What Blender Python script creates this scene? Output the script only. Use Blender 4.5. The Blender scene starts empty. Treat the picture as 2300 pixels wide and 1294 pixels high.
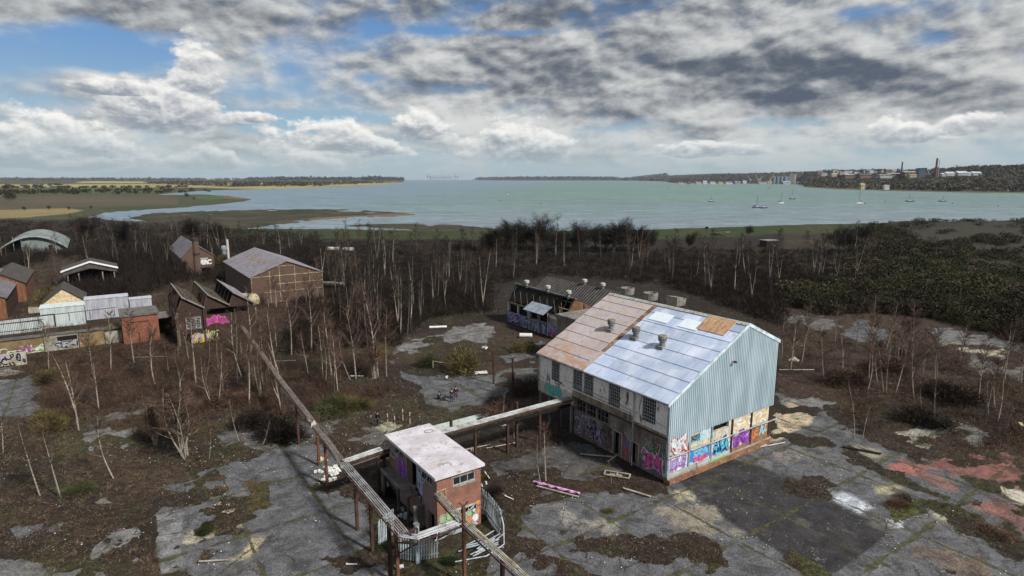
import bpy, math, random
import numpy as np
from mathutils import Vector, Matrix

R = math.radians
sc = bpy.context.scene
COL = sc.collection

# ------------------------------------------------------------------ camera
FPX, CAMH = 1353.0, 27.0
TH = math.atan(245 / FPX)
CT, ST = math.cos(TH), math.sin(TH)
cam_d = bpy.data.cameras.new('camera')
cam_d.sensor_width = 36.0
cam_d.lens = 36.0 * FPX / 2300.0
cam_d.clip_start = 0.5
cam_d.clip_end = 90000.0
cam = bpy.data.objects.new('camera', cam_d)
COL.objects.link(cam)
cam.location = (0, 0, CAMH)
cam.rotation_euler = (math.pi / 2 - TH, 0, 0)
sc.camera = cam

# ------------------------------------------------------------------ colour management
sc.view_settings.view_transform = 'Standard'
sc.view_settings.look = 'None'
sc.view_settings.exposure = 0.38
sc.view_settings.gamma = 1.0
sc.cycles.max_bounces = 5
sc.cycles.diffuse_bounces = 2
sc.cycles.glossy_bounces = 2
sc.cycles.transparent_max_bounces = 8
sc.cycles.volume_bounces = 0

# ------------------------------------------------------------------ node shorthand
class S:
    """a node socket with arithmetic"""
    nt = None
    def __init__(s, o): s.o = o
    @staticmethod
    def m(op, *a, clamp=False):
        n = S.nt.nodes.new('ShaderNodeMath'); n.operation = op; n.use_clamp = clamp
        for i, v in enumerate(a):
            if isinstance(v, S): S.nt.links.new(v.o, n.inputs[i])
            else: n.inputs[i].default_value = v
        return S(n.outputs[0])
    def __add__(s, b): return S.m('ADD', s, b)
    __radd__ = __add__
    def __sub__(s, b): return S.m('SUBTRACT', s, b)
    def __rsub__(s, b): return S.m('SUBTRACT', b, s)
    def __mul__(s, b): return S.m('MULTIPLY', s, b)
    __rmul__ = __mul__
    def __truediv__(s, b): return S.m('DIVIDE', s, b)
    def max(s, b): return S.m('MAXIMUM', s, b)
    def min(s, b): return S.m('MINIMUM', s, b)
    def clamp(s): return S.m('ADD', s, 0.0, clamp=True)
    def gt(s, b): return S.m('GREATER_THAN', s, b)

def smooth(x, a, b):
    n = S.nt.nodes.new('ShaderNodeMapRange'); n.interpolation_type = 'SMOOTHSTEP'
    S.nt.links.new(x.o, n.inputs[0]); n.inputs[1].default_value = a; n.inputs[2].default_value = b
    return S(n.outputs[0])

def rng(x, a, b, c, d):
    n = S.nt.nodes.new('ShaderNodeMapRange'); n.clamp = True
    S.nt.links.new(x.o, n.inputs[0])
    for i, v in enumerate((a, b, c, d)): n.inputs[i + 1].default_value = v
    return S(n.outputs[0])

def mixc(f, a, b, mode='MIX'):
    n = S.nt.nodes.new('ShaderNodeMix'); n.data_type = 'RGBA'; n.blend_type = mode
    for i, v in ((0, f), (6, a), (7, b)):
        if isinstance(v, S): S.nt.links.new(v.o, n.inputs[i])
        elif i == 0: n.inputs[0].default_value = v
        else: n.inputs[i].default_value = (*v[:3], 1)
    return S(n.outputs[2])

def scalec(c, f):
    n = S.nt.nodes.new('ShaderNodeVectorMath'); n.operation = 'SCALE'
    if isinstance(c, S): S.nt.links.new(c.o, n.inputs[0])
    else: n.inputs[0].default_value = c[:3]
    if isinstance(f, S): S.nt.links.new(f.o, n.inputs['Scale'])
    else: n.inputs['Scale'].default_value = f
    return S(n.outputs[0])

def comb(x, y, z):
    n = S.nt.nodes.new('ShaderNodeCombineXYZ')
    for i, v in enumerate((x, y, z)):
        if isinstance(v, S): S.nt.links.new(v.o, n.inputs[i])
        else: n.inputs[i].default_value = v
    return S(n.outputs[0])

def sep(v):
    n = S.nt.nodes.new('ShaderNodeSeparateXYZ'); S.nt.links.new(v.o, n.inputs[0])
    return S(n.outputs[0]), S(n.outputs[1]), S(n.outputs[2])

def noise(v, scale=1.0, detail=5, rough=0.55, dist=0.0, color=False):
    n = S.nt.nodes.new('ShaderNodeTexNoise')
    if v is not None: S.nt.links.new(v.o, n.inputs['Vector'])
    n.inputs['Scale'].default_value = scale; n.inputs['Detail'].default_value = detail
    n.inputs['Roughness'].default_value = rough; n.inputs['Distortion'].default_value = dist
    return S(n.outputs[1] if color else n.outputs[0])

def voro(v, scale=1.0, feature='F1', out=0, rand=1.0):
    n = S.nt.nodes.new('ShaderNodeTexVoronoi'); n.feature = feature
    S.nt.links.new(v.o, n.inputs['Vector']); n.inputs['Scale'].default_value = scale
    n.inputs['Randomness'].default_value = rand
    return S(n.outputs[out])

def attr(name, fac=False):
    n = S.nt.nodes.new('ShaderNodeAttribute'); n.attribute_name = name
    return S(n.outputs['Fac' if fac else 'Color'])

def vmul(v, k):
    n = S.nt.nodes.new('ShaderNodeVectorMath'); n.operation = 'MULTIPLY'
    S.nt.links.new(v.o, n.inputs[0]); n.inputs[1].default_value = k
    return S(n.outputs[0])

# ------------------------------------------------------------------ pixel <-> place (used to lay the survey out on the ground)
def ray(px, py):
    u = px - 1150.0; v = py - 647.0
    return u, FPX * CT - v * ST, -(FPX * ST + v * CT)

def P(px, py, z=0.0):
    u, f, w = ray(px, py); t = (z - CAMH) / w
    return np.array([u * t, f * t, z])

def proj(x, y, z):
    d = z - CAMH
    f = y * CT - d * ST
    up = y * ST + d * CT
    return 1150 + FPX * x / f, 647 - FPX * up / f

# ------------------------------------------------------------------ sky and sun
SUN_EL, SUN_AZ = R(42), R(128)       # azimuth clockwise from the view direction (+Y): to the right and a little behind
w = bpy.data.worlds.new('World'); sc.world = w; w.use_nodes = True
nt = w.node_tree; nt.nodes.clear(); S.nt = nt
sky = nt.nodes.new('ShaderNodeTexSky'); sky.sky_type = 'NISHITA'; sky.sun_disc = False
sky.sun_elevation = SUN_EL; sky.sun_rotation = SUN_AZ
sky.air_density = 1.6; sky.dust_density = 0.6; sky.ozone_density = 4.0
tc = nt.nodes.new('ShaderNodeTexCoord')
D = S(tc.outputs['Generated'])
dx, dy, dz = sep(D)
hz = S.m('SQRT', dx * dx + dy * dy)
az = S.m('ARCTAN2', dx, dy) * 57.29578
el = S.m('ARCTAN2', dz, hz) * 57.29578

def ae(px, py):
    u, f, up = ray(px, py)
    return math.degrees(math.atan2(u, f)), math.degrees(math.atan2(up, math.hypot(u, f)))

def blob(px, py, rx, ry):
    a0, e0 = ae(px, py); a1, _ = ae(px + rx, py); _, e1 = ae(px, py - ry)
    X = (az - a0) * (1 / (a1 - a0)); Y = (el - e0) * (1 / (e1 - e0))
    return S.m('EXPONENT', (X * X + Y * Y) * -1.0)

dzc = dz.max(0.0) + 0.05
plane = comb(dx / dzc, dy / dzc, 0.0)
warp = noise(plane, 0.55, 3, 0.5, color=True)
wv = S.nt.nodes.new('ShaderNodeVectorMath'); wv.operation = 'ADD'
S.nt.links.new(plane.o, wv.inputs[0]); S.nt.links.new(scalec(warp, 1.1).o, wv.inputs[1])
pw = S(wv.outputs[0])
aev = comb(az * 0.12, el * 0.235, 3.7)
n1 = noise(pw, 0.62, 7, 0.52)
n2 = noise(aev, 1.4, 9, 0.54, 0.1)
deckn = n1 * 0.24 + n2 * 0.76
shift = comb(az * 0.12 + 0.05, el * 0.235 + 0.12, 3.7)
n2s = noise(shift, 1.4, 6, 0.54, 0.1)
# open (blue) places and thick places of the cloud deck
cov = 0.60 + deckn * 0.0
for (x, y, rx, ry, k) in [(120, 140, 260, 60, -.34), (330, 110, 220, 50, -.28), (640, 140, 70, 60, -.22), (830, 70, 130, 50, -.26), (980, 70, 120, 14, -.22),
                          (1150, 74, 100, 9, -.25), (620, 10, 160, 25, -.08), (60, 225, 130, 28, -.16), (560, 205, 180, 30, -.27), (660, 262, 330, 17, -.25), (830, 175, 40, 14, -.17),
                          (1960, 22, 150, 22, -.30), (2060, 92, 110, 26, -.18), (1700, 278, 190, 11, -.16), (530, 290, 260, 16, -.14), (1340, 290, 60, 6, -.12),
                          (1150, 400, 2300, 48, -.10), (480, 120, 120, 22, .12), (600, 90, 90, 30, .10), (520, 50, 300, 28, .16),
                          (100, 20, 160, 30, .12), (250, 180, 190, 22, .12), (1500, 180, 420, 90, .22), (1100, 120, 330, 40, .12), (2100, 200, 300, 60, .15)]:
    cov = cov + blob(x, y, rx, ry) * k
dens = smooth(deckn * 1.25 + cov - 0.62, 0.30, 0.66)
# thickness greys the cloud; the side towards the light stays bright
dark = noise(comb(az * 0.07, el * 0.18, 9.1), 1.6, 6, 0.5, 0.2)
dk = smooth(dark, 0.42, 0.66) * 0.30
for (x, y, rx, ry, k) in [(1800, 165, 200, 62, .46), (1480, 165, 300, 44, .22), (1720, 215, 250, 20, .30), (1250, 150, 260, 35, .10), (1350, 225, 300, 35, .12), (1400, 30, 500, 25, .10),
                          (260, 35, 260, 25, .22), (1000, 20, 400, 30, .10), (230, 125, 160, 16, .18), (60, 195, 120, 16, .12), (1960, 170, 90, 22, .12), (830, 210, 190, 22, .10),
                          (1950, 110, 60, 40, -.35), (1300, 195, 170, 18, -.08), (960, 240, 60, 20, -.25), (1160, 300, 200, 26, -.2), (2150, 50, 260, 25, -.10)]:
    dk = dk + blob(x, y, rx, ry) * k
lit = ((n2 - n2s) * 3.0)
bright = (0.58 - dk * 0.60 + lit * 0.50 + (deckn - 0.5) * 0.25)
low = smooth(el, 7.0, 0.0)
bright = bright + low * 0.16 - smooth(el, 9.0, 15.5) * 0.10
deckc = mixc(smooth(bright, 0.12, 0.80), (1.05, 1.30, 1.72), (7.2, 7.3, 7.2))
# heaped clouds with flat bases, lying lower in the sky
best = None; yv = None
for (cx, by, hw, ty) in [(350, 280, 175, 176), (750, 336, 175, 246), (110, 350, 240, 236), (1170, 354, 160, 266), (440, 182, 66, 82), (2020, 308, 90, 248), (2165, 292, 95, 240),
                         (560, 270, 70, 245), (440, 372, 150, 322), (730, 372, 120, 336), (955, 300, 90, 236), (1570, 345, 150, 312), (250, 205, 110, 172)]:
    a0, e0 = ae(cx, by); a1, _ = ae(cx + hw, by); _, e1 = ae(cx, ty)
    X = (az - a0) * (1 / (a1 - a0)); Y = (el - e0) * (1 / (e1 - e0))
    Yc = Y.max(Y * -3.2)
    e = 1.0 - X * X - Yc * Yc * 1.0
    t = (e * 3.0).clamp()
    yv = Y * t if yv is None else yv * (1.0 - t) + Y * t
    best = e if best is None else best.max(e)
cv = comb(az * 0.21, el * 0.36, 1.3)
cvs = comb(az * 0.21 + 0.05, el * 0.36 + 0.16, 1.3)
c1 = noise(cv, 1.05, 9, 0.60, 0.15); c2 = noise(cvs, 1.05, 6, 0.60, 0.15)
cd = best + (c1 - 0.5) * 4.2
cm = smooth(cd, 0.05, 0.55)
cl = 0.40 + yv * 0.36 + (c1 - c2) * 2.3 + smooth(cd, 1.0, 0.2) * 0.18
cumc = mixc(smooth(cl, 0.20, 0.92), (3.0, 3.4, 4.0), (10.2, 10.0, 9.6))
# thin veil near the horizon
blue = mixc(0.6, S(sky.outputs[0]), (0.55, 2.3, 6.2))
blue = mixc(smooth(el, 11.0, 1.0), blue, (3.9, 5.6, 6.6))
colr = mixc(dens, blue, deckc)
colr = mixc(cm * 0.97, colr, cumc)
veil = smooth(el, 5.2, -0.3)
colr = mixc(veil * 0.85, colr, (4.3, 5.25, 5.6))
bg = nt.nodes.new('ShaderNodeBackground'); bg.inputs['Strength'].default_value = 0.074
nt.links.new(colr.o, bg.inputs['Color'])
wo = nt.nodes.new('ShaderNodeOutputWorld'); nt.links.new(bg.outputs[0], wo.inputs['Surface'])

sun_d = bpy.data.lights.new('sun', 'SUN'); sun_d.energy = 4.0; sun_d.angle = R(5); sun_d.color = (1.0, 0.95, 0.88)
sun = bpy.data.objects.new('sun', sun_d); COL.objects.link(sun)
sv = Vector((math.sin(SUN_AZ) * math.cos(SUN_EL), math.cos(SUN_AZ) * math.cos(SUN_EL), math.sin(SUN_EL)))
sun.rotation_euler = sv.to_track_quat('Z', 'Y').to_euler()

# ------------------------------------------------------------------ materials
MATS = {}
def new_mat(name):
    m = bpy.data.materials.new(name); m.use_nodes = True
    m.node_tree.nodes.clear(); S.nt = m.node_tree
    b = m.node_tree.nodes.new('ShaderNodeBsdfPrincipled')
    o = m.node_tree.nodes.new('ShaderNodeOutputMaterial')
    m.node_tree.links.new(b.outputs[0], o.inputs[0])
    MATS[name] = m
    return m, b

def objco():
    t = S.nt.nodes.new('ShaderNodeTexCoord'); return S(t.outputs['Object'])

def setc(b, c): S.nt.links.new(c.o, b.inputs['Base Color'])

def bump(b, h, strength=0.4, dist=0.05):
    n = S.nt.nodes.new('ShaderNodeBump'); n.inputs['Strength'].default_value = strength; n.inputs['Distance'].default_value = dist
    S.nt.links.new(h.o, n.inputs['Height']); S.nt.links.new(n.outputs[0], b.inputs['Normal'])

def M(name, c1, c2=None, scale=1.2, rough=0.85, metal=0.0, sx=(1, 1, 1), lo=0.38, hi=0.66, fine=0.35, c3=None, bumps=0.3, spec=0.3):
    """weathered surface: two or three colours in worn patches, fine grain and face-to-face tint"""
    if name in MATS: return MATS[name]
    m, b = new_mat(name)
    v = vmul(objco(), sx)
    c2 = c2 or tuple(x * 0.55 for x in c1)
    n = noise(v, scale, 7, 0.65)
    c = mixc(smooth(n, lo, hi), c1, c2)
    if c3:
        n3 = noise(v, scale * 2.3, 6, 0.7, 0.4)
        c = mixc(smooth(n3, 0.56, 0.64), c, c3)
    f = noise(v, scale * 14, 3, 0.7)
    k = rng(f, 0.25, 0.75, 1 - fine, 1 + fine)
    c = scalec(c, k * (1.0 + attr('tint', True)))
    setc(b, c)
    b.inputs['Roughness'].default_value = rough; b.inputs['Metallic'].default_value = metal
    b.inputs['Specular IOR Level'].default_value = spec
    if bumps: bump(b, f, bumps, 0.03)
    return m

def brick_mat(name, c1, c2, mortar, stain=(.03, .02, .02), stained=0.5):
    if name in MATS: return MATS[name]
    m, b = new_mat(name)
    o = objco(); x, y, z = sep(o)
    vv = comb(x + y, z, 0.0)
    t = S.nt.nodes.new('ShaderNodeTexBrick'); S.nt.links.new(vv.o, t.inputs['Vector'])
    t.inputs['Scale'].default_value = 1.0; t.inputs['Brick Width'].default_value = 0.23; t.inputs['Row Height'].default_value = 0.077
    t.inputs['Mortar Size'].default_value = 0.010; t.inputs['Bias'].default_value = -0.1
    t.inputs['Color1'].default_value = (*c1, 1); t.inputs['Color2'].default_value = (*c2, 1); t.inputs['Mortar'].default_value = (*mortar, 1)
    big = noise(o, 3.2, 6, 0.7)
    c = mixc(smooth(big, 0.42, 0.62) * 0.55, S(t.outputs[0]), tuple(q * 1.9 for q in c1))
    st = noise(o, 0.8, 7, 0.7)
    c = mixc(smooth(st, 0.48, 0.68) * stained, c, stain)
    g = noise(o, 11, 3, 0.8)
    setc(b, scalec(c, rng(g, .3, .7, .6, 1.45)))
    b.inputs['Roughness'].default_value = 0.95
    bump(b, S(t.outputs[1]) * -1.0 + g, 0.4, 0.03)
    return m

def twig_mat(name, c1, c2, c3=None):
    if name in MATS: return MATS[name]
    m, b = new_mat(name)
    g = S.nt.nodes.new('ShaderNodeNewGeometry'); oi = S.nt.nodes.new('ShaderNodeObjectInfo')
    r = S(g.outputs['Random Per Island']); ro = S(oi.outputs['Random'])
    c = mixc(r, c1, c2)
    if c3: c = mixc(smooth(noise(S(g.outputs['Position']), 0.09, 4, 0.6), 0.5, 0.62), c, c3)
    c = scalec(c, (ro * 0.6 + 0.7) * rng(noise(S(g.outputs['Position']), 0.38, 4, 0.6), .34, .66, .45, 1.75))
    setc(b, c); b.inputs['Roughness'].default_value = 0.95; b.inputs['Specular IOR Level'].default_value = 0.1
    return m

M('steel_grey', (.20, .21, .22), (.10, .09, .08), 1.5, .6)
M('rust', (.13, .055, .03), (.06, .03, .02), 2.0, .9, c3=(.22, .10, .05))
M('dark_rust', (.07, .035, .025), (.03, .02, .018), 1.5, .9)
M('pipe_pale', (.42, .45, .46), (.20, .18, .165), .8, .5, c3=(.16, .09, .06))
M('pipe_rusty', (.27, .245, .225), (.16, .12, .10), 1.2, .8, c3=(.34, .31, .28))
M('pipe_cream', (.52, .47, .32), (.24, .18, .10), 1.1, .6)
M('galvanised', (.42, .50, .54), (.24, .27, .29), 1.4, .5)
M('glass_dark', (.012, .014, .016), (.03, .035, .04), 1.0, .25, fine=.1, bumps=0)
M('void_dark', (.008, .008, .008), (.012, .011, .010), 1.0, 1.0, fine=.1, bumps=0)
M('glazing_bar', (.40, .42, .42), (.25, .24, .22), 3, .7)
M('glazing_bar_dim', (.22, .22, .21), (.09, .08, .07), 3, .8)
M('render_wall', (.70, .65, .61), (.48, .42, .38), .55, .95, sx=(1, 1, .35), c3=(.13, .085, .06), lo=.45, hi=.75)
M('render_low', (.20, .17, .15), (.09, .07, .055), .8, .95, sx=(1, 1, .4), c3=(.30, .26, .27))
M('render_band', (.30, .24, .18), (.14, .10, .075), 1.2, .95, sx=(1, 1, .5), c3=(.07, .05, .04))
M('plinth', (.26, .13, .065), (.14, .075, .05), 1.0, .95, c3=(.33, .27, .20))
M('panel_render', (.56, .54, .46), (.36, .32, .26), 1.0, .9, c3=(.22, .15, .10))
M('panel_ochre', (.50, .37, .18), (.62, .56, .42), 1.3, .95, c3=(.16, .08, .05))
M('panel_blue', (.36, .52, .60), (.50, .58, .60), 1.5, .9)
M('concrete', (.30, .28, .26), (.17, .155, .14), .8, .95, c3=(.10, .085, .07))
M('moss_dark', (.03,.035,.015))
M('concrete_pale', (.42, .44, .41), (.30, .29, .25), .9, .95, c3=(.16, .14, .11))
M('roof_slab', (.46, .42, .45), (.60, .58, .62), .55, .9, fine=.22, c3=(.33, .29, .27))
M('timber', (.20, .15, .10), (.10, .075, .055), 2.0, .95, sx=(1, 1, .3))
M('timber_pale', (.40, .37, .31), (.25, .21, .17), 2.0, .95)
M('white_paint', (.70, .72, .70), (.52, .51, .48), 1.5, .7)
M('plastic_white', (.72, .72, .70), (.5, .5, .47), 3, .5)
M('green_glass_roof', (.35, .45, .40), (.2, .25, .2), 1, .5)
def flat(name, c, rough=.85, f=.18):
    return M(name, c, tuple(x * .72 for x in c), 2.2, rough, fine=f, bumps=.1)
for nm, c in dict(paint_white=(.74, .74, .76), paint_black=(.015, .015, .018), paint_pink=(.75, .12, .32), paint_magenta=(.30, .06, .24), paint_blue=(.04, .22, .62), paint_cyan=(.10, .48, .62),
                  paint_purple=(.26, .07, .40), paint_lilac=(.38, .32, .58), paint_red=(.55, .06, .05), paint_orange=(.72, .22, .05), paint_green=(.12, .42, .10), paint_teal=(.10, .50, .42),
                  paint_yellow=(.62, .46, .08), paint_grey=(.36, .37, .40), paint_pale_blue=(.42, .54, .66), paint_moss=(.30, .44, .22), paint_pale_green=(.50, .62, .50)).items():
    flat(nm, c)

# ------------------------------------------------------------------ mesh building
class MB:
    def __init__(s): s.v = []; s.f = []; s.m = []; s.t = []; s.mats = []
    def mi(s, mat):
        if isinstance(mat, str): mat = MATS[mat]
        if mat not in s.mats: s.mats.append(mat)
        return s.mats.index(mat)
    def face(s, pts, mat, tint=0.0):
        i = len(s.v); s.v.extend([tuple(p) for p in pts]); s.f.append(tuple(range(i, i + len(pts)))); s.m.append(s.mi(mat)); s.t.append(tint)
    def box(s, x0, x1, y0, y1, z0, z1, mat, tint=0.0):
        s.hexa([(x0, y0, z0), (x1, y0, z0), (x1, y1, z0), (x0, y1, z0), (x0, y0, z1), (x1, y0, z1), (x1, y1, z1), (x0, y1, z1)], mat, tint)
    def hexa(s, p, mat, tint=0.0):
        i = len(s.v); s.v.extend([tuple(q) for q in p]); k = s.mi(mat)
        for f in ((0, 3, 2, 1), (4, 5, 6, 7), (0, 1, 5, 4), (1, 2, 6, 5), (2, 3, 7, 6), (3, 0, 4, 7)):
            s.f.append(tuple(i + j for j in f)); s.m.append(k); s.t.append(tint)
    def prism(s, poly, off, mat, tint=0.0):
        """poly (3d points) swept by vector off"""
        n = len(poly); i = len(s.v); k = s.mi(mat)
        s.v.extend([tuple(q) for q in poly]); s.v.extend([(q[0] + off[0], q[1] + off[1], q[2] + off[2]) for q in poly])
        s.f.append(tuple(range(i + n - 1, i - 1, -1))); s.f.append(tuple(range(i + n, i + 2 * n)))
        for j in range(n): s.f.append((i + j, i + (j + 1) % n, i + n + (j + 1) % n, i + n + j))
        s.m += [k] * (n + 2); s.t += [tint] * (n + 2)
    def tube(s, pts, r, mat, n=6, cap=True, tint=0.0):
        """r: number or list, one per point"""
        pts = [Vector(p) for p in pts]; k = s.mi(mat); i0 = len(s.v)
        rs = r if isinstance(r, (list, tuple)) else [r] * len(pts)
        prev = None
        for j, p in enumerate(pts):
            d = (pts[min(j + 1, len(pts) - 1)] - pts[max(j - 1, 0)]).normalized()
            if prev is None:
                a = d.cross(Vector((0, 0, 1)))
                if a.length < 1e-3: a = d.cross(Vector((1, 0, 0)))
            else: a = prev - d * prev.dot(d)
            a.normalize(); prev = a; b = d.cross(a)
            for q in range(n):
                an = 2 * math.pi * q / n
                s.v.append(tuple(p + (a * math.cos(an) + b * math.sin(an)) * rs[j]))
        for j in range(len(pts) - 1):
            for q in range(n):
                a0 = i0 + j * n + q; a1 = i0 + j * n + (q + 1) % n
                s.f.append((a0, a1, a1 + n, a0 + n)); s.m.append(k); s.t.append(tint)
        if cap:
            s.f.append(tuple(i0 + q for q in range(n - 1, -1, -1))); e = i0 + (len(pts) - 1) * n
            s.f.append(tuple(e + q for q in range(n))); s.m += [k, k]; s.t += [tint, tint]
    def bar(s, p0, p1, w, h, mat, tint=0.0):
        p0 = Vector(p0); p1 = Vector(p1); d = (p1 - p0).normalized()
        up = Vector((0, 0, 1)) if abs(d.z) < .95 else Vector((0, 1, 0))
        a = d.cross(up).normalized() * (w / 2); b = a.cross(d).normalized() * (h / 2)
        s.hexa([p0 - a - b, p1 - a - b, p1 + a - b, p0 + a - b, p0 - a + b, p1 - a + b, p1 + a + b, p0 + a + b], mat, tint)
    def lathe(s, prof, mat, c=(0, 0, 0), n=12, tint=0.0):
        k = s.mi(mat); i0 = len(s.v)
        for (r, z) in prof:
            for q in range(n):
                a = 2 * math.pi * q / n; s.v.append((c[0] + r * math.cos(a), c[1] + r * math.sin(a), c[2] + z))
        for j in range(len(prof) - 1):
            for q in range(n):
                a0 = i0 + j * n + q; a1 = i0 + j * n + (q + 1) % n
                s.f.append((a0, a1, a1 + n, a0 + n)); s.m.append(k); s.t.append(tint)
        s.f.append(tuple(i0 + q for q in range(n - 1, -1, -1))); e = i0 + (len(prof) - 1) * n
        s.f.append(tuple(e + q for q in range(n))); s.m += [k, k]; s.t += [tint, tint]
    def mesh(s, name):
        me = bpy.data.meshes.new(name); me.from_pydata(s.v, [], s.f)
        for m in s.mats: me.materials.append(m)
        me.polygons.foreach_set('material_index', s.m)
        if any(s.t):
            a = me.attributes.new('tint', 'FLOAT', 'FACE'); a.data.foreach_set('value', s.t)
        me.update(); return me
    def build(s, name, parent=None, loc=(0, 0, 0), rz=0.0, smooth=False):
        me = s.mesh(name)
        if smooth: me.polygons.foreach_set('use_smooth', [True] * len(me.polygons))
        o = bpy.data.objects.new(name, me); COL.objects.link(o); o.parent = parent
        o.location = loc; o.rotation_euler = (0, 0, rz); return o

def tag(o, label=None, cat=None, group=None, kind=None):
    if label: o['label'] = label
    if cat: o['category'] = cat
    if group: o['group'] = group
    if kind: o['kind'] = kind
    return o

def empty(name, loc, rz, label, cat, group=None):
    o = bpy.data.objects.new(name, None); COL.objects.link(o); o.location = loc; o.rotation_euler = (0, 0, rz)
    o.empty_display_size = 0.5
    return tag(o, label, cat, group)

# the site grid: +X runs along the gable of the big shed, +Y along its long wall
GA = math.atan2(1375, 2000) ; GX = np.array([math.cos(GA), math.sin(GA)]); GY = np.array([-math.sin(GA), math.cos(GA)])
GO = P(1496, 1087)[:2]
def W(X, Y, z=0.0):
    p = GO + X * GX + Y * GY; return (float(p[0]), float(p[1]), z)
def G(px, py, z=0.0):
    p = P(px, py, z)[:2] - GO; return float(p @ GX), float(p @ GY)
def gthing(name, X, Y, label, cat, group=None, z=0.0, rz=0.0):
    return empty(name, W(X, Y, z), GA + rz, label, cat, group)

def np_mesh(name, v, f, mats, mi=None):
    me = bpy.data.meshes.new(name); nf, k = f.shape
    me.vertices.add(len(v)); me.vertices.foreach_set('co', np.ascontiguousarray(v, dtype=np.float32).ravel())
    me.loops.add(nf * k); me.loops.foreach_set('vertex_index', f.astype(np.int32).ravel())
    me.polygons.add(nf); me.polygons.foreach_set('loop_start', np.arange(0, nf * k, k, dtype=np.int32))
    me.polygons.foreach_set('loop_total', np.full(nf, k, dtype=np.int32))
    for m in mats: me.materials.append(MATS[m] if isinstance(m, str) else m)
    if mi is not None: me.polygons.foreach_set('material_index', mi.astype(np.int32))
    me.update(calc_edges=True); me.validate(); return me

def wall(mb, fn, u0, u1, v0, v1, holes, t, mat, tint=0.0):
    """flat wall with real openings; fn(u, v, w) -> point, w from 0 (outer face) to t"""
    us = sorted({u0, u1, *[q for h in holes for q in h[:2] if u0 < q < u1]}); vs = sorted({v0, v1, *[q for h in holes for q in h[2:] if v0 < q < v1]})
    op = lambda a, b: any(h[0] < a < h[1] and h[2] < b < h[3] for h in holes)
    solid = lambda i, j: 0 <= i < len(us) - 1 and 0 <= j < len(vs) - 1 and not op((us[i] + us[i + 1]) / 2, (vs[j] + vs[j + 1]) / 2)
    for i in range(len(us) - 1):
        for j in range(len(vs) - 1):
            if not solid(i, j): continue
            a, b, c, d = us[i], us[i + 1], vs[j], vs[j + 1]
            mb.face([fn(a, c, 0), fn(b, c, 0), fn(b, d, 0), fn(a, d, 0)], mat, tint)
            mb.face([fn(a, c, t), fn(a, d, t), fn(b, d, t), fn(b, c, t)], mat, tint)
            if not solid(i - 1, j): mb.face([fn(a, c, 0), fn(a, d, 0), fn(a, d, t), fn(a, c, t)], mat, tint)
            if not solid(i + 1, j): mb.face([fn(b, c, 0), fn(b, c, t), fn(b, d, t), fn(b, d, 0)], mat, tint)
            if not solid(i, j - 1): mb.face([fn(a, c, 0), fn(a, c, t), fn(b, c, t), fn(b, c, 0)], mat, tint)
            if not solid(i, j + 1): mb.face([fn(a, d, 0), fn(b, d, 0), fn(b, d, t), fn(a, d, t)], mat, tint)

def window(parent, fn, u0, u1, v0, v1, nu, nv, bar='glazing_bar', inset=0.08, bw=0.05, broken=0.0, seed=0, name='window'):
    """steel window: frame and glazing bars as the part, its dark glass as a sub-part"""
    rd = random.Random(seed); mb = MB()
    def bx(a, b, c, d, w0, w1, m):
        mb.hexa([fn(a, c, w1), fn(b, c, w1), fn(b, c, w0), fn(a, c, w0), fn(a, d, w1), fn(b, d, w1), fn(b, d, w0), fn(a, d, w0)], m)
    i = inset
    bx(u0, u1, v0, v0 + bw * 1.4, i - .05, i + .03, bar); bx(u0, u1, v1 - bw * 1.4, v1, i - .05, i + .03, bar)
    bx(u0, u0 + bw * 1.3, v0 + bw * 1.4, v1 - bw * 1.4, i - .05, i + .03, bar); bx(u1 - bw * 1.3, u1, v0 + bw * 1.4, v1 - bw * 1.4, i - .05, i + .03, bar)
    for k in range(1, nu):
        u = u0 + (u1 - u0) * k / nu; bx(u - bw / 2, u + bw / 2, v0 + bw, v1 - bw, i - .03, i + .01, bar)
    for k in range(1, nv):
        v = v0 + (v1 - v0) * k / nv; bx(u0 + bw, u1 - bw, v - bw / 2, v + bw / 2, i - .034, i + .014, bar)
    f = mb.build(name, parent)
    g = MB()
    for a in range(nu):
        for c in range(nv):
            if rd.random() < broken: continue
            x0 = u0 + (u1 - u0) * a / nu; x1 = u0 + (u1 - u0) * (a + 1) / nu; y0 = v0 + (v1 - v0) * c / nv; y1 = v0 + (v1 - v0) * (c + 1) / nv
            g.face([fn(x0, y0, i + .02), fn(x1, y0, i + .02), fn(x1, y1, i + .02), fn(x0, y1, i + .02)], 'glass_dark')
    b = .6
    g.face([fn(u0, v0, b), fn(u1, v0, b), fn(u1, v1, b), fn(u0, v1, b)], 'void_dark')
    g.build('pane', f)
    return f

_txt = {}
def text_mesh(body, offset=0.0):
    key = (body, round(offset, 4))
    if key not in _txt:
        c = bpy.data.curves.new('lettering', 'FONT'); c.body = body; c.offset = offset; c.resolution_u = 3; c.space_character = 0.84
        o = bpy.data.objects.new('lettering', c); COL.objects.link(o)
        bpy.context.view_layer.update()
        me = bpy.data.meshes.new_from_object(o.evaluated_get(bpy.context.evaluated_depsgraph_get()))
        vs = [tuple(v.co) for v in me.vertices]; fs = [tuple(p.vertices) for p in me.polygons]
        bpy.data.objects.remove(o); bpy.data.curves.remove(c); bpy.data.meshes.remove(me)
        _txt[key] = (vs, fs)
    return _txt[key]

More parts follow.
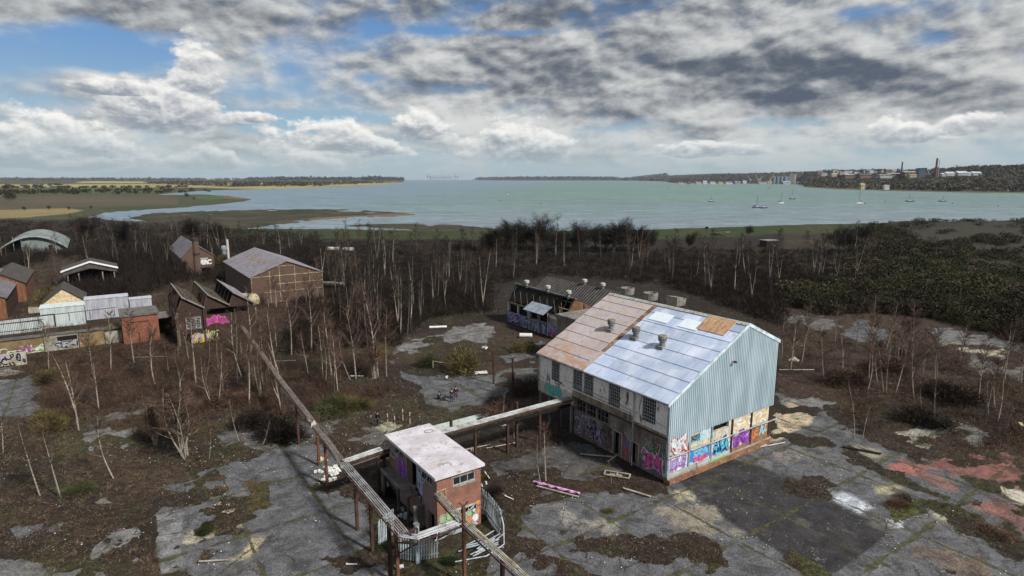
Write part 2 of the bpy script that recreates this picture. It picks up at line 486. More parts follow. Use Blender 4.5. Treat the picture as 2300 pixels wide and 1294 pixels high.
def lettering(mb, fn, body, u0, v0, w, h, mat, offset, off, wob=0.0, seed=0, ref=None):
    vs, fs = text_mesh(body, offset); rv, _ = text_mesh(body, 0.0)
    x0 = min(p[0] for p in rv); x1 = max(p[0] for p in rv); y0 = min(p[1] for p in rv); y1 = max(p[1] for p in rv)
    ph = seed * 1.7; k = mb.mi(mat); i0 = len(mb.v)
    for p in vs:
        a = (p[0] - x0) / (x1 - x0); b = (p[1] - y0) / max(y1 - y0, .01)
        a2 = a + wob * .05 * math.sin(b * 5 + a * 9 + ph) + wob * .03 * math.sin(a * 23 + ph * 2)
        b2 = b + wob * .16 * math.sin(a * 8 + ph) + wob * .07 * math.sin(a * 19 + b * 4 + ph)
        mb.v.append(tuple(fn(u0 + a2 * w, v0 + b2 * h, -off)))
    for f in fs: mb.f.append(tuple(i0 + j for j in f)); mb.m.append(k); mb.t.append(0.0)

def graffiti(parent, fn, body, u0, v0, w, h, fill, line='paint_black', back=None, wob=1.0, seed=0, bold=.06, shine='paint_white', label=None, halo=None, off=.012):
    """a painted piece on a wall: ground coat, outline, letters and highlights; all a few mm off the wall"""
    mb = MB(); rd = random.Random(seed + 5)
    if back:
        n = 26; pts = []
        for k in range(n):
            a = 2 * math.pi * k / n; r = 1 + rd.uniform(-.12, .10)
            c, s_ = math.cos(a), math.sin(a); q = 3.0
            rr = r / ((abs(c) ** q + abs(s_) ** q) ** (1 / q))
            pts.append(fn(u0 + w / 2 + w * .56 * c * rr, v0 + h / 2 + h * .60 * s_ * rr, -off))
        mb.face(pts, back)
    if halo: lettering(mb, fn, body, u0, v0, w, h, halo, bold * 2.3, off + .006, wob, seed)
    lettering(mb, fn, body, u0, v0, w, h, line, bold * 1.6, off + .012, wob, seed)
    lettering(mb, fn, body, u0, v0, w, h, fill, bold * .55, off + .018, wob, seed)
    for k in range(int(5 + w)):
        a = rd.random(); b = rd.uniform(.2, .9); p = (u0 + a * w, v0 + b * h); l = rd.uniform(.05, .16) * h
        mb.face([fn(p[0], p[1], -off - .024), fn(p[0] + l * .5, p[1] - l * .1, -off - .024), fn(p[0] + l * .7, p[1] + l, -off - .024)], shine)
    for k in range(6):
        a = rd.random(); b = rd.uniform(-.05, .2); p = (u0 + a * w, v0 + b * h); l = rd.uniform(.2, .5) * h
        mb.face([fn(p[0], p[1], -off - .021), fn(p[0] + l * .8, p[1] - l * .15, -off - .021), fn(p[0] + l * .5, p[1] + l * .2, -off - .021)], line)
    o = mb.build('graffiti', parent)
    if label: o['label'] = label
    return o

def scribble(parent, fn, u0, u1, v0, v1, mat, n=30, w=.05, seed=0, off=.03, name='graffiti_scrawl'):
    """looping spray lines"""
    rd = random.Random(seed); mb = MB()
    for k in range(n):
        cu = rd.uniform(u0, u1); cv = rd.uniform(v0, v1); ru = (u1 - u0) * rd.uniform(.04, .12); rv = (v1 - v0) * rd.uniform(.15, .4)
        a0 = rd.uniform(0, 6.28); sp = rd.uniform(2, 5.5); pts = []
        for j in range(9):
            a = a0 + sp * j / 8; pts.append((min(max(cu + ru * math.cos(a) + .3 * ru * j / 8, u0), u1), min(max(cv + rv * math.sin(a), v0), v1)))
        for (a, b), (c, d) in zip(pts, pts[1:]):
            L = math.hypot(c - a, d - b) + 1e-6; nx, ny = -(d - b) / L * w / 2, (c - a) / L * w / 2
            o = -off - .0004 * k
            mb.face([fn(a + nx, b + ny, o), fn(a - nx, b - ny, o), fn(c - nx, d - ny, o), fn(c + nx, d + ny, o)], mat)
    return mb.build(name, parent)
# ------------------------------------------------------------------ terrain: one sheet from under the camera to the horizon
def vnoise(x, y, seed=0):
    xi = np.floor(x).astype(np.int64); yi = np.floor(y).astype(np.int64); fx = x - xi; fy = y - yi
    fx = fx * fx * (3 - 2 * fx); fy = fy * fy * (3 - 2 * fy)
    def h(a, b):
        n = (a * 374761393 + b * 668265263 + seed * 1442695041) & 0xffffffff
        n = ((n ^ (n >> 13)) * 1274126177) & 0xffffffff
        return ((n ^ (n >> 16)) & 0xffff) / 65535.0
    return (h(xi, yi) * (1 - fx) + h(xi + 1, yi) * fx) * (1 - fy) + (h(xi, yi + 1) * (1 - fx) + h(xi + 1, yi + 1) * fx) * fy
def fbm(x, y, seed=0, o=4):
    s = 0; a = .5; t = 0
    for k in range(o): s = s + a * vnoise(x, y, seed + k * 17); t += a; a *= .55; x = x * 2.03 + 11.3; y = y * 2.03 + 7.7
    return s / t
def sst(x, a, b):
    t = np.clip((x - a) / (b - a), 0, 1); return t * t * (3 - 2 * t)
def sdist(px, py, poly):
    """signed distance to a closed outline, positive inside"""
    px = np.asarray(px, float); py = np.asarray(py, float)
    d = np.full(px.shape, 1e9); ins = np.zeros(px.shape, bool); n = len(poly)
    for i in range(n):
        x0, y0 = poly[i]; x1, y1 = poly[(i + 1) % n]; ex, ey = x1 - x0, y1 - y0
        t = np.clip(((px - x0) * ex + (py - y0) * ey) / (ex * ex + ey * ey + 1e-9), 0, 1)
        d = np.minimum(d, (px - x0 - t * ex) ** 2 + (py - y0 - t * ey) ** 2)
        if y0 != y1: ins ^= ((y0 > py) != (y1 > py)) & (px < (x1 - x0) * (py - y0) / (y1 - y0) + x0)
    d = np.sqrt(d); return np.where(ins, d, -d)

WZ = -1.5
NEAR = [(-4000, 2500), (-4000, 497), (0, 486), (150, 487), (215, 491), (262, 497), (330, 499), (380, 503), (420, 508), (470, 512), (540, 519), (620, 521.5), (740, 521), (850, 523), (980, 524.5), (1100, 524), (1220, 524), (1460, 521.5),
        (1600, 517), (1800, 510.5), (1980, 505.5), (2040, 500), (2090, 501), (2160, 503), (2300, 497), (2800, 488), (5000, 470), (5000, 2500)]
LEFT = [(-4000, 402.45), (880, 402.45), (903, 404.5), (908, 408), (895, 411), (860, 414.5), (800, 418), (700, 421.5), (600, 424.5), (500, 427), (430, 430), (385, 434), (352, 437.5), (400, 438), (450, 436.5), (510, 440), (567, 447.5),
        (545, 453), (480, 460), (400, 467), (330, 471), (280, 474), (235, 478), (208, 486), (185, 492), (150, 495), (0, 497), (-4000, 510)]
ISLE = [(290, 489), (340, 479), (430, 475.5), (560, 471), (640, 469.5), (760, 470), (860, 474.5), (938, 481.5), (900, 485), (800, 490), (700, 496), (645, 503), (600, 508), (560, 512), (520, 516), (460, 511), (400, 505), (330, 498)]
MARSH = [(775, 508), (800, 504.5), (850, 503), (930, 503), (1010, 505), (1060, 508), (1110, 514), (1230, 519), (1350, 521), (1350, 526), (1000, 527), (900, 523), (955, 518), (860, 512)]
RIGHT = [(1310, 402.45), (1330, 404.2), (1400, 405.5), (1490, 407.5), (1512, 411), (1640, 413), (1803, 414), (1806, 421), (1880, 425.5), (1960, 428), (2080, 431), (2200, 433.5), (2300, 434.5), (2800, 445), (4500, 470), (5500, 402.45)]
FAR = [(1050, 404.2), (1064, 404.9), (1120, 405.5), (1200, 405.8), (1280, 405.8), (1380, 405.6), (1390, 404.2)]
def shore_y(px):
    return np.interp(px, [1310, 1400, 1490, 1512, 1640, 1803, 1806, 1880, 1960, 2080, 2200, 2300, 2800, 4500], [404.2, 405.5, 407.5, 411, 413, 414, 421, 425.5, 428, 431, 433.5, 434.5, 445, 470])
def height(x, y):
    x = np.asarray(x, float); y = np.asarray(y, float)
    px, py = proj(x, y, WZ)
    wob = (fbm(x * .02, y * .02, 3) - .5); jag = (fbm(px * .06, py * .35, 5) - .5) * np.clip((py - 402) * .045, 0, 4)
    h = np.full(x.shape, -4.0)
    sN = sdist(px, py, NEAR) + jag * .6
    zn = WZ + np.clip(sN * .45, -3, 1.5)
    bank = sst(px, 420, 640)
    zn = zn + bank * 2.0 * np.exp(-((sN - 10) / 5.0) ** 2)
    zn = zn + np.where(sN > 3, wob * 1.2 * sst(y, 90, 200), 0)
    h = np.maximum(h, zn)
    for poly, top in ((ISLE, .55), (MARSH, .5)):
        s = sdist(px, py, poly) + jag * 1.3
        z = WZ + np.clip(s * .22, -3, top)
        pud = fbm(x * .035, y * .022, 31, 4)
        z = z - np.where(s > .5, sst(pud, .61, .66) * .9, 0)
        h = np.maximum(h, z)
    sL = sdist(px, py, LEFT) + jag
    dd = np.hypot(x, y)
    zl = WZ + np.clip(sL * .4, -3, 2.0) + np.where(sL > 2, sst(dd, 1500, 6000) * 14 * fbm(x * .0004, y * .0004, 9), 0)
    h = np.maximum(h, zl)
    sR = sdist(px, py, RIGHT) + jag
    ys = shore_y(px); ds = (CAMH - WZ) / ((ys - 402.0) / FPX + 1e-6); dr = y * 1.0
    t = dr / np.maximum(ds, 1) - 1
    ysky = np.interp(px, [1310, 1400, 1500, 1600, 1750, 1850, 1960, 2050, 2110, 2180, 2300, 2600], [399.5, 399, 393, 389, 387.5, 385, 382, 380.5, 380.5, 375, 372.5, 366])
    hm = CAMH + (402 - ysky) * 1.9 * ds / FPX - 10
    near_spit = sst(px, 1795, 1830)
    # wooded slopes rise behind the shore
    rise = sst(t, .12 + .02 * near_spit, .95)
    zr = WZ + np.clip(sR * .8, -3, 2.2) + np.where(sR > 1, rise * np.maximum(hm, 8) * (.9 + .2 * fbm(x * .003, y * .003, 12)), 0)
    h = np.maximum(h, zr)
    sF = sdist(px, py, FAR)
    h = np.maximum(h, WZ + np.clip(sF * 60, -3, 34))
    return h

rows = [24.0]
while rows[-1] < 340: rows.append(rows[-1] * 1.0062)
while rows[-1] < 15000: rows.append(rows[-1] * 1.0105)
rows = np.array(rows); cols = np.concatenate([np.linspace(-2.0, -1.0, 40)[:-1], np.linspace(-1.0, 1.0, 460), np.linspace(1.0, 2.0, 40)[1:]])
gx = rows[:, None] * cols[None, :]; gy = np.repeat(rows[:, None], len(cols), 1)
NR, NC = gx.shape
hz_ = height(gx, gy)
small = (fbm(gx * .35, gy * .35, 41) - .5) * .22 + (fbm(gx * 1.6, gy * 1.6, 47, 2) - .5) * .07
px0, py0 = proj(gx, gy, 0.0); pxw, pyw = proj(gx, gy, WZ)
nA = fbm(gx * .12, gy * .12, 61) - .5; nB = fbm(gx * .5, gy * .5, 67) - .5; nC = fbm(gx * .045, gy * .045, 71) - .5
J = nB * 1.0 + nA * .8                     # ragged edges of slabs and worn areas
near = gy < 360

soft = np.zeros((NR, NC, 3)); soft[:] = (.032, .022, .016)
mossn = fbm(gx * .16, gy * .16, 83)
def lerp(dst, c, m): dst += (np.array(c) - dst) * m[..., None]
lerp(soft, (.066, .044, .030), sst(nA, -.05, .2) * .8)
lerp(soft, (.045, .046, .018), sst(mossn, .54, .68) * .75)
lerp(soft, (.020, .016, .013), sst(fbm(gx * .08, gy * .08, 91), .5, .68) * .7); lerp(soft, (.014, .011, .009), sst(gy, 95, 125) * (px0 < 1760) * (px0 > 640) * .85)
hard = np.zeros((NR, NC, 3)); hard[:] = (.100, .100, .106)
hm = np.zeros((NR, NC))
def area(poly, w=6.0, amp=16.0):
    s = np.full((NR, NC), -1e9); xs = [p[0] for p in poly]; ys = [p[1] for p in poly]
    b = (px0 > min(xs) - 40) & (px0 < max(xs) + 40) & (py0 > min(ys) - 40) & (py0 < max(ys) + 40) & near
    dist_k = np.clip((py0[b] - 402) / 500.0, .2, 1.4)
    s[b] = sdist(px0[b], py0[b], poly) + J[b] * amp * dist_k * 2.2
    return sst(s, -w, w)
SLAB = (.102, .102, .108); PALE = (.30, .27, .20); GREY = (.16, .155, .15)
for poly, c, soft_c in [
    # old yard surfaces, traced on the survey photo
    ([(30, 1190), (180, 1150), (350, 1105), (520, 1050), (640, 1005), (720, 1000), (770, 1040), (850, 1200), (930, 1330), (900, 1600), (350, 1600), (345, 1250), (330, 1150), (280, 1165), (200, 1215), (120, 1215)], SLAB, 0),
    ([(100, 1150), (330, 1108), (350, 1250), (270, 1330), (20, 1330), (-60, 1260), (150, 1210)], (.125, .122, .115), 0),
    ([(20, 1240), (70, 1232), (75, 1265), (30, 1275)], SLAB, 0), ([(180, 1190), (300, 1160), (330, 1180), (330, 1290), (260, 1290), (240, 1250), (170, 1235)], GREY, 0),
    ([(1090, 1600), (1085, 1290), (1100, 1220), (1180, 1160), (1240, 1120), (1400, 1105), (1500, 1100), (1600, 1040), (1735, 985), (1760, 940), (1740, 880), (1840, 905), (1900, 960), (2000, 1010), (2110, 1045), (2230, 1110), (2320, 1160), (2900, 1300), (2900, 1600)], SLAB, 0),
    ([(1100, 1040), (1180, 1010), (1260, 990), (1400, 1030), (1420, 1090), (1240, 1110), (1120, 1100)], (.075, .072, .07), 0),
    ([(880, 815), (915, 840), (985, 852), (1060, 855), (1130, 835), (1200, 800), (1215, 830), (1150, 870), (1090, 900), (1020, 925), (960, 905), (945, 875), (900, 845)], SLAB, 0),
    ([(885, 800), (905, 775), (970, 755), (1020, 735), (1090, 722), (1110, 745), (1090, 768), (1040, 765), (960, 775), (915, 795)], GREY, 0),
    ([(1110, 800), (1160, 780), (1220, 765), (1230, 800), (1140, 820)], SLAB, 0), ([(1130, 840), (1210, 825), (1210, 860), (1150, 880)], (.13, .125, .11), 0),
    ([(1890, 745), (1930, 722), (1990, 742), (1985, 768), (1930, 770)], SLAB, 0), ([(2090, 745), (2150, 742), (2230, 752), (2290, 780), (2250, 800), (2170, 790), (2120, 775)], (.15, .15, .15), 0),
    ([(1750, 700), (1850, 712), (1900, 735), (1830, 740), (1760, 722)], (.12, .11, .10), 0), ([(2180, 800), (2300, 830), (2290, 850), (2180, 820)], (.13, .12, .11), 0),
    ([(-60, 860), (70, 840), (95, 880), (90, 915), (0, 935), (-60, 930)], SLAB, 0), ([(180, 975), (230, 955), (300, 960), (280, 1000), (200, 1005)], GREY, 0),
    ([(230, 915), (330, 910), (320, 930), (220, 935)], (.13, .11, .10), 0), ([(-60, 800), (60, 835), (20, 850), (-60, 855)], (.2, .19, .16), 0),
    ([(1750, 890), (1830, 890), (1870, 910), (1800, 935), (1750, 920)], GREY, 0), ([(2020, 930), (2120, 940), (2220, 970), (2200, 1000), (2080, 975)], (.13, .13, .12), 0),
    ([(500, 975), (640, 955), (780, 945), (860, 960), (850, 985), (700, 985), (560, 1000)], (.10, .095, .09), 0),
]:
    m = area(poly); hm = np.maximum(hm, m); lerp(hard, c, m)
# the black tarmac pad beside the gable has straight edges
pad = [(1528, 1083), (1640, 1030), (1706, 1046), (2003, 1193), (1872, 1288), (1790, 1262), (1650, 1180)]
m = area(pad, 2, 2.5); lerp(hard, (.034, .032, .034), m); hm = np.maximum(hm, m)
for poly, c, a in [([(1968, 1040), (2010, 1034), (2080, 1052), (2070, 1066), (2000, 1062)], (.30, .12, .10), 10), ([(2120, 1040), (2180, 1015), (2260, 1030), (2300, 1060), (2290, 1100), (2200, 1080), (2130, 1065)], (.20, .085, .075), 30),
                   ([(2060, 1060), (2160, 1090), (2150, 1110), (2080, 1085)], (.18, .095, .08), 26), ([(2160, 1110), (2220, 1120), (2320, 1160), (2310, 1185), (2210, 1150)], (.19, .095, .08), 30),
                   ([(1848, 1098), (1900, 1108), (1965, 1140), (1930, 1152), (1880, 1125)], (.40, .43, .47), 3), ([(1990, 1165), (2030, 1172), (2025, 1185), (1995, 1178)], (.42, .44, .47), 2),
                   ([(1950, 1085), (2010, 1080), (2030, 1100), (1970, 1110)], (.30, .27, .18), 14), ([(2090, 1140), (2180, 1180), (2170, 1195), (2100, 1165)], (.40, .37, .27), 10),
                   ([(2240, 1085), (2300, 1110), (2300, 1130), (2250, 1100)], (.42, .40, .32), 8), ([(1738, 925), (1780, 900), (1835, 935), (1790, 975), (1745, 985)], (.42, .35, .24), 14),
                   ([(1480, 1140), (1600, 1150), (1700, 1200), (1600, 1230), (1520, 1200)], (.20, .18, .14), 25), ([(1250, 1130), (1400, 1180), (1380, 1230), (1260, 1190)], (.20, .19, .17), 30),
                   ([(1500, 1110), (1540, 1100), (1560, 1118), (1520, 1128)], (.36, .33, .22), 8), ([(1740, 1020), (1790, 1010), (1800, 1030), (1760, 1045)], (.19, .17, .16), 10), ([(2055, 1230), (2200, 1260), (2290, 1294), (2150, 1300)], (.13, .10, .08), 30),
                   ([(430, 1190), (500, 1168), (525, 1180), (480, 1200), (440, 1222), (400, 1225)], (.34, .31, .23), 12), ([(520, 1255), (610, 1190), (600, 1215), (540, 1262)], (.36, .31, .20), 12),
                   ([(350, 1160), (410, 1150), (415, 1320), (360, 1320)], (.17, .17, .17), 8), ([(40, 1185), (370, 1125), (480, 1100), (480, 1112), (200, 1165)], (.19, .165, .13), 4),
                   ([(840, 960), (870, 945), (905, 955), (870, 970)], (.30, .28, .20), 4), ([(2120, 775), (2200, 775), (2280, 790), (2220, 800)], (.36, .33, .24), 8),
                   ([(1520, 1045), (1560, 1030), (1600, 1060)], (.05, .05, .05), 3), ([(1910, 1000), (1975, 1010), (2000, 1030), (1950, 1030)], (.27, .24, .17), 5), ([(2010, 975), (2060, 965), (2120, 985), (2090, 1000)], (.26, .25, .20), 14)]:
    m = area(poly, 3, a); lerp(hard, c, m); hm = np.maximum(hm, m * .95)
# round pale dust rings round old footings
for (cx, cy, rx, c) in [(521, 1140, 38, (.46, .39, .24)), (513, 1174, 34, (.30, .28, .20)), (1130, 1240, 30, (.25, .23, .17)), (1030, 1090, 0.1, (.2, .2, .2))]:
    q = ((px0 - cx) / rx) ** 2 + ((py0 - cy) / (rx * .5)) ** 2; m = sst(-q, -1.25, -.6); lerp(hard, c, m); hm = np.maximum(hm, m)
q = ((px0 - 514) / 15) ** 2 + ((py0 - 1140) / 6.5) ** 2; lerp(hard, (.06, .035, .02), sst(-q, -1.2, -.6) * near)
# soil lying over the slabs
over = sst(fbm(gx * .22, gy * .22, 101), .60, .66) * .9
hm = hm * (1 - over * (1 - sst(area(pad, 2, 2), .2, .8)))
for poly, a in [([(318, 1165), (350, 1160), (352, 1320), (300, 1320)], 12), ([(560, 1090), (605, 1080), (610, 1130), (560, 1150)], 12), ([(230, 1190), (320, 1200), (300, 1300), (180, 1300)], 40), ([(700, 1100), (820, 1120), (860, 1294), (960, 1294), (1090, 1230), (1100, 1100), (1000, 1060), (850, 1060), (760, 1050)], 14),
                ([(1770, 1075), (1870, 1110), (1860, 1130), (1760, 1095)], 10), ([(1980, 1130), (2060, 1120), (2080, 1150), (2010, 1170)], 10), ([(1790, 1240), (1870, 1290), (1820, 1300), (1760, 1260)], 10), ([(1905, 1000), (2060, 1085), (2140, 1115), (2130, 1130), (2010, 1085), (1890, 1020)], 5), ([(2200, 1190), (2300, 1220), (2300, 1270), (2220, 1230)], 14),
                ([(1300, 1180), (1340, 1220), (1280, 1260)], 20), ([(430, 1190), (480, 1168), (490, 1186), (450, 1205)], 3), ([(1560, 1200), (1640, 1260), (1600, 1294), (1500, 1240)], 26)]:
    hm = hm * (1 - area(poly, 5, a))
# greener strips and banks
s = sdist(pxw, pyw, NEAR)
g1 = sst(s, 2.0, 4.0) * (1 - sst(s, 19 + nC * 14, 25 + nC * 14)) * sst(pxw, 470, 600) * (1 - sst(pxw, 1890, 1990))
lerp(soft, (.034, .052, .016), g1 * .9)
lerp(soft, (.060, .052, .022), g1 * sst(nA, 0, .2) * .7)
lerp(soft, (.032, .032, .020), (gy > 110) * (px0 > 1850) * .8 * (1 - g1)); lerp(soft, (.036, .038, .018), (gy > 110) * (px0 > 1850) * .6 * sst(nC, 0, .12))
lerp(soft, (.055, .036, .026), (gy > 70) * (gy < 130) * (px0 > 1750) * .8)
for poly, c in [([(700, 890), (790, 870), (850, 905), (800, 940), (720, 935)], (.050, .055, .020)), ([(440, 1180), (490, 1176), (480, 1200), (440, 1203)], (.05, .075, .025)), ([(880, 960), (1000, 900), (1060, 920), (1000, 960)], (.050, .045, .025)), ([(2000, 620), (2120, 580), (2300, 600), (2300, 700), (2100, 660)], (.035, .036, .018)),
                ([(1990, 1130), (2060, 1125), (2060, 1155), (2000, 1165)], (.07, .085, .02)), ([(2060, 1240), (2150, 1220), (2170, 1250), (2110, 1262)], (.07, .09, .02)), ([(1850, 1260), (1880, 1290), (1800, 1290), (1790, 1240)], (.055, .065, .02)),
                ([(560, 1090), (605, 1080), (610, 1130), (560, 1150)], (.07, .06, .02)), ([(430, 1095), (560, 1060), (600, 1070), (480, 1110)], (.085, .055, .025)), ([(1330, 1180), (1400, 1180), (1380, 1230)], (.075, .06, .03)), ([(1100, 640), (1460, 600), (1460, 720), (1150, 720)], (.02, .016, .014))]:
    lerp(soft, c, area(poly, 6, 14) * .8)
# marsh, fields and far slopes
far_soft = np.zeros_like(soft); far_soft[:] = (.055, .050, .026)
sI = np.maximum(sdist(pxw, pyw, ISLE), sdist(pxw, pyw, MARSH))
marshc = np.zeros_like(soft); marshc[:] = (.046, .042, .024); lerp(marshc, (.075, .062, .036), sst(fbm(gx * .03, gy * .03, 121), .48, .62)); lerp(marshc, (.030, .034, .016), sst(fbm(gx * .05, gy * .05, 125), .52, .64))
lerp(marshc, (.20, .135, .085), sst(sdist(pxw, pyw, [(690, 493), (760, 488), (900, 481), (938, 481.5), (900, 486), (800, 491), (700, 497)]), -1.0, 1.0) * .8)
isl = (sI > -4) & (s < 1.5)
soft = np.where(isl[..., None], marshc, soft)
onL = (sdist(pxw, pyw, LEFT) > -3) & (gy > 300)
fld = np.zeros_like(soft); fld[:] = (.060, .066, .030)
def fieldp(poly, c, k=.95):
    sd = sdist(pxw, pyw, poly); lerp(fld, c, sst(sd + nC * 2, -.8, .8) * k)
fieldp([(-900, 452), (0, 449), (60, 444), (330, 440), (400, 441), (400, 463), (250, 468), (0, 476), (-900, 500)], (.095, .078, .045))
fieldp([(-900, 478), (0, 477), (150, 472), (190, 478), (150, 487), (60, 494), (-900, 540)], (.26, .20, .09))
fieldp([(440, 441), (480, 440), (520, 446), (480, 452), (440, 449)], (.06, .11, .035)); fieldp([(500, 440), (540, 442), (566, 447.5), (530, 451), (500, 448)], (.17, .10, .045))
fieldp([(-900, 414.5), (0, 416.5), (120, 416), (330, 415.5), (420, 417), (520, 422), (860, 412), (905, 409), (880, 414.5), (600, 425.5), (420, 423), (250, 423), (0, 423.5), (-900, 422)], (.36, .30, .12))  # straw colour painted brighter to stand for sunlight on the far fields
fieldp([(60, 424), (240, 422.5), (330, 425), (410, 428), (330, 433), (200, 432), (110, 427)], (.06, .115, .035)); fieldp([(-900, 425), (0, 425), (100, 428), (250, 434), (0, 442), (-900, 446)], (.085, .085, .042))
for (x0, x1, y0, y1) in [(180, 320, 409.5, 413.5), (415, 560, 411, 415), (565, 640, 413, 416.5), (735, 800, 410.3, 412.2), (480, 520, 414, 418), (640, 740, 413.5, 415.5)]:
    fieldp([(x0, y0 + 1), (x0 + 30, y0), (x1, y0 + .5), (x1 + 10, y1), (x0 - 10, y1)], (.46, .38, .14), 1)  # farther straw strips, sunlight put into their colour as well
fld *= (.72 + .56 * fbm(gx * .012, gy * .012, 205))[..., None] * (.85 + .3 * fbm(gx * .08, gy * .05, 207))[..., None]
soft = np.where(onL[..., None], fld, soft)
sR_ = sdist(pxw, pyw, RIGHT); onR = (sR_ > -3) & (gy > 600)
rc = np.zeros_like(soft); rc[:] = (.050, .044, .028); lerp(rc, (.13, .115, .08), sst(-sR_, -2.6, -.8)); lerp(rc, (.09, .13, .03), sst(sdist(pxw, pyw, [(1935, 421.5), (2060, 424), (2060, 427), (1935, 425)]), -1, 1))
soft = np.where(onR[..., None], rc, soft)
soft = np.where((gy > 4500)[..., None] & ~onL[..., None], np.array((.045, .042, .030)), soft)

hz_ = hz_ + np.where(near & (hz_ > -1.2), small * (1 - hm * .85), 0) - np.where(near, (1 - hm) * 0.0, 0)
hz_ = np.where(near & (hz_ > -.6), hz_ - .03, hz_)
v = np.stack([gx, gy, hz_], -1).reshape(-1, 3)
idx = np.arange(NR * NC).reshape(NR, NC)
f = np.stack([idx[:-1, :-1], idx[:-1, 1:], idx[1:, 1:], idx[1:, :-1]], -1).reshape(-1, 4)

m, b = new_mat('earth')
o = objco(); hmA = attr('hard_mask', True); hc = attr('hard_col'); scol = attr('soft_col')
n = noise(o, 1.7, 7, .68); nf = noise(o, 7.0, 4, .75); nl = noise(o, .22, 5, .6)
k = smooth(hmA + (n - .5) * 1.3 + (nf - .5) * .5, .42, .58)
sc1 = scalec(scol, .68 * rng(n, .30, .70, .25, 1.9) * rng(nf, .3, .7, .3, 1.9))
sc1 = mixc(smooth(noise(o, 3.1, 6, .8), .57, .68) * .75, sc1, (.14, .105, .07))
sc1 = mixc(smooth(noise(o, .9, 6, .7), .58, .70) * .55, sc1, (.050, .055, .018))
ox, oy, oz = sep(o)
gu = ox * .8240 + oy * .5665; gv = ox * -.5665 + oy * .8240
def joint(q, p, off):
    t_ = S.m('FRACT', (q + off + (nl - .5) * .5) * (1.0 / p)); return S.m('ABSOLUTE', t_ - .5)
jw = rng(noise(o, .5, 5, .7), .40, .66, .0, .05)
jn = (smooth(jw - joint(gu, 6.1, 2.0) + (nf - .5) * .02, -.004, .004)).max(smooth(jw - joint(gv, 7.3, 1.0) + (nf - .5) * .02, -.004, .004))
cr = voro(vmul(o, (1, 1, .01)), .33, 'DISTANCE_TO_EDGE'); crk = smooth(cr + (nf - .5) * .16 + (n - .5) * .10, .030, .0) * smooth(nl, .42, .55)
st = noise(o, .6, 7, .72, .6)
hc1 = scalec(hc, .86 * rng(st, .32, .68, .42, 1.6) * rng(nf, .3, .7, .40, 1.7))
hc1 = mixc(smooth(noise(o, 2.3, 7, .75), .57, .70) * .6, hc1, (.045, .038, .026))
hc1 = mixc(smooth(nl, .56, .68) * .45, hc1, (.17, .155, .125))
hc1 = mixc(smooth(noise(o, .45, 6, .75), .53, .62) * .65, hc1, (.040, .040, .044))
hc1 = mixc(smooth(noise(o, 1.1, 7, .8), .60, .69) * .75, hc1, (.34, .31, .25))
hc1 = mixc(crk * .75, hc1, (.028, .026, .015))
hc1 = mixc(jn * .85, hc1, mixc(smooth(n, .4, .6), (.035, .028, .018), (.070, .075, .022)))
gr = voro(vmul(o, (1, 1, .2)), 4.2, 'F1', 0); hc1 = mixc(smooth(gr, .12, .06) * smooth(noise(o, 1.3, 3, .6), .44, .54) * .8, hc1, (.42, .41, .40))
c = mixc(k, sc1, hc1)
spk = voro(vmul(o, (1, 1, .2)), 2.6, 'F1', 0); c = mixc(smooth(spk, .085, .05) * smooth(noise(o, .35, 4, .6), .48, .62) * .9, c, (.55, .53, .50))
setc(b, c); b.inputs['Roughness'].default_value = .92; b.inputs['Specular IOR Level'].default_value = .25
bump(b, n * .6 + nf * .4, .6, .12)
me = np_mesh('ground', v, f, ['earth'])
a = me.attributes.new('hard_mask', 'FLOAT', 'POINT'); a.data.foreach_set('value', hm.astype(np.float32).ravel())
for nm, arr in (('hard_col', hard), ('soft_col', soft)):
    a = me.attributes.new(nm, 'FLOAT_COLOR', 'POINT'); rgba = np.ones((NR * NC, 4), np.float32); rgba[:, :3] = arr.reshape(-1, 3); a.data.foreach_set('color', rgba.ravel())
me.polygons.foreach_set('use_smooth', np.ones(len(me.polygons), bool))
ground = bpy.data.objects.new('ground', me); COL.objects.link(ground); tag(ground, kind='structure')

def gz(x, y):
    return float(height(np.array([x]), np.array([y]))[0])
def hit(px, py, dmax=15000.0):
    """where the ray of a survey pixel meets the land"""
    u, fz, wz = ray(px, py); d = np.geomspace(30, dmax, 2600); X = u / fz * d; Z = CAMH + wz / fz * d
    hh = height(X, d); k = np.argmax(Z <= hh)
    if not (Z <= hh).any(): return None
    return float(X[k]), float(d[k]), float(hh[k])

# water
m, b = new_mat('estuary_water')
o = objco(); x, y, z = sep(o)
wv1 = noise(vmul(o, (.05, .16, 1)), 1.0, 8, .72); wv2 = noise(vmul(o, (.0012, .0030, 1)), 1.0, 6, .62); wv3 = noise(vmul(o, (.22, .5, 1)), 1.0, 4, .7)
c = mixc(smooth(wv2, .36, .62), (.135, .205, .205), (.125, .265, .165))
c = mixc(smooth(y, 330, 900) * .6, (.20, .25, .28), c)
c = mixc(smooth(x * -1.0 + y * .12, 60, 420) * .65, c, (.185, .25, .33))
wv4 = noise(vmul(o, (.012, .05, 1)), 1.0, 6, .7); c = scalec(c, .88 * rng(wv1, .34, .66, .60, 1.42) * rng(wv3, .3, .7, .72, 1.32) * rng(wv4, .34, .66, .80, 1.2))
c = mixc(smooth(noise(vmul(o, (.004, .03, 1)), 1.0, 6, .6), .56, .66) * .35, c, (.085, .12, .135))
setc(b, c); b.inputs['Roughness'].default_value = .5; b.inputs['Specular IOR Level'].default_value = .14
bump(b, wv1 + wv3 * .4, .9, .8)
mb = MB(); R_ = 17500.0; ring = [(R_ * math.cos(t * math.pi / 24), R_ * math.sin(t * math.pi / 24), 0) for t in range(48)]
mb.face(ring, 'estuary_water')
water = mb.build('water', loc=(0, 0, WZ)); tag(water, kind='structure')
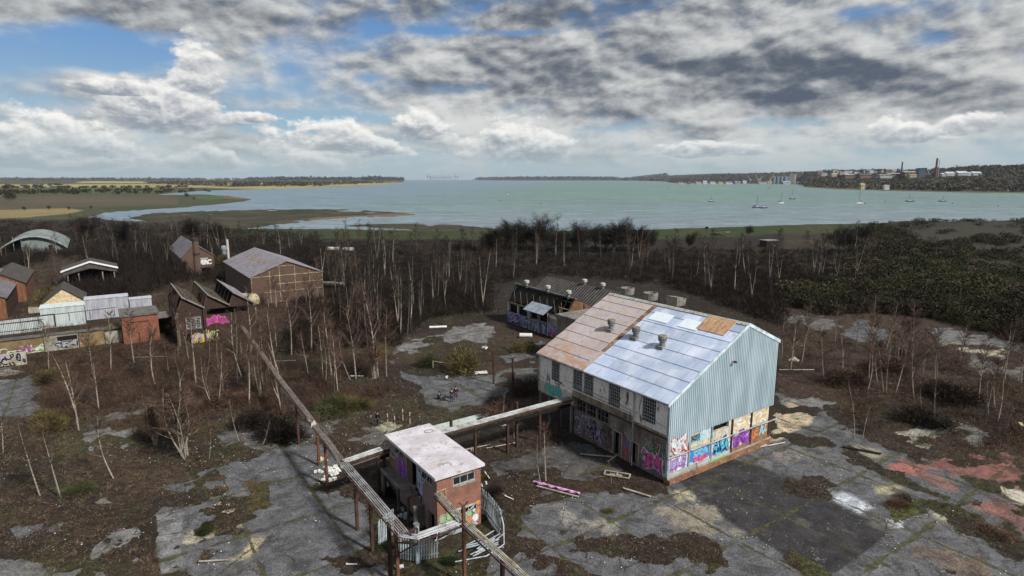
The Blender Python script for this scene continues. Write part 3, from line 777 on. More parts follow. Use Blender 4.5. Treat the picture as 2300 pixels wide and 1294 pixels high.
# the air over the estuary: thin even haze from under the sea bed to just above the highest stack
hm_ = bpy.data.materials.new('air'); hm_.use_nodes = True; hm_.node_tree.nodes.clear()
pv = hm_.node_tree.nodes.new('ShaderNodeVolumePrincipled'); ho = hm_.node_tree.nodes.new('ShaderNodeOutputMaterial'); hm_.node_tree.links.new(pv.outputs[0], ho.inputs['Volume'])
pv.inputs['Color'].default_value = (.62, .74, .90, 1); pv.inputs['Density'].default_value = .000028; pv.inputs['Anisotropy'].default_value = 0.0
MATS['air'] = hm_
mb = MB(); mb.box(-34000, 34000, -18500, 18500, -6, 135, 'air'); tag(mb.build('haze'), 'thin pale blue haze over the whole estuary', 'haze', None, 'stuff')
# ------------------------------------------------------------------ the big two-coloured shed
SH = gthing('industrial_building', 0, 0, 'large two-storey shed with half rusty, half pale blue sheet roof and a corrugated metal gable', 'industrial building')
LN, WD = 18.95, 15.9                       # length of long wall, width of gable
EV, RX, RZ, EB = 7.72, 10.75, 13.28, 10.93   # near eave height, ridge position and height, far eave height
def flong(u, v, w): return (w, u, v)               # long wall: u along +Y, outer face x=0
def fgab(u, v, w): return (u, w, v)                # gable: u along +X, outer face y=0
wins = [(15.35, 16.75, 5.1, 7.3), (9.9, 11.35, 5.1, 7.32), (11.6, 13.1, 5.1, 7.32), (6.1, 7.7, 5.05, 7.32), (1.55, 3.2, 5.0, 7.32)]
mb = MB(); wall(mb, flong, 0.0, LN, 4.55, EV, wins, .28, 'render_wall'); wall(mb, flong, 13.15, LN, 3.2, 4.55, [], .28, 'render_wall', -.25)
mb.build('upper_wall', SH)
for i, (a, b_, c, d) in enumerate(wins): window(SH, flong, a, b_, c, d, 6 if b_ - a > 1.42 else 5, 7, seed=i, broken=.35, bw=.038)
lw = [(12.9, 13.0, 0, 0)]
low_holes = [(7.9, 9.6, 2.75, 4.1), (9.75, 11.2, 2.75, 4.1), (11.35, 12.85, 2.75, 4.1), (6.0, 7.1, 0.05, 2.5), (3.75, 4.75, 0.05, 2.25)]
fl2 = lambda u, v, w: (w + .30, u, v)
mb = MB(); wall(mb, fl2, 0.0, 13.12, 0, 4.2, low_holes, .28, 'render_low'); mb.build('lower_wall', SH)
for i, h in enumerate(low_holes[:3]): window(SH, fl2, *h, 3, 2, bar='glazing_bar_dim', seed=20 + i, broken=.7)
for i, h in enumerate(low_holes[3:]):
    mb = MB(); a, b_, c, d = h
    mb.box(.26, .36, a - .09, a, c, d, 'timber_pale'); mb.box(.26, .36, b_, b_ + .09, c, d, 'timber_pale'); mb.box(.26, .36, a - .09, b_ + .09, d, d + .1, 'timber_pale')
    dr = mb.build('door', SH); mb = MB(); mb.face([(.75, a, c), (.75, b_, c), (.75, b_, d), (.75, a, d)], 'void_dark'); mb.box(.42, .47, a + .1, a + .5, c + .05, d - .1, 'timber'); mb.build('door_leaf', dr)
mb = MB(); mb.box(-.12, .28, 0, 13.1, 4.2, 4.34, 'dark_rust'); mb.box(-.05, .28, 0, 13.1, 4.34, 4.547, 'render_band'); mb.box(-.03, -.005, 4.3, 13.1, 4.56, 5.0, 'render_band')
for k in range(11): mb.box(-.05, -.03, 4.5 + k * .8, 4.56 + k * .8, 4.56, 5.0, 'timber')
mb.build('ledge', SH)
mb = MB()
for y in (13.3, 15.2, 17.0, 18.7): mb.box(.02, .24, y, y + .22, 0, 3.2, 'concrete', -.3)
mb.box(5.6, 5.85, 13.1, LN, 0, 3.2, 'render_low', -.4); mb.box(0, 15.6, 13.15, LN - .1, 3.02, 3.19, 'concrete', -.4)
mb.build('undercroft', SH)
# back and side walls that close the volume
mb = MB(); mb.prism([(.28, LN, 3.2), (15.6, LN, 3.2), (15.6, LN, EB - .1), (RX, LN, RZ - .35), (.28, LN, EV - .1)], (0, -.25, 0), 'render_wall'); mb.box(15.3, 15.6, .3, LN - .25, 0, EB - .2, 'render_wall', -.2); mb.box(5.86, 15.3, LN - .26, LN - .01, 0, 3.0, 'render_low', -.2)
mb.build('rear_wall', SH)
# corrugated gable cladding with a ragged lower edge
def roofz(x): return EV + (RZ - EV) * x / RX if x <= RX else RZ + (EB - RZ) * (x - RX) / (WD - RX)
mb = MB(); n = 60
for k in range(n):
    x0 = WD * k / n; p = WD / n
    bot = 4.02 if x0 > 2.75 else (3.05 + .25 * math.sin(x0 * 3))
    if 2.75 < x0 < 9: bot = 4.0 + (0.0 if k % 3 else .06)
    xs = [x0, x0 + p * .35, x0 + p * .5, x0 + p * .85, x0 + p]; ys = [-.03, -.03, -.12, -.12, -.03]
    for i in range(4):
        a, b_, ya, yb = xs[i], xs[i + 1], ys[i], ys[i + 1]
        mb.face([(a, ya, bot), (b_, yb, bot), (b_, yb, roofz(b_) - .05), (a, ya, roofz(a) - .05)], 'galvanised', .04 * math.sin(k * 1.7))
m, b = new_mat('gable_cladding'); o = objco(); nn = noise(vmul(o, (1, 1, .25)), .7, 6, .6); c = mixc(smooth(nn, .35, .7), (.40, .51, .56), (.56, .66, .71)); c = mixc(smooth(noise(vmul(o, (2, 2, .3)), 1.6, 6, .7), .6, .75) * .5, c, (.25, .22, .18)); setc(b, c)
b.inputs['Roughness'].default_value = .5; b.inputs['Metallic'].default_value = .15
mb.mats = [MATS['gable_cladding']]; clad = mb.build('gable_cladding', SH)
mb = MB(); mb.box(-.06, .28, -.028, 0, 3.0, 7.65, 'galvanised', -.3); mb.box(-.1, -.062, -.12, .12, .9, 7.7, 'galvanised', -.2)
mb.build('corner_trim', SH)
# lower part of the gable: posts, painted panels, rail and plinth
mb = MB(); wall(mb, fgab, 0.29, 15.6, .9, 4.2, [(2.95, 4.35, 3.05, 3.75), (6.1, 8.7, 3.35, 3.95)], .28, 'panel_render'); gw = mb.build('gable_base_wall', SH)
mb = MB(); mb.face([(2.9, .5, 3), (4.4, .5, 3), (4.4, .5, 3.8), (2.9, .5, 3.8)], 'void_dark'); mb.face([(6, .5, 3.3), (8.8, .5, 3.3), (8.8, .5, 4), (6, .5, 4)], 'void_dark')
for k in range(9): mb.box(3.0 + k * .16, 3.04 + k * .16, .1, .13, 3.05, 3.75, 'glazing_bar')
mb.build('broken_opening', SH)
mb = MB()
for x in (0.0, 2.8, 5.98, 9.1, 12.2, 15.3): mb = MB(); mb.box(x, x + .22, -.10, -.004, .55, 3.99, 'galvanised' if x < 9 else 'dark_rust', -.25); mb.build('frame_post', SH)
mb = MB(); mb.tube([(-.2, -.22, 2.52), (16.6, -.22, 2.42)], .075, 'pipe_pale', 6)
for x in (.1, 3, 6.1, 9.2, 12.3, 15.4): mb.box(x, x + .05, -.2, -.1, 2.44, 2.5, 'rust')
mb.build('rail_pipe', SH)
mb = MB(); mb.box(-.02, 15.9, -.42, .28, 0, .42, 'plinth'); mb.box(-.02, 15.8, -.16, -.005, .423, .58, 'concrete_pale', -.25); mb.box(-.02, 9.0, -.09, 0.28, .583, .9, 'concrete_pale'); mb.box(9.0, 15.6, -.09, .28, .583, .9, 'plinth', .1)
mb.build('plinth', SH)
mb = MB()
for (x0, x1, z0, z1, mt) in [(.25, 2.75, 2.62, 3.5, 'panel_render'), (3.05, 5.95, 2.62, 2.95, 'panel_ochre'), (3.05, 5.95, 3.0, 3.98, 'panel_blue'), (6.22, 9.05, 2.6, 3.3, 'panel_render'), (9.35, 12.15, 2.58, 3.7, 'panel_ochre'), (12.45, 15.3, 2.56, 3.85, 'panel_ochre'),
                             (.25, 2.75, .92, 2.4, 'panel_blue'), (3.05, 5.95, .92, 2.4, 'panel_blue'), (6.22, 9.05, .92, 2.4, 'panel_render'), (9.35, 12.15, .92, 2.4, 'panel_render'), (12.45, 15.3, .92, 2.36, 'plinth')]:
    hx = [(3.0 , 4.35)] if mt == 'panel_blue' and z0 == 3.0 else []
    if hx: mb.box(4.36, x1, -.022, -.003, z0, z1, mt)
    else: mb.box(x0, x1, -.022, -.003, z0, z1, mt)
mb.build('wall_panel', SH)
o3 = .03
graffiti(SH, fgab, 'SR', .45, 2.75, 2.1, 1.25, 'paint_white', 'paint_red', None, 1.2, 1, label='white letters outlined in red', off=.09)
graffiti(SH, fgab, 'BASUET', .35, 1.05, 2.3, 1.1, 'paint_lilac', 'paint_purple', 'paint_white', 1.3, 2, halo='paint_white', label='lilac and purple lettering on white', off=o3)
mb = MB(); mb.box(3.08, 5.9, -.03, -.0225, 1.15, 2.38, 'paint_blue'); mb.build('graffiti_ground', SH)
graffiti(SH, fgab, 'OSCA', 3.6, 1.6, 1.9, .6, 'paint_cyan', 'paint_pale_blue', None, 1.2, 3, label='cyan lettering on a blue ground', off=.035)
graffiti(SH, fgab, 'DESER', 3.7, 1.05, 1.9, .42, 'paint_pink', 'paint_magenta', None, 1.2, 4, label='pink lettering under the cyan', off=.035)
graffiti(SH, fgab, 'FUSA', 6.5, 1.12, 2.3, 1.05, 'paint_cyan', 'paint_black', 'paint_white', 1.5, 5, halo='paint_blue', bold=.08, label='blue lettering on a white ground', off=o3)
graffiti(SH, fgab, 'RASE', 9.6, 1.12, 2.3, 1.1, 'paint_purple', 'paint_purple', 'paint_white', 1.6, 6, bold=.09, label='purple lettering on white and green', off=o3)
scribble(SH, fgab, 9.4, 12.1, 1.0, 2.35, 'paint_green', 10, .07, 61, off=.034)
graffiti(SH, fgab, 'AX', 13.9, 1.3, 1.1, .9, 'paint_pale_blue', 'paint_teal', None, 1.5, 7, off=o3)
scribble(SH, fgab, 12.5, 15.2, 1.0, 2.3, 'paint_orange', 9, .10, 62, off=.026); scribble(SH, fgab, 3.1, 5.9, 2.65, 3.9, 'paint_cyan', 8, .06, 63, off=.026); scribble(SH, fgab, 9.4, 15.2, 2.6, 3.6, 'paint_white', 8, .16, 64, off=.026)
mb = MB(); mb.box(6.0, 8.8, -.17, -.161, .44, .57, 'paint_green'); mb.build('green_strip', SH)
# long wall paint
graffiti(SH, flong, 'HOSE', 17.75, 3.45, -2.6, .9, 'paint_teal', 'paint_teal', None, .9, 8, shine='paint_teal', label='teal lettering')
graffiti(SH, fl2, 'TENK', 3.1, .75, -2.3, 1.15, 'paint_pink', 'paint_magenta', 'paint_grey', 1.2, 9, halo='paint_white', label='pink lettering on grey')
scribble(SH, fl2, .3, 3.4, .3, 2.2, 'paint_purple', 9, .08, 65, off=.008); scribble(SH, fl2, .5, 3.0, 2.2, 3.0, 'paint_green', 5, .06, 66); scribble(SH, fl2, .6, 3.2, 1.8, 3.2, 'paint_white', 7, .04, 60)
scribble(SH, fl2, 7.4, 11.5, .4, 2.5, 'paint_black', 26, .06, 67); scribble(SH, fl2, 7.4, 12.9, .4, 2.5, 'paint_lilac', 16, .10, 68, off=.01); scribble(SH, fl2, 4.9, 5.9, .4, 2.2, 'paint_red', 9, .10, 69); scribble(SH, fl2, 4.9, 5.9, .9, 2.2, 'paint_blue', 9, .10, 70)
scribble(SH, flong, 14.0, 18.8, 3.3, 4.9, 'rust', 14, .05, 71, off=.004, name='rust_stain'); scribble(SH, flong, 14.5, 18.0, 4.9, 5.25, 'paint_black', 6, .07, 72, off=.008)
# roof: sheets laid in courses
m, b = new_mat('roof_sheet_blue'); o = objco(); x, y, z = sep(o)
wvn = S.m('SINE', y * 34.0); nn = noise(o, 1.3, 7, .7); big = noise(o, .35, 5, .6)
c = mixc(smooth(big, .38, .64), (.42, .50, .66), (.60, .66, .78)); c = mixc(smooth(nn, .54, .70) * .55, c, (.30, .30, .33)); c = mixc(smooth(noise(vmul(o, (.6, 3, .6)), 2.2, 6, .75), .60, .72) * .6, c, (.20, .16, .15))
c = scalec(c, (1.0 + attr('tint', True)) * rng(noise(o, 24, 2, .8), .3, .7, .78, 1.22) * rng(wvn, -1, 1, .90, 1.05)); setc(b, c); b.inputs['Roughness'].default_value = .55
bump(b, wvn, .35, .03)
m, b = new_mat('roof_sheet_rusty'); o = objco(); x, y, z = sep(o)
wvn = S.m('SINE', y * 34.0); nn = noise(o, 1.6, 7, .75); big = noise(o, .5, 6, .65)
c = mixc(smooth(big, .40, .62), (.46, .39, .36), (.45, .40, .41)); c = mixc(smooth(nn, .50, .66) * .6, c, (.29, .20, .15)); c = mixc(smooth(x, 4.0, .3) * smooth(noise(o, .9, 5, .7), .42, .58) * .7, c, (.40, .20, .10))
c = mixc(smooth(noise(o, 5, 6, .8), .60, .70) * .5, c, (.55, .50, .48))
c = scalec(c, (1.0 + attr('tint', True)) * rng(noise(o, 22, 2, .8), .3, .7, .68, 1.32) * rng(wvn, -1, 1, .90, 1.05)); setc(b, c); b.inputs['Roughness'].default_value = .85
bump(b, wvn, .35, .03)
rdr = random.Random(3)
def slope(mb, x0, x1, y0, y1, mat, nc, sw, lift=.0, tv=.16, skip=()):
    """sheets from the low edge x0 to the high edge x1 of the near slope; each overlaps the one below"""
    ny = max(1, round((y1 - y0) / sw))
    for c in range(nc):
        a = x0 + (x1 - x0) * c / nc; b_ = x0 + (x1 - x0) * (c + 1) / nc + .05
        run = 0; tc_ = 0
        for k in range(ny):
            if (c, k) in skip: continue
            if run <= 0: run = rdr.choice((1, 2, 3)); tc_ = rdr.uniform(-tv, tv)
            run -= 1
            ya = y0 + (y1 - y0) * k / ny + .022; yb = y0 + (y1 - y0) * (k + 1) / ny - .022
            za = roofz(a) + .09 + lift + rdr.uniform(0, .012); zb = roofz(b_) + .035 + lift
            mb.hexa([(a, ya, za - .05), (b_, ya, zb - .05), (b_, yb, zb - .05), (a, yb, za - .05), (a, ya, za), (b_, ya, zb), (b_, yb, zb), (a, yb, za)], mat, tc_ + rdr.uniform(-.04, .04))
mb = MB(); mb.hexa([(-.2, -.1, roofz(-.2) - .12), (RX, -.1, RZ - .12), (RX, LN + .1, RZ - .12), (-.2, LN + .1, roofz(-.2) - .12), (-.2, -.1, roofz(-.2)), (RX, -.1, RZ), (RX, LN + .1, RZ), (-.2, LN + .1, roofz(-.2))], 'rust')
slope(mb, -.32, RX, -.12, 11.15, 'roof_sheet_blue', 8, 1.02)
mb.build('blue_roof', SH)['label'] = 'pale blue sheeted half of the roof'
mb = MB(); slope(mb, -.32, RX, 11.75, LN + .2, 'roof_sheet_rusty', 8, 1.2, .02, .06); mb.build('rusty_roof', SH)['label'] = 'weathered brown sheeted half of the roof'
mb = MB()
for k in range(16):
    a = 2.6 + k * .5; mb.hexa([(a, 11.2 + rdr.uniform(0, .1), roofz(a) + .01), (a + .48, 11.2, roofz(a + .48) + .01), (a + .48, 11.74, roofz(a + .48) + .03), (a, 11.74, roofz(a) + .03), (a, 11.2, roofz(a) + .05), (a + .48, 11.2, roofz(a + .48) + .05), (a + .48, 11.74, roofz(a + .48) + .06), (a, 11.74, roofz(a) + .07)], 'plinth' if k % 3 else 'render_band', rdr.uniform(-.3, .3))
mb.hexa([(-.3, 11.16, roofz(-.3) + .03), (2.6, 11.16, roofz(2.6) + .03), (2.6, 11.74, roofz(2.6) + .03), (-.3, 11.74, roofz(-.3) + .03), (-.3, 11.16, roofz(-.3) + .1), (2.6, 11.16, roofz(2.6) + .1), (2.6, 11.74, roofz(2.6) + .1), (-.3, 11.74, roofz(-.3) + .1)], 'roof_sheet_rusty')
mb.build('exposed_joint', SH)['label'] = 'strip of exposed orange boards between the two roof halves'
def patch(x0, x1, y0, y1, mat, name, lab):
    mb = MB(); mb.hexa([(x0, y0, roofz(x0) + .12), (x1, y0, roofz(x1) + .12), (x1, y1, roofz(x1) + .12), (x0, y1, roofz(x0) + .12), (x0, y0, roofz(x0) + .15), (x1, y0, roofz(x1) + .15), (x1, y1, roofz(x1) + .15), (x0, y1, roofz(x0) + .15)], mat); mb.build(name, SH)['label'] = lab
M('rooflight', (.78, .84, .86), (.70, .78, .82), 2, .4, fine=.08)
M('rust_sheet', (.50, .33, .19), (.34, .17, .09), 1.3, .95, sx=(.5, 5, .5), c3=(.66, .56, .42), fine=.45, lo=.42, hi=.58)
def onroof(px, py):  # survey pixel -> roof X,Y
    u, fz, wz = ray(px, py); lo, hi = 10., 120.
    for _ in range(60):
        mid = (lo + hi) / 2; q = np.array([u, fz]) / fz * mid - GO; X, Y = q @ GX, q @ GY
        if CAMH + wz / fz * mid > roofz(min(X, RX)): lo = mid
        else: hi = mid
    return X, Y
def pr(x, y): return onroof(1150 + x / 2.489, 600 + y / 2.489)
(xa, ya), (xb, yb) = pr(765, 290), pr(870, 300); patch(8.25, 9.5, yb - .3, ya, 'rooflight', 'rooflight', 'left white rooflight sheet')
(xa, ya), (xb, yb) = pr(930, 330), pr(1035, 340); patch(8.25, 9.5, yb - .3, ya, 'rooflight', 'rooflight', 'right white rooflight sheet')
(xa, ya), (xb, yb) = pr(1070, 320), pr(1230, 330); patch(8.5, 10.6, yb - .2, ya + .2, 'rust_sheet', 'rusty_patch', 'rust brown sheets near the ridge')
# rear slope, ridge, bargeboards, gutter
mb = MB(); mb.hexa([(RX, -.12, RZ - .1), (16.1, -.12, roofz(16.1) - .1), (16.1, LN + .15, roofz(16.1) - .1), (RX, LN + .15, RZ - .1), (RX, -.12, RZ + .05), (16.1, -.12, roofz(16.1) + .05), (16.1, LN + .15, roofz(16.1) + .05), (RX, LN + .15, RZ + .05)], 'roof_sheet_rusty')
mb.build('rear_roof', SH)
mb = MB(); mb.prism([(RX - .35, 0, RZ - .08), (RX, 0, RZ + .13), (RX + .35, 0, RZ - .03), (RX, 0, RZ + .05)], (0, LN + .1, 0), 'concrete_pale'); mb.build('ridge_cap', SH)
mb = MB(); d = .24
for (x0, x1) in ((-.34, RX), (RX, 16.15)): mb.hexa([(x0, -.17, roofz(x0) - .2), (x1, -.17, roofz(x1) - .2), (x1, -.122, roofz(x1) - .2), (x0, -.122, roofz(x0) - .2), (x0, -.17, roofz(x0) + .14), (x1, -.17, roofz(x1) + .14), (x1, -.122, roofz(x1) + .14), (x0, -.122, roofz(x0) + .14)], 'galvanised', .45)
mb.build('bargeboard', SH)
mb = MB(); mb.box(-.42, -.30, -.1, LN + .1, 7.48, 7.60, 'steel_grey'); mb.build('gutter', SH)
for (y, z0) in ((4.15, .1), (LN - .1, 3.3)):
    mb = MB(); mb.tube([(-.34, y, 7.5), (-.14, y, 7.25), (-.14, y, z0)], .06, 'pipe_pale', 6); mb.build('downpipe', SH)
mb = MB(); mb.tube([(-.12, 14.5, 5.75), (-.12, 4.3, 5.55), (-.12, .2, 5.35)], .035, 'pipe_pale', 5); mb.tube([(-.2, 13.0, 5.35), (-.2, 4.4, 5.25)], .035, 'steel_grey', 5); mb.tube([(-.12, 4.6, 5.25), (-.12, 4.6, 4.4)], .04, 'rust', 5); mb.tube([(-.1, 2.3, 2.4), (-.1, 2.3, 3.3), (-.1, 1.9, 3.9), (-.1, .6, 4.2)], .03, 'steel_grey', 5)
mb.build('wall_pipe', SH)
mb = MB(); mb.tube([(10.9 - 2.5, -.1, 10.0), (10.9 - 2.5, -.45, 10.1)], .04, 'dark_rust', 5); mb.lathe([(.16, 0), (.2, .12), (.08, .2)], 'rust', (8.4, -.45, 9.95), 8); mb.build('wall_lamp', SH)
def vent(X, Y, s=1.0):
    z = roofz(X); mb = MB(); mb.box(X - .5, X + .5, Y - .45, Y + .45, z - .35, z + .12, 'concrete', -.1)
    mb.lathe([(.30 * s, 0), (.30 * s, .45), (.42 * s, .5), (.44 * s, .62), (.30 * s, .66)], 'steel_grey', (X, Y, z + .1), 12)
    mb.lathe([(.42 * s, 0), (.46 * s, .1), (.46 * s, .34), (.40 * s, .42)], 'concrete', (X, Y, z + .76), 12, -.3); return mb.build('roof_vent', SH)
for q in ((555, 350), (692, 395), (840, 445)): X, Y = pr(*q); vent(X, Y)

# ------------------------------------------------------------------ annexe behind it with its big cowls
AX = gthing('annexe', 16.2, 14, 'flat concrete roofed annexe behind the ridge of the big shed', 'annexe')
mb = MB(); wall(mb, lambda u, v, w: (u, w, v), 0, 10, 0, 6.6, [(2, 4, 3, 5), (6, 8, 3, 5)], .3, 'render_low'); mb.box(0, .3, .3, 22, 0, 6.6, 'render_low'); mb.box(9.7, 10, .3, 22, 0, 6.6, 'render_low'); mb.box(.3, 9.7, 21.7, 22, 0, 6.6, 'render_low'); mb.build('wall', AX)
mb = MB(); mb.box(-.1, 10.3, -.3, 22.3, 6.6, 6.85, 'concrete', -.3); mb.build('roof', AX)
mb = MB(); mb.tube([(.3, -.1, 7.9), (.3, 22, 7.9)], .05, 'pipe_cream', 5)
for k in range(8): mb.tube([(.3, k * 3.1, 6.85), (.3, k * 3.1, 7.9)], .04, 'pipe_cream', 5)
mb.build('railing', AX)
def onZ(px, py, X):  # point of a survey ray on the site-grid plane X = const -> Y, z
    u, fz, wz = ray(px, py); r2 = np.array([u, fz]); t = (X + GO @ GX) / (r2 @ GX); q = r2 * t - GO; return float(q @ GY), float(CAMH + wz * t)
for i, (px, py, pt, sq) in enumerate([(1409, 662, 643, 0), (1461, 676, 654, 0), (1518, 690, 664, 1)]):
    Y, z = onZ(px, py, 20.0); _, z2 = onZ(px, pt, 20.0)
    c = gthing('roof_cowl', 20, Y, ['wide round extractor cowl on the annexe, farthest from the gable', 'wide round extractor cowl on the annexe, middle of the three', 'square tilted extractor cowl on the annexe, nearest the gable'][i], 'roof cowl', 'extractor cowls behind the ridge', z=6.85)
    h = z2 - 6.85; mb = MB(); mb.lathe([(.5, 0), (.5, h - 1.3), (.75, h - 1.25)], 'concrete', n=12); mb.build('stack', c)
    mb = MB()
    if sq: mb.hexa([(-.8, -.8, h - 1.2), (.8, -.8, h - 1.2), (.8, .8, h - 1.2), (-.8, .8, h - 1.2), (-.9, -.9, h), (.9, -.9, h - .3), (.9, .9, h - .3), (-.9, .9, h)], 'concrete', -.2)
    else: mb.lathe([(.75, h - 1.24), (.92, h - 1.1), (.97, h - .2), (.85, h - .19), (.8, h - .6)], 'concrete', n=14, tint=-.2)
    mb.build('drum', c)

# ------------------------------------------------------------------ brick pump house
brick_mat('brick_red', (.21, .075, .045), (.15, .055, .038), (.22, .18, .15), stained=.45)
brick_mat('brick_purple', (.20, .11, .10), (.15, .10, .10), (.22, .19, .18), (.10, .09, .09), .5)
BX, BY, BL, BW, BH = -20.88, 4.04, 8.9, 3.85, 4.98
PH = gthing('brick_building', BX, BY, 'two-storey red brick block with flat pale concrete roof, graffiti and broken windows', 'brick building')
fg = lambda u, v, w: (u, w, v); fs = lambda u, v, w: (w, u, v)
gh = [(1.38, 3.35, 3.92, 4.62), (1.25, 3.5, 1.1, 1.85)]
mb = MB(); wall(mb, fg, 0, BW, 0, BH, gh, .24, 'brick_red'); mb.build('front_wall', PH)
sh = [(.85, 2.65, 3.95, 4.7), (6.05, 7.8, 3.95, 4.7), (3.42, 5.25, 2.45, 4.8), (.5, 1.42, 0.02, 1.75)]
mb = MB(); wall(mb, fs, .24, BL, 0, BH, sh, .24, 'brick_purple'); mb.build('side_wall', PH)
mb = MB(); mb.box(BW - .24, BW, .245, BL, 0, BH, 'brick_red'); mb.box(.245, BW - .245, BL - .24, BL, 0, BH, 'brick_red'); mb.box(.25, BW - .25, .3, BL - .3, 2.2, 2.4, 'concrete', -.5); mb.build('rear_wall', PH)
mb = MB(); mb.box(-.28, BW + .22, -.3, BL + .3, BH, BH + .22, 'roof_slab'); rf = mb.build('roof', PH)
mb = MB(); mb.tube([(3.2 + .4 * math.cos(a * .5), 7.6 + .3 * math.sin(a * .5), BH + .24) for a in range(14)], .03, 'steel_grey', 5); mb.build('cable_loop', rf)
window(PH, fg, 1.38, 3.35, 3.92, 4.62, 3, 1, seed=5, broken=.0, bw=.055); window(PH, fg, 1.25, 3.5, 1.1, 1.85, 3, 1, seed=6, broken=.5, bw=.055)
mb = MB(); mb.box(1.2, 3.55, -.05, -.002, 4.623, 4.78, 'concrete'); mb.build('lintel', PH); mb = MB(); mb.box(1.3, 3.45, -.05, -.002, 3.8, 3.917, 'concrete'); mb.build('window_sill', PH); mb = MB(); mb.box(1.1, 3.65, -.04, -.002, 1.853, 2.0, 'concrete_pale'); mb.build('lintel', PH)
for i, h in enumerate(sh[:2]):
    f = window(PH, fs, *h, 4, 1, seed=7 + i, broken=.6, bw=.05)
    mb = MB(); a, b_, c, d = h; y0 = a + .5
    for (p, q) in (((-.02, y0, d - .05), (-.5, y0 + .1, c + .1)), ((-.02, y0 + .9, d - .05), (-.5, y0 + 1.0, c + .1)), ((-.5, y0 + .1, c + .1), (-.5, y0 + 1.0, c + .1)), ((-.02, y0 + .2, c), (-.45, y0 + .9, d - .1))): mb.bar(p, q, .05, .05, 'glazing_bar')
    mb.build('hanging_casement', f)
mb = MB(); mb.face([(1.2, 3.2, 2.42), (1.2, 5.4, 2.42), (1.2, 5.4, 4.8), (1.2, 3.2, 4.8)], 'void_dark'); mb.box(.1, .16, 4.5, 5.2, 2.45, 4.6, 'timber', -.3); mb.box(-.03, .02, 3.33, 3.42, 2.42, 4.8, 'glazing_bar'); mb.build('upper_door', PH)
mb = MB(); mb.face([(.6, .3, 0), (.6, 1.5, 0), (.6, 1.5, 1.75), (.6, .3, 1.75)], 'void_dark'); mb.box(-.03, .02, 1.42, 1.5, 0, 1.8, 'timber'); mb.build('lower_door', PH)
mb = MB(); mb.box(-.95, -.01, 3.2, 8.8, 2.2, 2.38, 'concrete', -.45); mb.box(-.95, -.87, 4.8, 8.8, 2.383, 2.5, 'concrete', -.2); mb.build('landing', PH)
mb = MB()
for y in (3.3, 5.2, 8.4): mb.box(-.92, -.72, y, y + .2, -.1, 2.2, 'concrete', -.35); mb.build('landing_leg', PH)
mb = MB(); mb.box(-.9, -.01, 2.2, 2.4, -.1, 1.9, 'concrete', -.4); mb.bar((-.7, 3.3, 3.2), (-.5, 2.0, .1), .08, .08, 'rust', .3); mb.build('landing_wall', PH)
mb = MB(); mb.tube([(.72, -.06, 2.0), (.72, -.06, 3.98), (-.05, -.06, 3.95)], .035, 'pipe_cream', 5); mb.build('wall_pipe', PH)
graffiti(PH, fg, 'ouKs', .12, .1, 3.1, 1.25, 'paint_grey', 'paint_black', None, 1.6, 11, halo='paint_white', bold=.07, label='white and green bubble letters outlined in black')
mb = MB()
for (cx, cz, rx, rz, mt) in [(.42, 1.55, .30, .34, 'paint_moss'), (1.02, 1.62, .30, .40, 'paint_moss'), (2.75, 1.25, .26, .26, 'paint_moss'), (2.75, .72, .30, .24, 'paint_orange'), (3.55, 1.25, .14, .3, 'paint_orange'), (3.55, 1.95, .2, .16, 'paint_orange'), (.95, .95, .10, .2, 'paint_orange'), (3.3, .75, .3, .34, 'paint_white'), (3.15, 1.35, .2, .2, 'paint_black')]:
    for (k, mm, o4) in ((1.16, 'paint_white', .046), (1.08, 'paint_black', .05), (.94, mt, .055)):
        mb.face([(cx + rx * k * math.cos(a * .5236), -o4 - .002 * (cx % .3), cz + rz * k * math.sin(a * .5236)) for a in range(12)], mm)
star = []
for k in range(10): a = math.pi / 2 + k * math.pi / 5; r = .24 if k % 2 == 0 else .10; star.append((3.18 + r * math.cos(a), -.064, 1.4 + r * math.sin(a)))
mb.face(star, 'paint_pale_green'); mb.build('graffiti', PH)
graffiti(PH, fs, 'SY', 3.2, 2.3, -.75, 2.2, 'paint_pale_blue', 'paint_black', 'paint_lilac', 1.2, 12)
graffiti(PH, fs, 'ENS', 6.9, 2.6, -1.4, 1.2, 'paint_purple', 'paint_purple', 'paint_lilac', 1.2, 13)

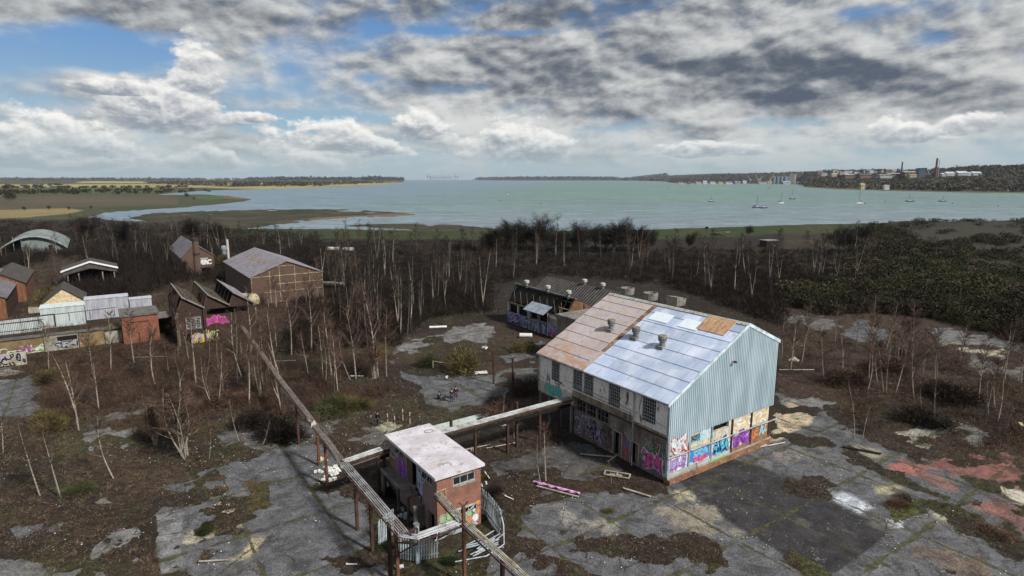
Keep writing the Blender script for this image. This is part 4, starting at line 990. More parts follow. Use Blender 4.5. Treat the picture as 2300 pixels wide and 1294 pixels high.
# ------------------------------------------------------------------ pipe gantries
def gantry(name, pts, z, label, npipe=5, sp=.19, ladder=True, posts=(), cream=0, post_mat='rust', pipe_mat='pipe_pale', big=False):
    """bundle of pipes carried on posts; pts in site-grid coordinates"""
    o = gthing(name, pts[0][0], pts[0][1], label, 'pipe gantry', 'pipe gantries across the yard')
    q = [(p[0] - pts[0][0], p[1] - pts[0][1]) + ((p[2],) if len(p) > 2 else (z,)) for p in pts]
    dirs = []
    for j in range(len(q)):
        a = Vector(q[max(j - 1, 0)]); b_ = Vector(q[min(j + 1, len(q) - 1)]); d = (b_ - a); d.z = 0; d.normalize(); dirs.append(Vector((d.y, -d.x, 0)))
    for k in range(npipe):
        mb = MB(); off = (k - (npipe - 1) / 2) * sp; path = []
        for j, p in enumerate(q):
            path.append(Vector(p) + dirs[j] * off + Vector((0, 0, .02 * (k % 2))))
        mb.tube(path, .045 if not cream or k else .07, 'pipe_cream' if cream and k % 2 == 0 else pipe_mat, 6, tint=.1 * math.sin(k * 2.1)); mb.build('pipe', o)
    mb = MB(); hw = (npipe - 1) / 2 * sp + .12
    for j in range(len(q) - 1):
        a, b_ = Vector(q[j]), Vector(q[j + 1]); L = (b_ - a).length; d = (b_ - a).normalized(); s_ = Vector((d.y, -d.x, 0)).normalized()
        for sg in (-1, 1): mb.bar(a + s_ * hw * sg - Vector((0, 0, .14)), b_ + s_ * hw * sg - Vector((0, 0, .14)), .07, .12, 'dark_rust', .3)
        n = int(L / .75)
        for k in range(n + 1):
            c = a + d * (L * k / max(n, 1)) - Vector((0, 0, .10)); mb.bar(c - s_ * hw, c + s_ * hw, .05, .05, 'pipe_rusty', -.1)
        if big:
            mb.tube([a - Vector((0, 0, .45)), b_ - Vector((0, 0, .45))], .2, 'render_band', 8); mb.bar(a - Vector((0, 0, .8)), b_ - Vector((0, 0, .8)), .35, .22, 'void_dark')
    mb.build('cradle', o)
    for (X, Y, zt, dark) in posts:
        x, y = X - pts[0][0], Y - pts[0][1]; zz = zt or z; mb = MB()
        g0 = gz(*W(X, Y)[:2]) - .15
        mb.box(x - .11, x + .11, y - .11, y - .06, g0, zz - .21, post_mat if not dark else 'dark_rust'); mb.box(x - .11, x + .11, y + .06, y + .11, g0, zz - .21, post_mat if not dark else 'dark_rust'); mb.box(x - .03, x + .03, y - .06, y + .06, g0, zz - .21, 'dark_rust')
        mb.build('post', o)
    return o
ga = gantry('pipe_gantry', [(-22.8, 66, 4.5), (-24.4, 35.2, 4.5), (-24.85, 23.2, 4.5), (-25.35, 12.4, 4.5)], 4.5, 'long rusty gantry of thin pipes running away through the birches to the dark shed', 4, .13,
       pipe_mat='pipe_rusty', posts=[(-24.9, 27.2, 0, 1), (-24.6, 21.3, 0, 0), (-25.2, 17, 0, 0), (-24.3, 36, 0, 1), (-24.0, 45, 0, 1), (-23.6, 54, 0, 1)])
mb = MB(); mb.hexa([(-2.6, -45.6, 4.3), (-2.0, -45.7, 4.2), (-2.0, -45.1, 4.4), (-2.5, -45.2, 4.2), (-2.5, -45.5, 4.75), (-2.1, -45.6, 4.6), (-2.15, -45.2, 4.8), (-2.4, -45.3, 4.6)], 'slab_pale_' if 0 else 'plastic_white', -.3); mb.build('lagging', ga); mb = MB(); mb.hexa([(-2.2, -42.8, 3.9), (-1.8, -42.9, 3.8), (-1.7, -42.4, 3.9), (-2.1, -42.3, 3.9), (-2.1, -42.7, 4.4), (-1.9, -42.8, 4.2), (-1.8, -42.5, 4.3), (-2.0, -42.4, 4.4)], 'plastic_white', -.3); mb.build('lagging', ga)
mb = MB(); mb.tube([(-1.9, -44, 4.9), (-2.0, -53, 4.9), (-2.4, -53.3, 4.7)], .04, 'rust', 5); mb.tube([(-2.2, -42, 3.9), (-1.9, -36, 3.8), (-1.7, -31, 3.7)], .09, 'steel_grey', 6); mb.build('side_pipe', ga)
gb = gantry('pipe_gantry', [(-25.4, 11.6, 4.5), (-25.45, 6, 4.5), (-25.55, -.6, 4.5), (-25.05, -1.15, 4.5), (-21.95, -1.05, 4.4)], 4.5, 'gantry of silvery pipes turning the corner in front of the brick block', 5, .15, posts=[(-25.5, 1.0, 0, 0), (-25.7, 1.75, 0, 1), (-25.45, 8.8, 0, 1), (-25.55, 5.4, 0, 1)])
mb = MB()
for dx in (0.1, .55): mb.bar((dx, -12.5, 3.8), (dx, -12.5, 4.9), .1, .1, 'dark_rust')
mb.bar((.1, -12.5, 4.9), (.55, -12.5, 4.9), .1, .1, 'dark_rust'); mb.bar((.1, -12.5, 3.8), (.55, -12.5, 3.8), .1, .1, 'dark_rust')
mb.bar((-.1, -10.6, 4.1), (.3, -12.5, 4.3), .1, .12, 'dark_rust'); mb.bar((-.1, -10.6, 2.2), (.3, -12.5, 3.8), .1, .1, 'dark_rust'); mb.bar((-.1, -10.6, 3.1), (.5, -12.5, 3.8), .08, .08, 'dark_rust'); mb.build('bracket', gb)
gantry('pipe_gantry', [(-20.9, 3.9, 3.9), (-21.6, -1.1, 4.45), (-21.65, -9.6, 4.5)], 4.5, 'gantry of cream pipes sloping from the brick block past the tall rusty post', 4, .13, posts=[(-21.65, -6.0, 0, 1), (-21.65, -8.9, 0, 1)], cream=1)
tp = gthing('steel_post', -21.75, -1.5, 'tall rusty steel post with bent top in front of the brick graffiti', 'post'); mb = MB(); mb.box(-.1, .1, -.1, .1, -.1, 5.7, 'rust'); mb.build('shaft', tp); mb = MB(); mb.bar((-.3, .1, 6.0), (.1, 0, 5.65), .06, .06, 'dark_rust'); mb.bar((.35, 0, 5.95), (-.05, 0, 5.6), .06, .06, 'dark_rust'); mb.build('bent_arm', tp)
gantry('pipe_gantry', [(-25.0, 12.6, 4.05), (-20.95, 13.2, 4.05)], 4.05, 'short brown lagged pipe run between the corner and the back of the brick block', 5, .16, posts=[(-21.9, 13.0, 0, 1), (-21.3, 13.15, 0, 1)], big=True)
gantry('pipe_gantry', [(-20.9, 13.25, 4.05), (-8, 13.3, 4.05), (-.1, 13.4, 4.05)], 4.05, 'straight pipe bridge from the brick block to the big shed', 6, .16, posts=[(-16, 13.25, 0, 1), (-12, 13.25, 0, 1), (-8.2, 13.3, 0, 1), (-4.2, 13.3, 0, 1), (-14.2, 13.95, 5.0, 1), (-6.6, 14.0, 5.0, 1), (-1.6, 13.4, 0, 1)], big=True)

# ------------------------------------------------------------------ other buildings of the works
def shed(name, X0, X1, Y0, Y1, ez, rz_, label, cat, wall_m, roof_m, ridge=.5, ov=.3, open_front=False, holes=(), side_holes=(), thick=.12, roof_tint=0.0, rc=10):
    o = gthing(name, X0, Y0, label, cat); w_, l = X1 - X0, Y1 - Y0; rx = w_ * ridge
    mb = MB()
    if not open_front:
        wall(mb, fg, 0, w_, 0, ez, list(holes), .2, wall_m); mb.prism([(0, 0, ez + .003), (w_, 0, ez + .003), (rx, 0, rz_)], (0, .2, 0), wall_m)
    else:
        mb.prism([(0, 0, ez), (w_, 0, ez), (rx, 0, rz_)], (0, .15, 0), wall_m)
    wall(mb, fs, .203, l - .203, 0, ez, list(side_holes), .2, wall_m); mb.box(w_ - .2, w_, .203, l - .203, 0, ez, wall_m)
    mb.box(0, w_, l - .2, l, 0, ez, wall_m); mb.prism([(0, l - .2, ez + .003), (w_, l - .2, ez + .003), (rx, l - .2, rz_)], (0, .2, 0), wall_m); mb.build('wall', o)
    sl, sr = (rz_ - ez) / rx, (rz_ - ez) / (w_ - rx)
    mb = MB(); ny = rc
    for (xa, za, xb, zb) in ((-ov, ez - ov * sl, rx, rz_), (w_ + ov, ez - ov * sr, rx, rz_)):
        for k in range(ny):
            ya = -ov + (l + 2 * ov) * k / ny; yb = -ov + (l + 2 * ov) * (k + 1) / ny - .02
            for c in range(3):
                f0, f1 = c / 3, (c + 1) / 3; x0_, x1_ = xa + (xb - xa) * f0, xa + (xb - xa) * f1; z0_, z1_ = za + (zb - za) * f0, za + (zb - za) * f1
                if (k * 3 + c) in (): continue
                mb.hexa([(x0_, ya, z0_ + .05), (x1_, ya, z1_ + .05), (x1_, yb, z1_ + .05), (x0_, yb, z0_ + .05), (x0_, ya, z0_ + .05 + thick), (x1_, ya, z1_ + .05 + thick), (x1_, yb, z1_ + .05 + thick), (x0_, yb, z0_ + .05 + thick)], roof_m, roof_tint + rdr.uniform(-.08, .08))
    r_ = mb.build('roof', o); return o, r_
brick_mat('brick_brown', (.09, .050, .034), (.07, .040, .03), (.085, .07, .06), stained=.4)
M('asbestos', (.27, .25, .28), (.14, .13, .14), .8, .95, sx=(1, 3, 1), c3=(.11, .10, .08), fine=.3)
M('asbestos_dark', (.075, .068, .060), (.045, .04, .035), .8, .95, sx=(1, 3, 1), c3=(.05, .055, .03), fine=.3)
wo_, wr_ = shed('warehouse', -13.7, 1.7, 104, 136, 6.0, 9.0, 'gabled brown brick warehouse with grey sheet roof and pale framed end wall', 'warehouse', 'brick_brown', 'asbestos', rc=16)
mb = MB()
for z, a, b_ in ((5.95, 0, 15.4), (4.1, 4.1, 15.4), (2.4, 2.5, 15.4), (8.0, 5.2, 9.0)): mb.box(a, b_, -.12, -.003, z, z + .13, 'pipe_cream', -.25)
for x, zt in ((0, 6), (3.8, 7.2), (5.9, 8.1), (9.2, 8.1), (12.4, 6.9), (15.3, 6)): mb.box(x, x + .13, -.14, -.121, .1, zt, 'pipe_cream', -.25)
mb.build('end_frame', wo_)
mb = MB()
for k in range(6):
    y = 8 + k * 3.1; x0_, x1_ = 3.9, 5.6; mb.hexa([(x0_, y, 6 + x0_ * .39 + .1), (x1_, y, 6 + x1_ * .39 + .1), (x1_, y + 1.5, 6 + x1_ * .39 + .1), (x0_, y + 1.5, 6 + x0_ * .39 + .1), (x0_, y, 6 + x0_ * .39 + .22), (x1_, y, 6 + x1_ * .39 + .22), (x1_, y + 1.5, 6 + x1_ * .39 + .22), (x0_, y + 1.5, 6 + x0_ * .39 + .22)], 'render_band')
mb.build('rooflight', wr_)
# building with WERC on it
wc, wr_ = shed('workshop', -21, -12.6, 160, 190, 5.0, 8.6, 'grey gabled workshop with white letters WERC on its dark end wall behind the chimney', 'workshop', 'brick_brown', 'asbestos', ridge=.42, holes=[(4.6, 7.4, .5, 1.6)], roof_tint=-.25)
mb = MB(); lettering(mb, fg, 'WERC', 3.6, 2.6, 4.0, 1.3, 'paint_white', .05, .02); mb.box(3.6, 6.8, -.02, -.004, 4.1, 4.5, 'concrete_pale'); mb.build('lettering', wc)
cx, cy = P(446, 624)[:2]; ch = empty('brick_chimney', (cx, cy, 0), GA, 'dark round brick chimney stack in front of the workshop', 'chimney')
mb = MB(); mb.lathe([(1.0, -.2), (.85, 6), (.78, 10.3)], 'brick_brown', n=12, tint=-.4); mb.build('shaft', ch); mb = MB(); mb.lathe([(.95, 0), (.95, .5), (.8, .55)], 'dark_rust', (0, 0, 6.4), 12); mb.lathe([(.9, 0), (.92, .6), (.6, .62)], 'dark_rust', (0, 0, 10.3), 12); mb.build('band', ch)
cx, cy = P(515, 600)[:2]; ch = empty('white_pole', (cx, cy, 0), 0, 'pale mottled thick pole standing beside the warehouse roof', 'pole'); mb = MB(); mb.tube([(0, 0, -.2), (0, 0, 8.6)], .38, 'render_wall', 8, tint=-.35); mb.build('shaft', ch)
cx, cy = P(524, 631)[:2]; ch = empty('vent_duct', (cx, cy, 0), GA, 'grey upright metal duct bending to the warehouse wall', 'duct'); mb = MB(); mb.tube([(2.5, .3, .9), (0, 0, .9), (0, 0, 4.6)], .3, 'galvanised', 8, tint=-.45); mb.build('duct', ch)
cx, cy = P(505, 590)[:2]; ch = empty('vent_duct', (cx, cy, 0), GA, 'short grey metal hopper against the workshop corner', 'duct'); mb = MB(); mb.lathe([(.7, 0), (.7, 4.2), (.9, 4.3), (.9, 5.2), (.4, 5.6)], 'galvanised', n=10, tint=-.4); mb.build('hopper', ch)
# saw-tooth shed, part stripped
SX, SY = -30.4, 76.2
st_ = gthing('sawtooth_shed', SX, SY, 'dark derelict shed with three sawtooth roof bays, its sheets half gone', 'sawtooth shed')
brick_mat('brick_dark', (.038, .017, .012), (.026, .013, .010), (.03, .026, .022), stained=.6)
mb = MB(); wall(mb, fg, 0, 11.6, 0, 5.9, [(1.0, 3.2, 2.7, 4.6), (.5, 1.5, 0, 1.8), (4.2, 10.8, 4.6, 5.6)], .25, 'brick_dark'); mb.box(0, .25, .253, 16, 0, 5.9, 'brick_dark'); mb.box(11.35, 11.6, .253, 16, 0, 5.9, 'brick_dark'); mb.box(.253, 11.347, 15.75, 16, 0, 5.9, 'brick_dark'); mb.build('wall', st_)
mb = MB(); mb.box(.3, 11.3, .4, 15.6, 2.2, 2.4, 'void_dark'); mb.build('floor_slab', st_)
bay = 3.86
for k in range(3):
    x0_ = k * bay; xr = x0_ + .75; x1_ = x0_ + bay; mb = MB()
    for y in (0, 15.85): mb.prism([(x0_, y, 5.903), (x1_ - .01, y, 5.903), (xr, y, 7.95)], (0, .15, 0), 'brick_dark')
    mb.build('end_gable', st_)
    mb = MB()
    for j in range(8):
        for c in range(6):
            if k < 2 and rdr.random() < (.42 if j < 6 else .8): continue
            fa, fb = c / 6, (c + 1) / 6; xa, xb = xr + (x1_ - xr) * fa, xr + (x1_ - xr) * fb; za, zb = 7.95 - 2.05 * fa, 7.95 - 2.05 * fb; ya = -.3 + j * 2.07; yb = ya + 2.03
            mb.hexa([(xa, ya, za + .06), (xb, ya, zb + .06), (xb, yb, zb + .06), (xa, yb, za + .06), (xa, ya, za + .12), (xb, ya, zb + .12), (xb, yb, zb + .12), (xa, yb, za + .12)], 'asbestos' if k == 2 else 'asbestos_dark', rdr.uniform(-.25, .3))
    mb.build('roof_sheeting', st_)
    mb = MB()
    for c in range(9):
        f = c / 8; xa = xr + (x1_ - xr) * f; mb.bar((xa, -.2, 7.95 - 2.05 * f), (xa, 16.1, 7.95 - 2.05 * f), .09, .09, 'timber', -.2)
    for j in range(6): y = .1 + j * 3.1; mb.bar((xr, y, 7.9), (x1_, y, 5.85), .1, .14, 'timber', -.2); mb.bar((x0_, y, 5.9), (xr, y, 7.9), .1, .14, 'timber', -.2)
    mb.bar((xr, -.35, 8.0), (xr, 16.2, 8.0), .16, .16, 'concrete_pale', -.4); mb.bar((xr, -.36, 8.05), (x1_, -.36, 6.0), .12, .2, 'timber_pale', -.4)
    mb.build('rafters', st_)
window(st_, fg, 1.0, 3.2, 2.7, 4.6, 3, 7, bw=.07, broken=.4, seed=31)
mb = MB(); mb.box(.9, 3.3, -.15, -.003, 2.5, 2.69, 'concrete', -.4); mb.build('sill', st_)
mb = MB(); mb.box(-.35, -.05, -.5, -.2, 0, 5.6, 'timber', -.2); mb.box(3.6, 3.75, -.35, -.2, 0, 5.8, 'dark_rust'); mb.build('downpipe', st_)
mb = MB(); mb.face([(.5, .5, 0), (1.5, .5, 0), (1.5, .5, 1.8), (.5, .5, 1.8)], 'void_dark'); mb.build('doorway', st_)
graffiti(st_, fg, 'BOMA', 4.1, 3.1, 3.2, 1.1, 'paint_magenta', 'paint_pink', None, 1.0, 21, shine='paint_pink', label='magenta lettering')
graffiti(st_, fg, 'KOE', 1.9, .5, 2.6, 1.0, 'paint_lilac', 'paint_yellow', 'paint_grey', 1.2, 22); scribble(st_, fg, 1.8, 5.5, .2, 2.1, 'paint_yellow', 12, .14, 23); scribble(st_, fg, 1.8, 6.0, .2, 1.8, 'paint_moss', 8, .12, 24)
tk = gthing('storage_tank', -16.6, 92.6, 'mottled cream cylindrical tank lying on cradles behind the sawtooth shed', 'tank'); mb = MB()
pr_ = [(.05, -2.1), (.8, -1.95), (1.25, -1.5), (1.35, -1.0), (1.35, 1.0), (1.25, 1.5), (.8, 1.95), (.05, 2.1)]; mb.lathe(pr_, 'pipe_cream', n=16, tint=-.1)
tb = mb.build('drum', tk); tb.rotation_euler = (R(90), 0, R(50)); tb.location = (0, 0, 3.4)
mb = MB(); mb.box(-1.2, -.9, -.9, .9, 0, 2.5, 'concrete', -.4); mb.box(.9, 1.2, -.9, .9, 0, 2.5, 'concrete', -.4); mb.build('cradle', tk)
# ruined workshop with blue graffiti
RU = gthing('ruined_workshop', 23.3, 42.5, 'roofless workshop with black timbers and a long blue and purple graffiti wall', 'ruin')
mb = MB(); wall(mb, fs, 0, 17.4, 0, 3.9, [(.8, 2.2, 2.3, 3.5), (4.6, 7.2, 2.2, 3.75), (7.5, 9.8, 2.2, 3.75), (11, 13.6, 2.1, 3.75), (14.2, 16.6, 2.1, 3.75)], .25, 'panel_render', -.45); mb.build('long_wall', RU)
mb = MB(); mb.prism([(0, 0, 3.95), (1.95, 0, 7.0), (7.7, 0, 4.6), (7.7, 0, 0), (.25, 0, 0)], (0, .25, 0), 'plinth', -.35); mb.box(-.03, 7.7, -.12, -.003, 3.55, 3.72, 'void_dark'); mb.box(3.9, 4.02, -.1, -.003, 3.73, 6.0, 'void_dark'); mb.build('end_wall', RU)
mb = MB(); mb.prism([(.2, 17.2, 3.9), (1.9, 17.2, 7.3), (4.0, 17.2, 5.2), (4.0, 17.2, 0), (.25, 17.2, 0)], (0, .25, 0), 'concrete', -.45); mb.build('far_end_wall', RU)
mb = MB(); mb.bar((1.95, -.3, 7.12), (1.9, 17.6, 7.3), .25, .2, 'concrete', -.35)
for k in range(14):
    y = .4 + k * 1.28; mb.bar((.05, y, 3.9), (1.9, y, 7.1), .12, .14, 'void_dark'); mb.bar((1.95, y, 7.1), (7.5, y, 4.7), .1, .12, 'void_dark')
for k in range(8): mb.bar((.15, 1 + k * 2, 4), (.3, 1.6 + k * 2, 6.5), .05, .05, 'timber', .2)
mb.bar((0, -.1, 3.95), (0, 17.4, 3.95), .2, .14, 'timber', -.2); mb.build('rafters', RU)
mb = MB(); mb.hexa([(.3, 3, 4.3), (1.9, 3, 6.9), (1.9, 16.8, 6.9), (.3, 16.8, 4.3), (.24, 3, 4.34), (1.84, 3, 6.94), (1.84, 16.8, 6.94), (.24, 16.8, 4.34)], 'void_dark', .3); mb.hexa([(2.1, .3, 6.9), (7.6, .3, 4.6), (7.6, 17, 4.6), (2.1, 17, 6.9), (2.1, .3, 6.96), (7.6, .3, 4.66), (7.6, 17, 4.66), (2.1, 17, 6.96)], 'asbestos_dark', -.5)
mb.build('roof', RU)
M('blue_sheet', (.30, .36, .42), (.20, .24, .29), 1.0, .7, fine=.25)
mb = MB(); mb.hexa([(-1.5, 4.3, 3.9), (.55, 4.3, 5.1), (.55, 10.2, 5.1), (-1.5, 10.2, 3.9), (-1.5, 4.3, 3.97), (.55, 4.3, 5.17), (.55, 10.2, 5.17), (-1.5, 10.2, 3.97)], 'blue_sheet'); mb.build('canopy', RU)['label'] = 'bent grey blue sheet canopy'
mb = MB(); [mb.box(-.3, -.2, y, y + .1, 0, 4.0, 'white_paint', -.3) for y in (4.5, 7.3, 10.0)]; mb.build('canopy_post', RU)
mb = MB()
mb.face([(-.02, .1, 2.0), (-.02, 1.9, 3.8), (-.02, .1, 3.8)], 'white_paint'); mb.face([(-.021, 10.0, 2.0), (-.021, 11.2, 3.3), (-.021, 10.0, 3.5)], 'paint_lilac'); mb.face([(-.02, 17.3, 2.3), (-.02, 17.0, 2.3), (-.02, 17.0, 3.8), (-.02, 17.3, 3.8)], 'white_paint'); mb.face([(-.02, 13.8, 2.3), (-.02, 14.0, 2.3), (-.02, 14.0, 3.8), (-.02, 13.8, 3.8)], 'white_paint'); mb.face([(-.02, 2.5, 3.2), (-.02, 4.4, 3.4), (-.02, 4.4, 3.85), (-.02, 2.5, 3.75)], 'white_paint')
mb.build('white_boarding', RU)
M('mural', (.20, .26, .44), (.20, .14, .28), .45, .9, c3=(.16, .22, .30), lo=.45, hi=.55); M('mural_deep', (.10, .13, .30), (.16, .16, .20), .6, .9)
mb = MB(); mb.box(-.015, -.003, .05, 17.3, .1, 2.05, 'mural'); mb.build('mural_ground', RU)
fr = fs
graffiti(RU, fr, 'BREZ', 17.0, .4, -4.2, 1.5, 'paint_lilac', 'paint_black', None, 1.5, 31, off=.02, shine='paint_grey'); graffiti(RU, fr, 'OXEN', 11.8, .3, -4.6, 1.6, 'paint_grey', 'paint_black', None, 1.5, 32, off=.02, shine='paint_lilac'); graffiti(RU, fr, 'NEMS', 5.8, .3, -4.6, 1.7, 'paint_lilac', 'paint_black', None, 1.5, 33, off=.02, shine='paint_pale_blue')
scribble(RU, fr, .3, 5, .1, .9, 'paint_red', 8, .14, 34, off=.055)
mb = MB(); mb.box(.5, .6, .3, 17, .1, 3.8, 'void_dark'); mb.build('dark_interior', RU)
for i, (X, Y) in enumerate([(25.5, 56.7), (25.4, 50.1), (25.2, 44.1), (35.2, 51.4), (35.2, 46.4)]):
    o = gthing('ridge_vent', X, Y, ['pale ridge ventilator on the ruined workshop, farthest along its ridge', 'pale ridge ventilator at the middle of the ruined workshop ridge', 'pale ridge ventilator above the brown end wall of the ruined workshop', 'pale ventilator on the black rear roof, farther of two', 'pale ventilator on the black rear roof, nearer the big shed'][i], 'ventilator', 'ridge ventilators of the black sheds', z=7.0)
    mb = MB(); mb.lathe([(.25, -.2), (.25, .7), (.4, .75)], 'concrete', n=10, tint=-.2); mb.build('neck', o); mb = MB(); mb.lathe([(.42, .76), (.5, .8), (.5, 1.25), (.3, 1.35)], 'concrete_pale', n=10, tint=-.1); mb.build('cap', o)
rb, _ = shed('rear_shed', 31, 40, 41.5, 63, 4.4, 7.2, 'long black shed with ribbed dark sheet roof behind the ruined workshop', 'shed', 'brick_dark', 'asbestos_dark', ridge=.45, roof_tint=-.35, rc=22)
mb = MB()
for k in range(30): y = .2 + k * .72; mb.bar((-.2, y, 4.55), (4.0, y, 7.38), .05, .05, 'asbestos', -.1)
mb.build('roof_rib', rb)
# arched hangar far left
AR = gthing('arched_hangar', -70.5, 252, 'grey-green arched hangar with curved sheet roof beyond the birches', 'hangar')
mb = MB(); n = 18; wv_, hh_, ll = 20.5, 4.7, 42.0
arc = [(wv_ * k / n, hh_ * math.sin(math.pi * k / n) ** .85 + 1.1) for k in range(n + 1)]
M('hangar_sheet', (.22, .26, .25), (.15, .17, .165), .3, .8, c3=(.16, .12, .10), fine=.15)
for j in range(8):
    for k in range(n):
        (xa, za), (xb, zb) = arc[k], arc[k + 1]; ya, yb = ll * j / 8, ll * (j + 1) / 8
        mb.face([(xa, ya, za), (xb, ya, zb), (xb, yb, zb), (xa, yb, za)], 'hangar_sheet', rdr.uniform(-.1, .1)); mb.face([(xa, ya, za - .15), (xa, yb, za - .15), (xb, yb, zb - .15), (xb, ya, zb - .15)], 'hangar_sheet')
mb.tube([(x, -.1, z + .1) for x, z in arc], .3, 'hangar_sheet', 6, tint=.3); mb.build('roof', AR)
mb = MB(); mb.prism([(x, 1.0, z - .3) for x, z in arc[6:]] + [(wv_, 1, 0), (arc[6][0], 1, 0)], (0, .2, 0), 'hangar_sheet', -.1); mb.build('end_wall', AR); mb = MB(); mb.prism([(wv_, ll - .4, 0), (0, ll - .4, 0)] + [(x, ll - .4, z - .3) for x, z in arc], (0, .2, 0), 'void_dark'); mb.build('end_wall', AR)
mb = MB(); mb.box(arc[6][0] + 8, arc[6][0] + 9.3, .9, .99, 0, 2.4, 'void_dark'); mb.box(arc[6][0], arc[6][0] + .2, .4, .6, 0, 7, 'steel_grey'); mb.box(arc[4][0], arc[4][0] + .2, .4, .6, 0, 6, 'steel_grey'); mb.build('door', AR)
# open shed with white roof
ws = gthing('open_shed', -47.6, 153, 'open-fronted black shed under a bright white pitched roof', 'open shed')
mb = MB()
for (a, b_) in (((-.9, 4.0), (5.3, 6.1)), ((11.2, 4.1), (5.3, 6.1))):
    mb.hexa([(a[0], -1, a[1]), (b_[0], -1, b_[1]), (b_[0], .9, b_[1] + .1), (a[0], .9, a[1] + .1), (a[0], -1, a[1] + .15), (b_[0], -1, b_[1] + .15), (b_[0], .9, b_[1] + .25), (a[0], .9, a[1] + .25)], 'paint_white')
    mb.hexa([(a[0], .9, a[1]), (b_[0], .9, b_[1]), (b_[0], 10, b_[1]), (a[0], 10, a[1]), (a[0], .9, a[1] + .15), (b_[0], .9, b_[1] + .15), (b_[0], 10, b_[1] + .15), (a[0], 10, a[1] + .15)], 'asbestos_dark')
mb.build('roof', ws)
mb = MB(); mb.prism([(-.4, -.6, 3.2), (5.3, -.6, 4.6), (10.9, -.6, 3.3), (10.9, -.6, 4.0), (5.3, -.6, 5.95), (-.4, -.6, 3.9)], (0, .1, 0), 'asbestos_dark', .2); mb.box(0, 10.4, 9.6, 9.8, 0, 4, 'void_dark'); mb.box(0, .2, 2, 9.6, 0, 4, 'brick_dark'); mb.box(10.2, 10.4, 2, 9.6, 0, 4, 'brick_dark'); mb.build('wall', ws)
mb = MB(); [mb.box(x, x + .25, -.3, -.05, 0, 3.5, 'timber_pale', -.3) for x in (.3, 2.6, 7.6, 10.1)]; mb.build('post', ws)
# rust-brown sheds at the left edge
M('brown_sheet', (.19, .085, .04), (.11, .05, .03), .9, .9, sx=(3, 3, .5), c3=(.26, .14, .08))
os_, _ = shed('brown_shed', -66, -56, 117, 150, 4.2, 7.0, 'orange-brown sheeted shed with dark grey roof at the left edge', 'shed', 'brown_sheet', 'asbestos', roof_tint=-.35, rc=12)
mb = MB(); [mb.box(10.0, 10.1, .4 + k * 1.6, .5 + k * 1.6, 0, 4.1, 'void_dark') for k in range(20)]; mb.build('wall_batten', os_)
shed('brown_shed', -62, -54.4, 137, 160, 4.2, 6.4, 'smaller brown shed with a pale flat porch behind the orange-brown one', 'shed', 'brown_sheet', 'asbestos_dark', rc=8)
yh, _ = shed('yellow_hut', -50.5, -43.5, 118, 128, 2.2, 5.0, 'low ochre gabled hut behind the white cladding, ivy on its wall', 'hut', 'panel_ochre', 'asbestos_dark', rc=4)
# white clad yard walls
M('clad_pale', (.46, .52, .52), (.34, .38, .39), .8, .8, sx=(2, 2, .4), fine=.12); M('clad_lilac', (.38, .39, .44), (.26, .27, .30), .8, .8, sx=(2, 2, .4), fine=.15)
def yard(name, X0, X1, Y, dy, z0, z1, mat, label, ribs=True, top=True):
    o = gthing(name, X0, Y, label, 'store'); mb = MB(); L = X1 - X0; n = int(L / .35)
    for k in range(n): a = L * k / n; b_ = L * (k + 1) / n; mb.box(a, b_ - .06, 0, .1, z0, z1, mat, .05 * math.sin(k)); mb.box(b_ - .06, b_, .03, .1, z0, z1, mat, -.25)
    mb.box(0, .1, .1, dy, z0, z1, mat, -.3); mb.box(L - .1, L, .1, dy, z0, z1, mat, -.3); mb.box(.1, L - .1, dy - .1, dy, z0, z1, mat, -.3); mb.build('wall', o)
    mb = MB(); mb.box(-.1, L + .1, -.1, dy + .1, z1, z1 + .1, mat, .25 if top else -.3); mb.build('roof', o); return o
y1_ = yard('metal_store', -50.0, -43.4, 103.5, 4, 0, 3.7, 'clad_pale', 'pale green ribbed metal store beside the white fence')
mb = MB(); mb.box(1.9, 2.1, -.12, -.01, .2, 2.6, 'dark_rust'); mb.box(.1, 1.9, -.12, -.01, 2.5, 2.6, 'dark_rust'); mb.build('door', y1_)
yard('metal_store', -43.3, -36.2, 107.0, 3.5, 0, 4.0, 'clad_lilac', 'long lilac-white roofed metal store between the pale green store and the brick box'); yard('metal_store', -36.0, -32.2, 107.2, 2.5, 0, 3.2, 'clad_lilac', 'small grey-white metal store behind the brick box')
mb = MB(); o = gthing('metal_fence', -58, 101.8, 'white palisade sheet fence at the left edge above the graffiti wall', 'fence')
for k in range(34): mb.box(k * .24, k * .24 + .18, 0, .05, 0, 2.6, 'clad_pale', .05 * math.sin(k * 3))
mb.build('pale', o); mb = MB(); mb.box(0, 8.1, -.05, -.003, 1.9, 2.0, 'dark_rust'); mb.box(0, 8.1, -.05, -.003, .5, .6, 'dark_rust'); mb.build('rail', o)
hr = gthing('handrail', -57, 96, 'dark tube handrail on posts along the top of the graffiti wall', 'handrail'); mb = MB(); mb.tube([(0, 0, 3.6), (18.5, .3, 3.9)], .06, 'dark_rust', 5); mb.tube([(0, 0, 3.0), (8, .3, 3.1)], .05, 'dark_rust', 5)
mb.build('rail', hr); mb = MB(); [mb.tube([(x, .1, 2.3), (x, .1, 3.7)], .05, 'dark_rust', 5) for x in (.4, 2.5, 4.8, 7.2, 11.5, 14.5, 18.2)]; mb.build('post', hr)
bb = gthing('brick_box', -38.1, 82.4, 'square orange-red brick box building with flat dark roof slab', 'brick hut')
brick_mat('brick_orange', (.19, .065, .035), (.14, .045, .028), (.18, .10, .07), stained=.35)
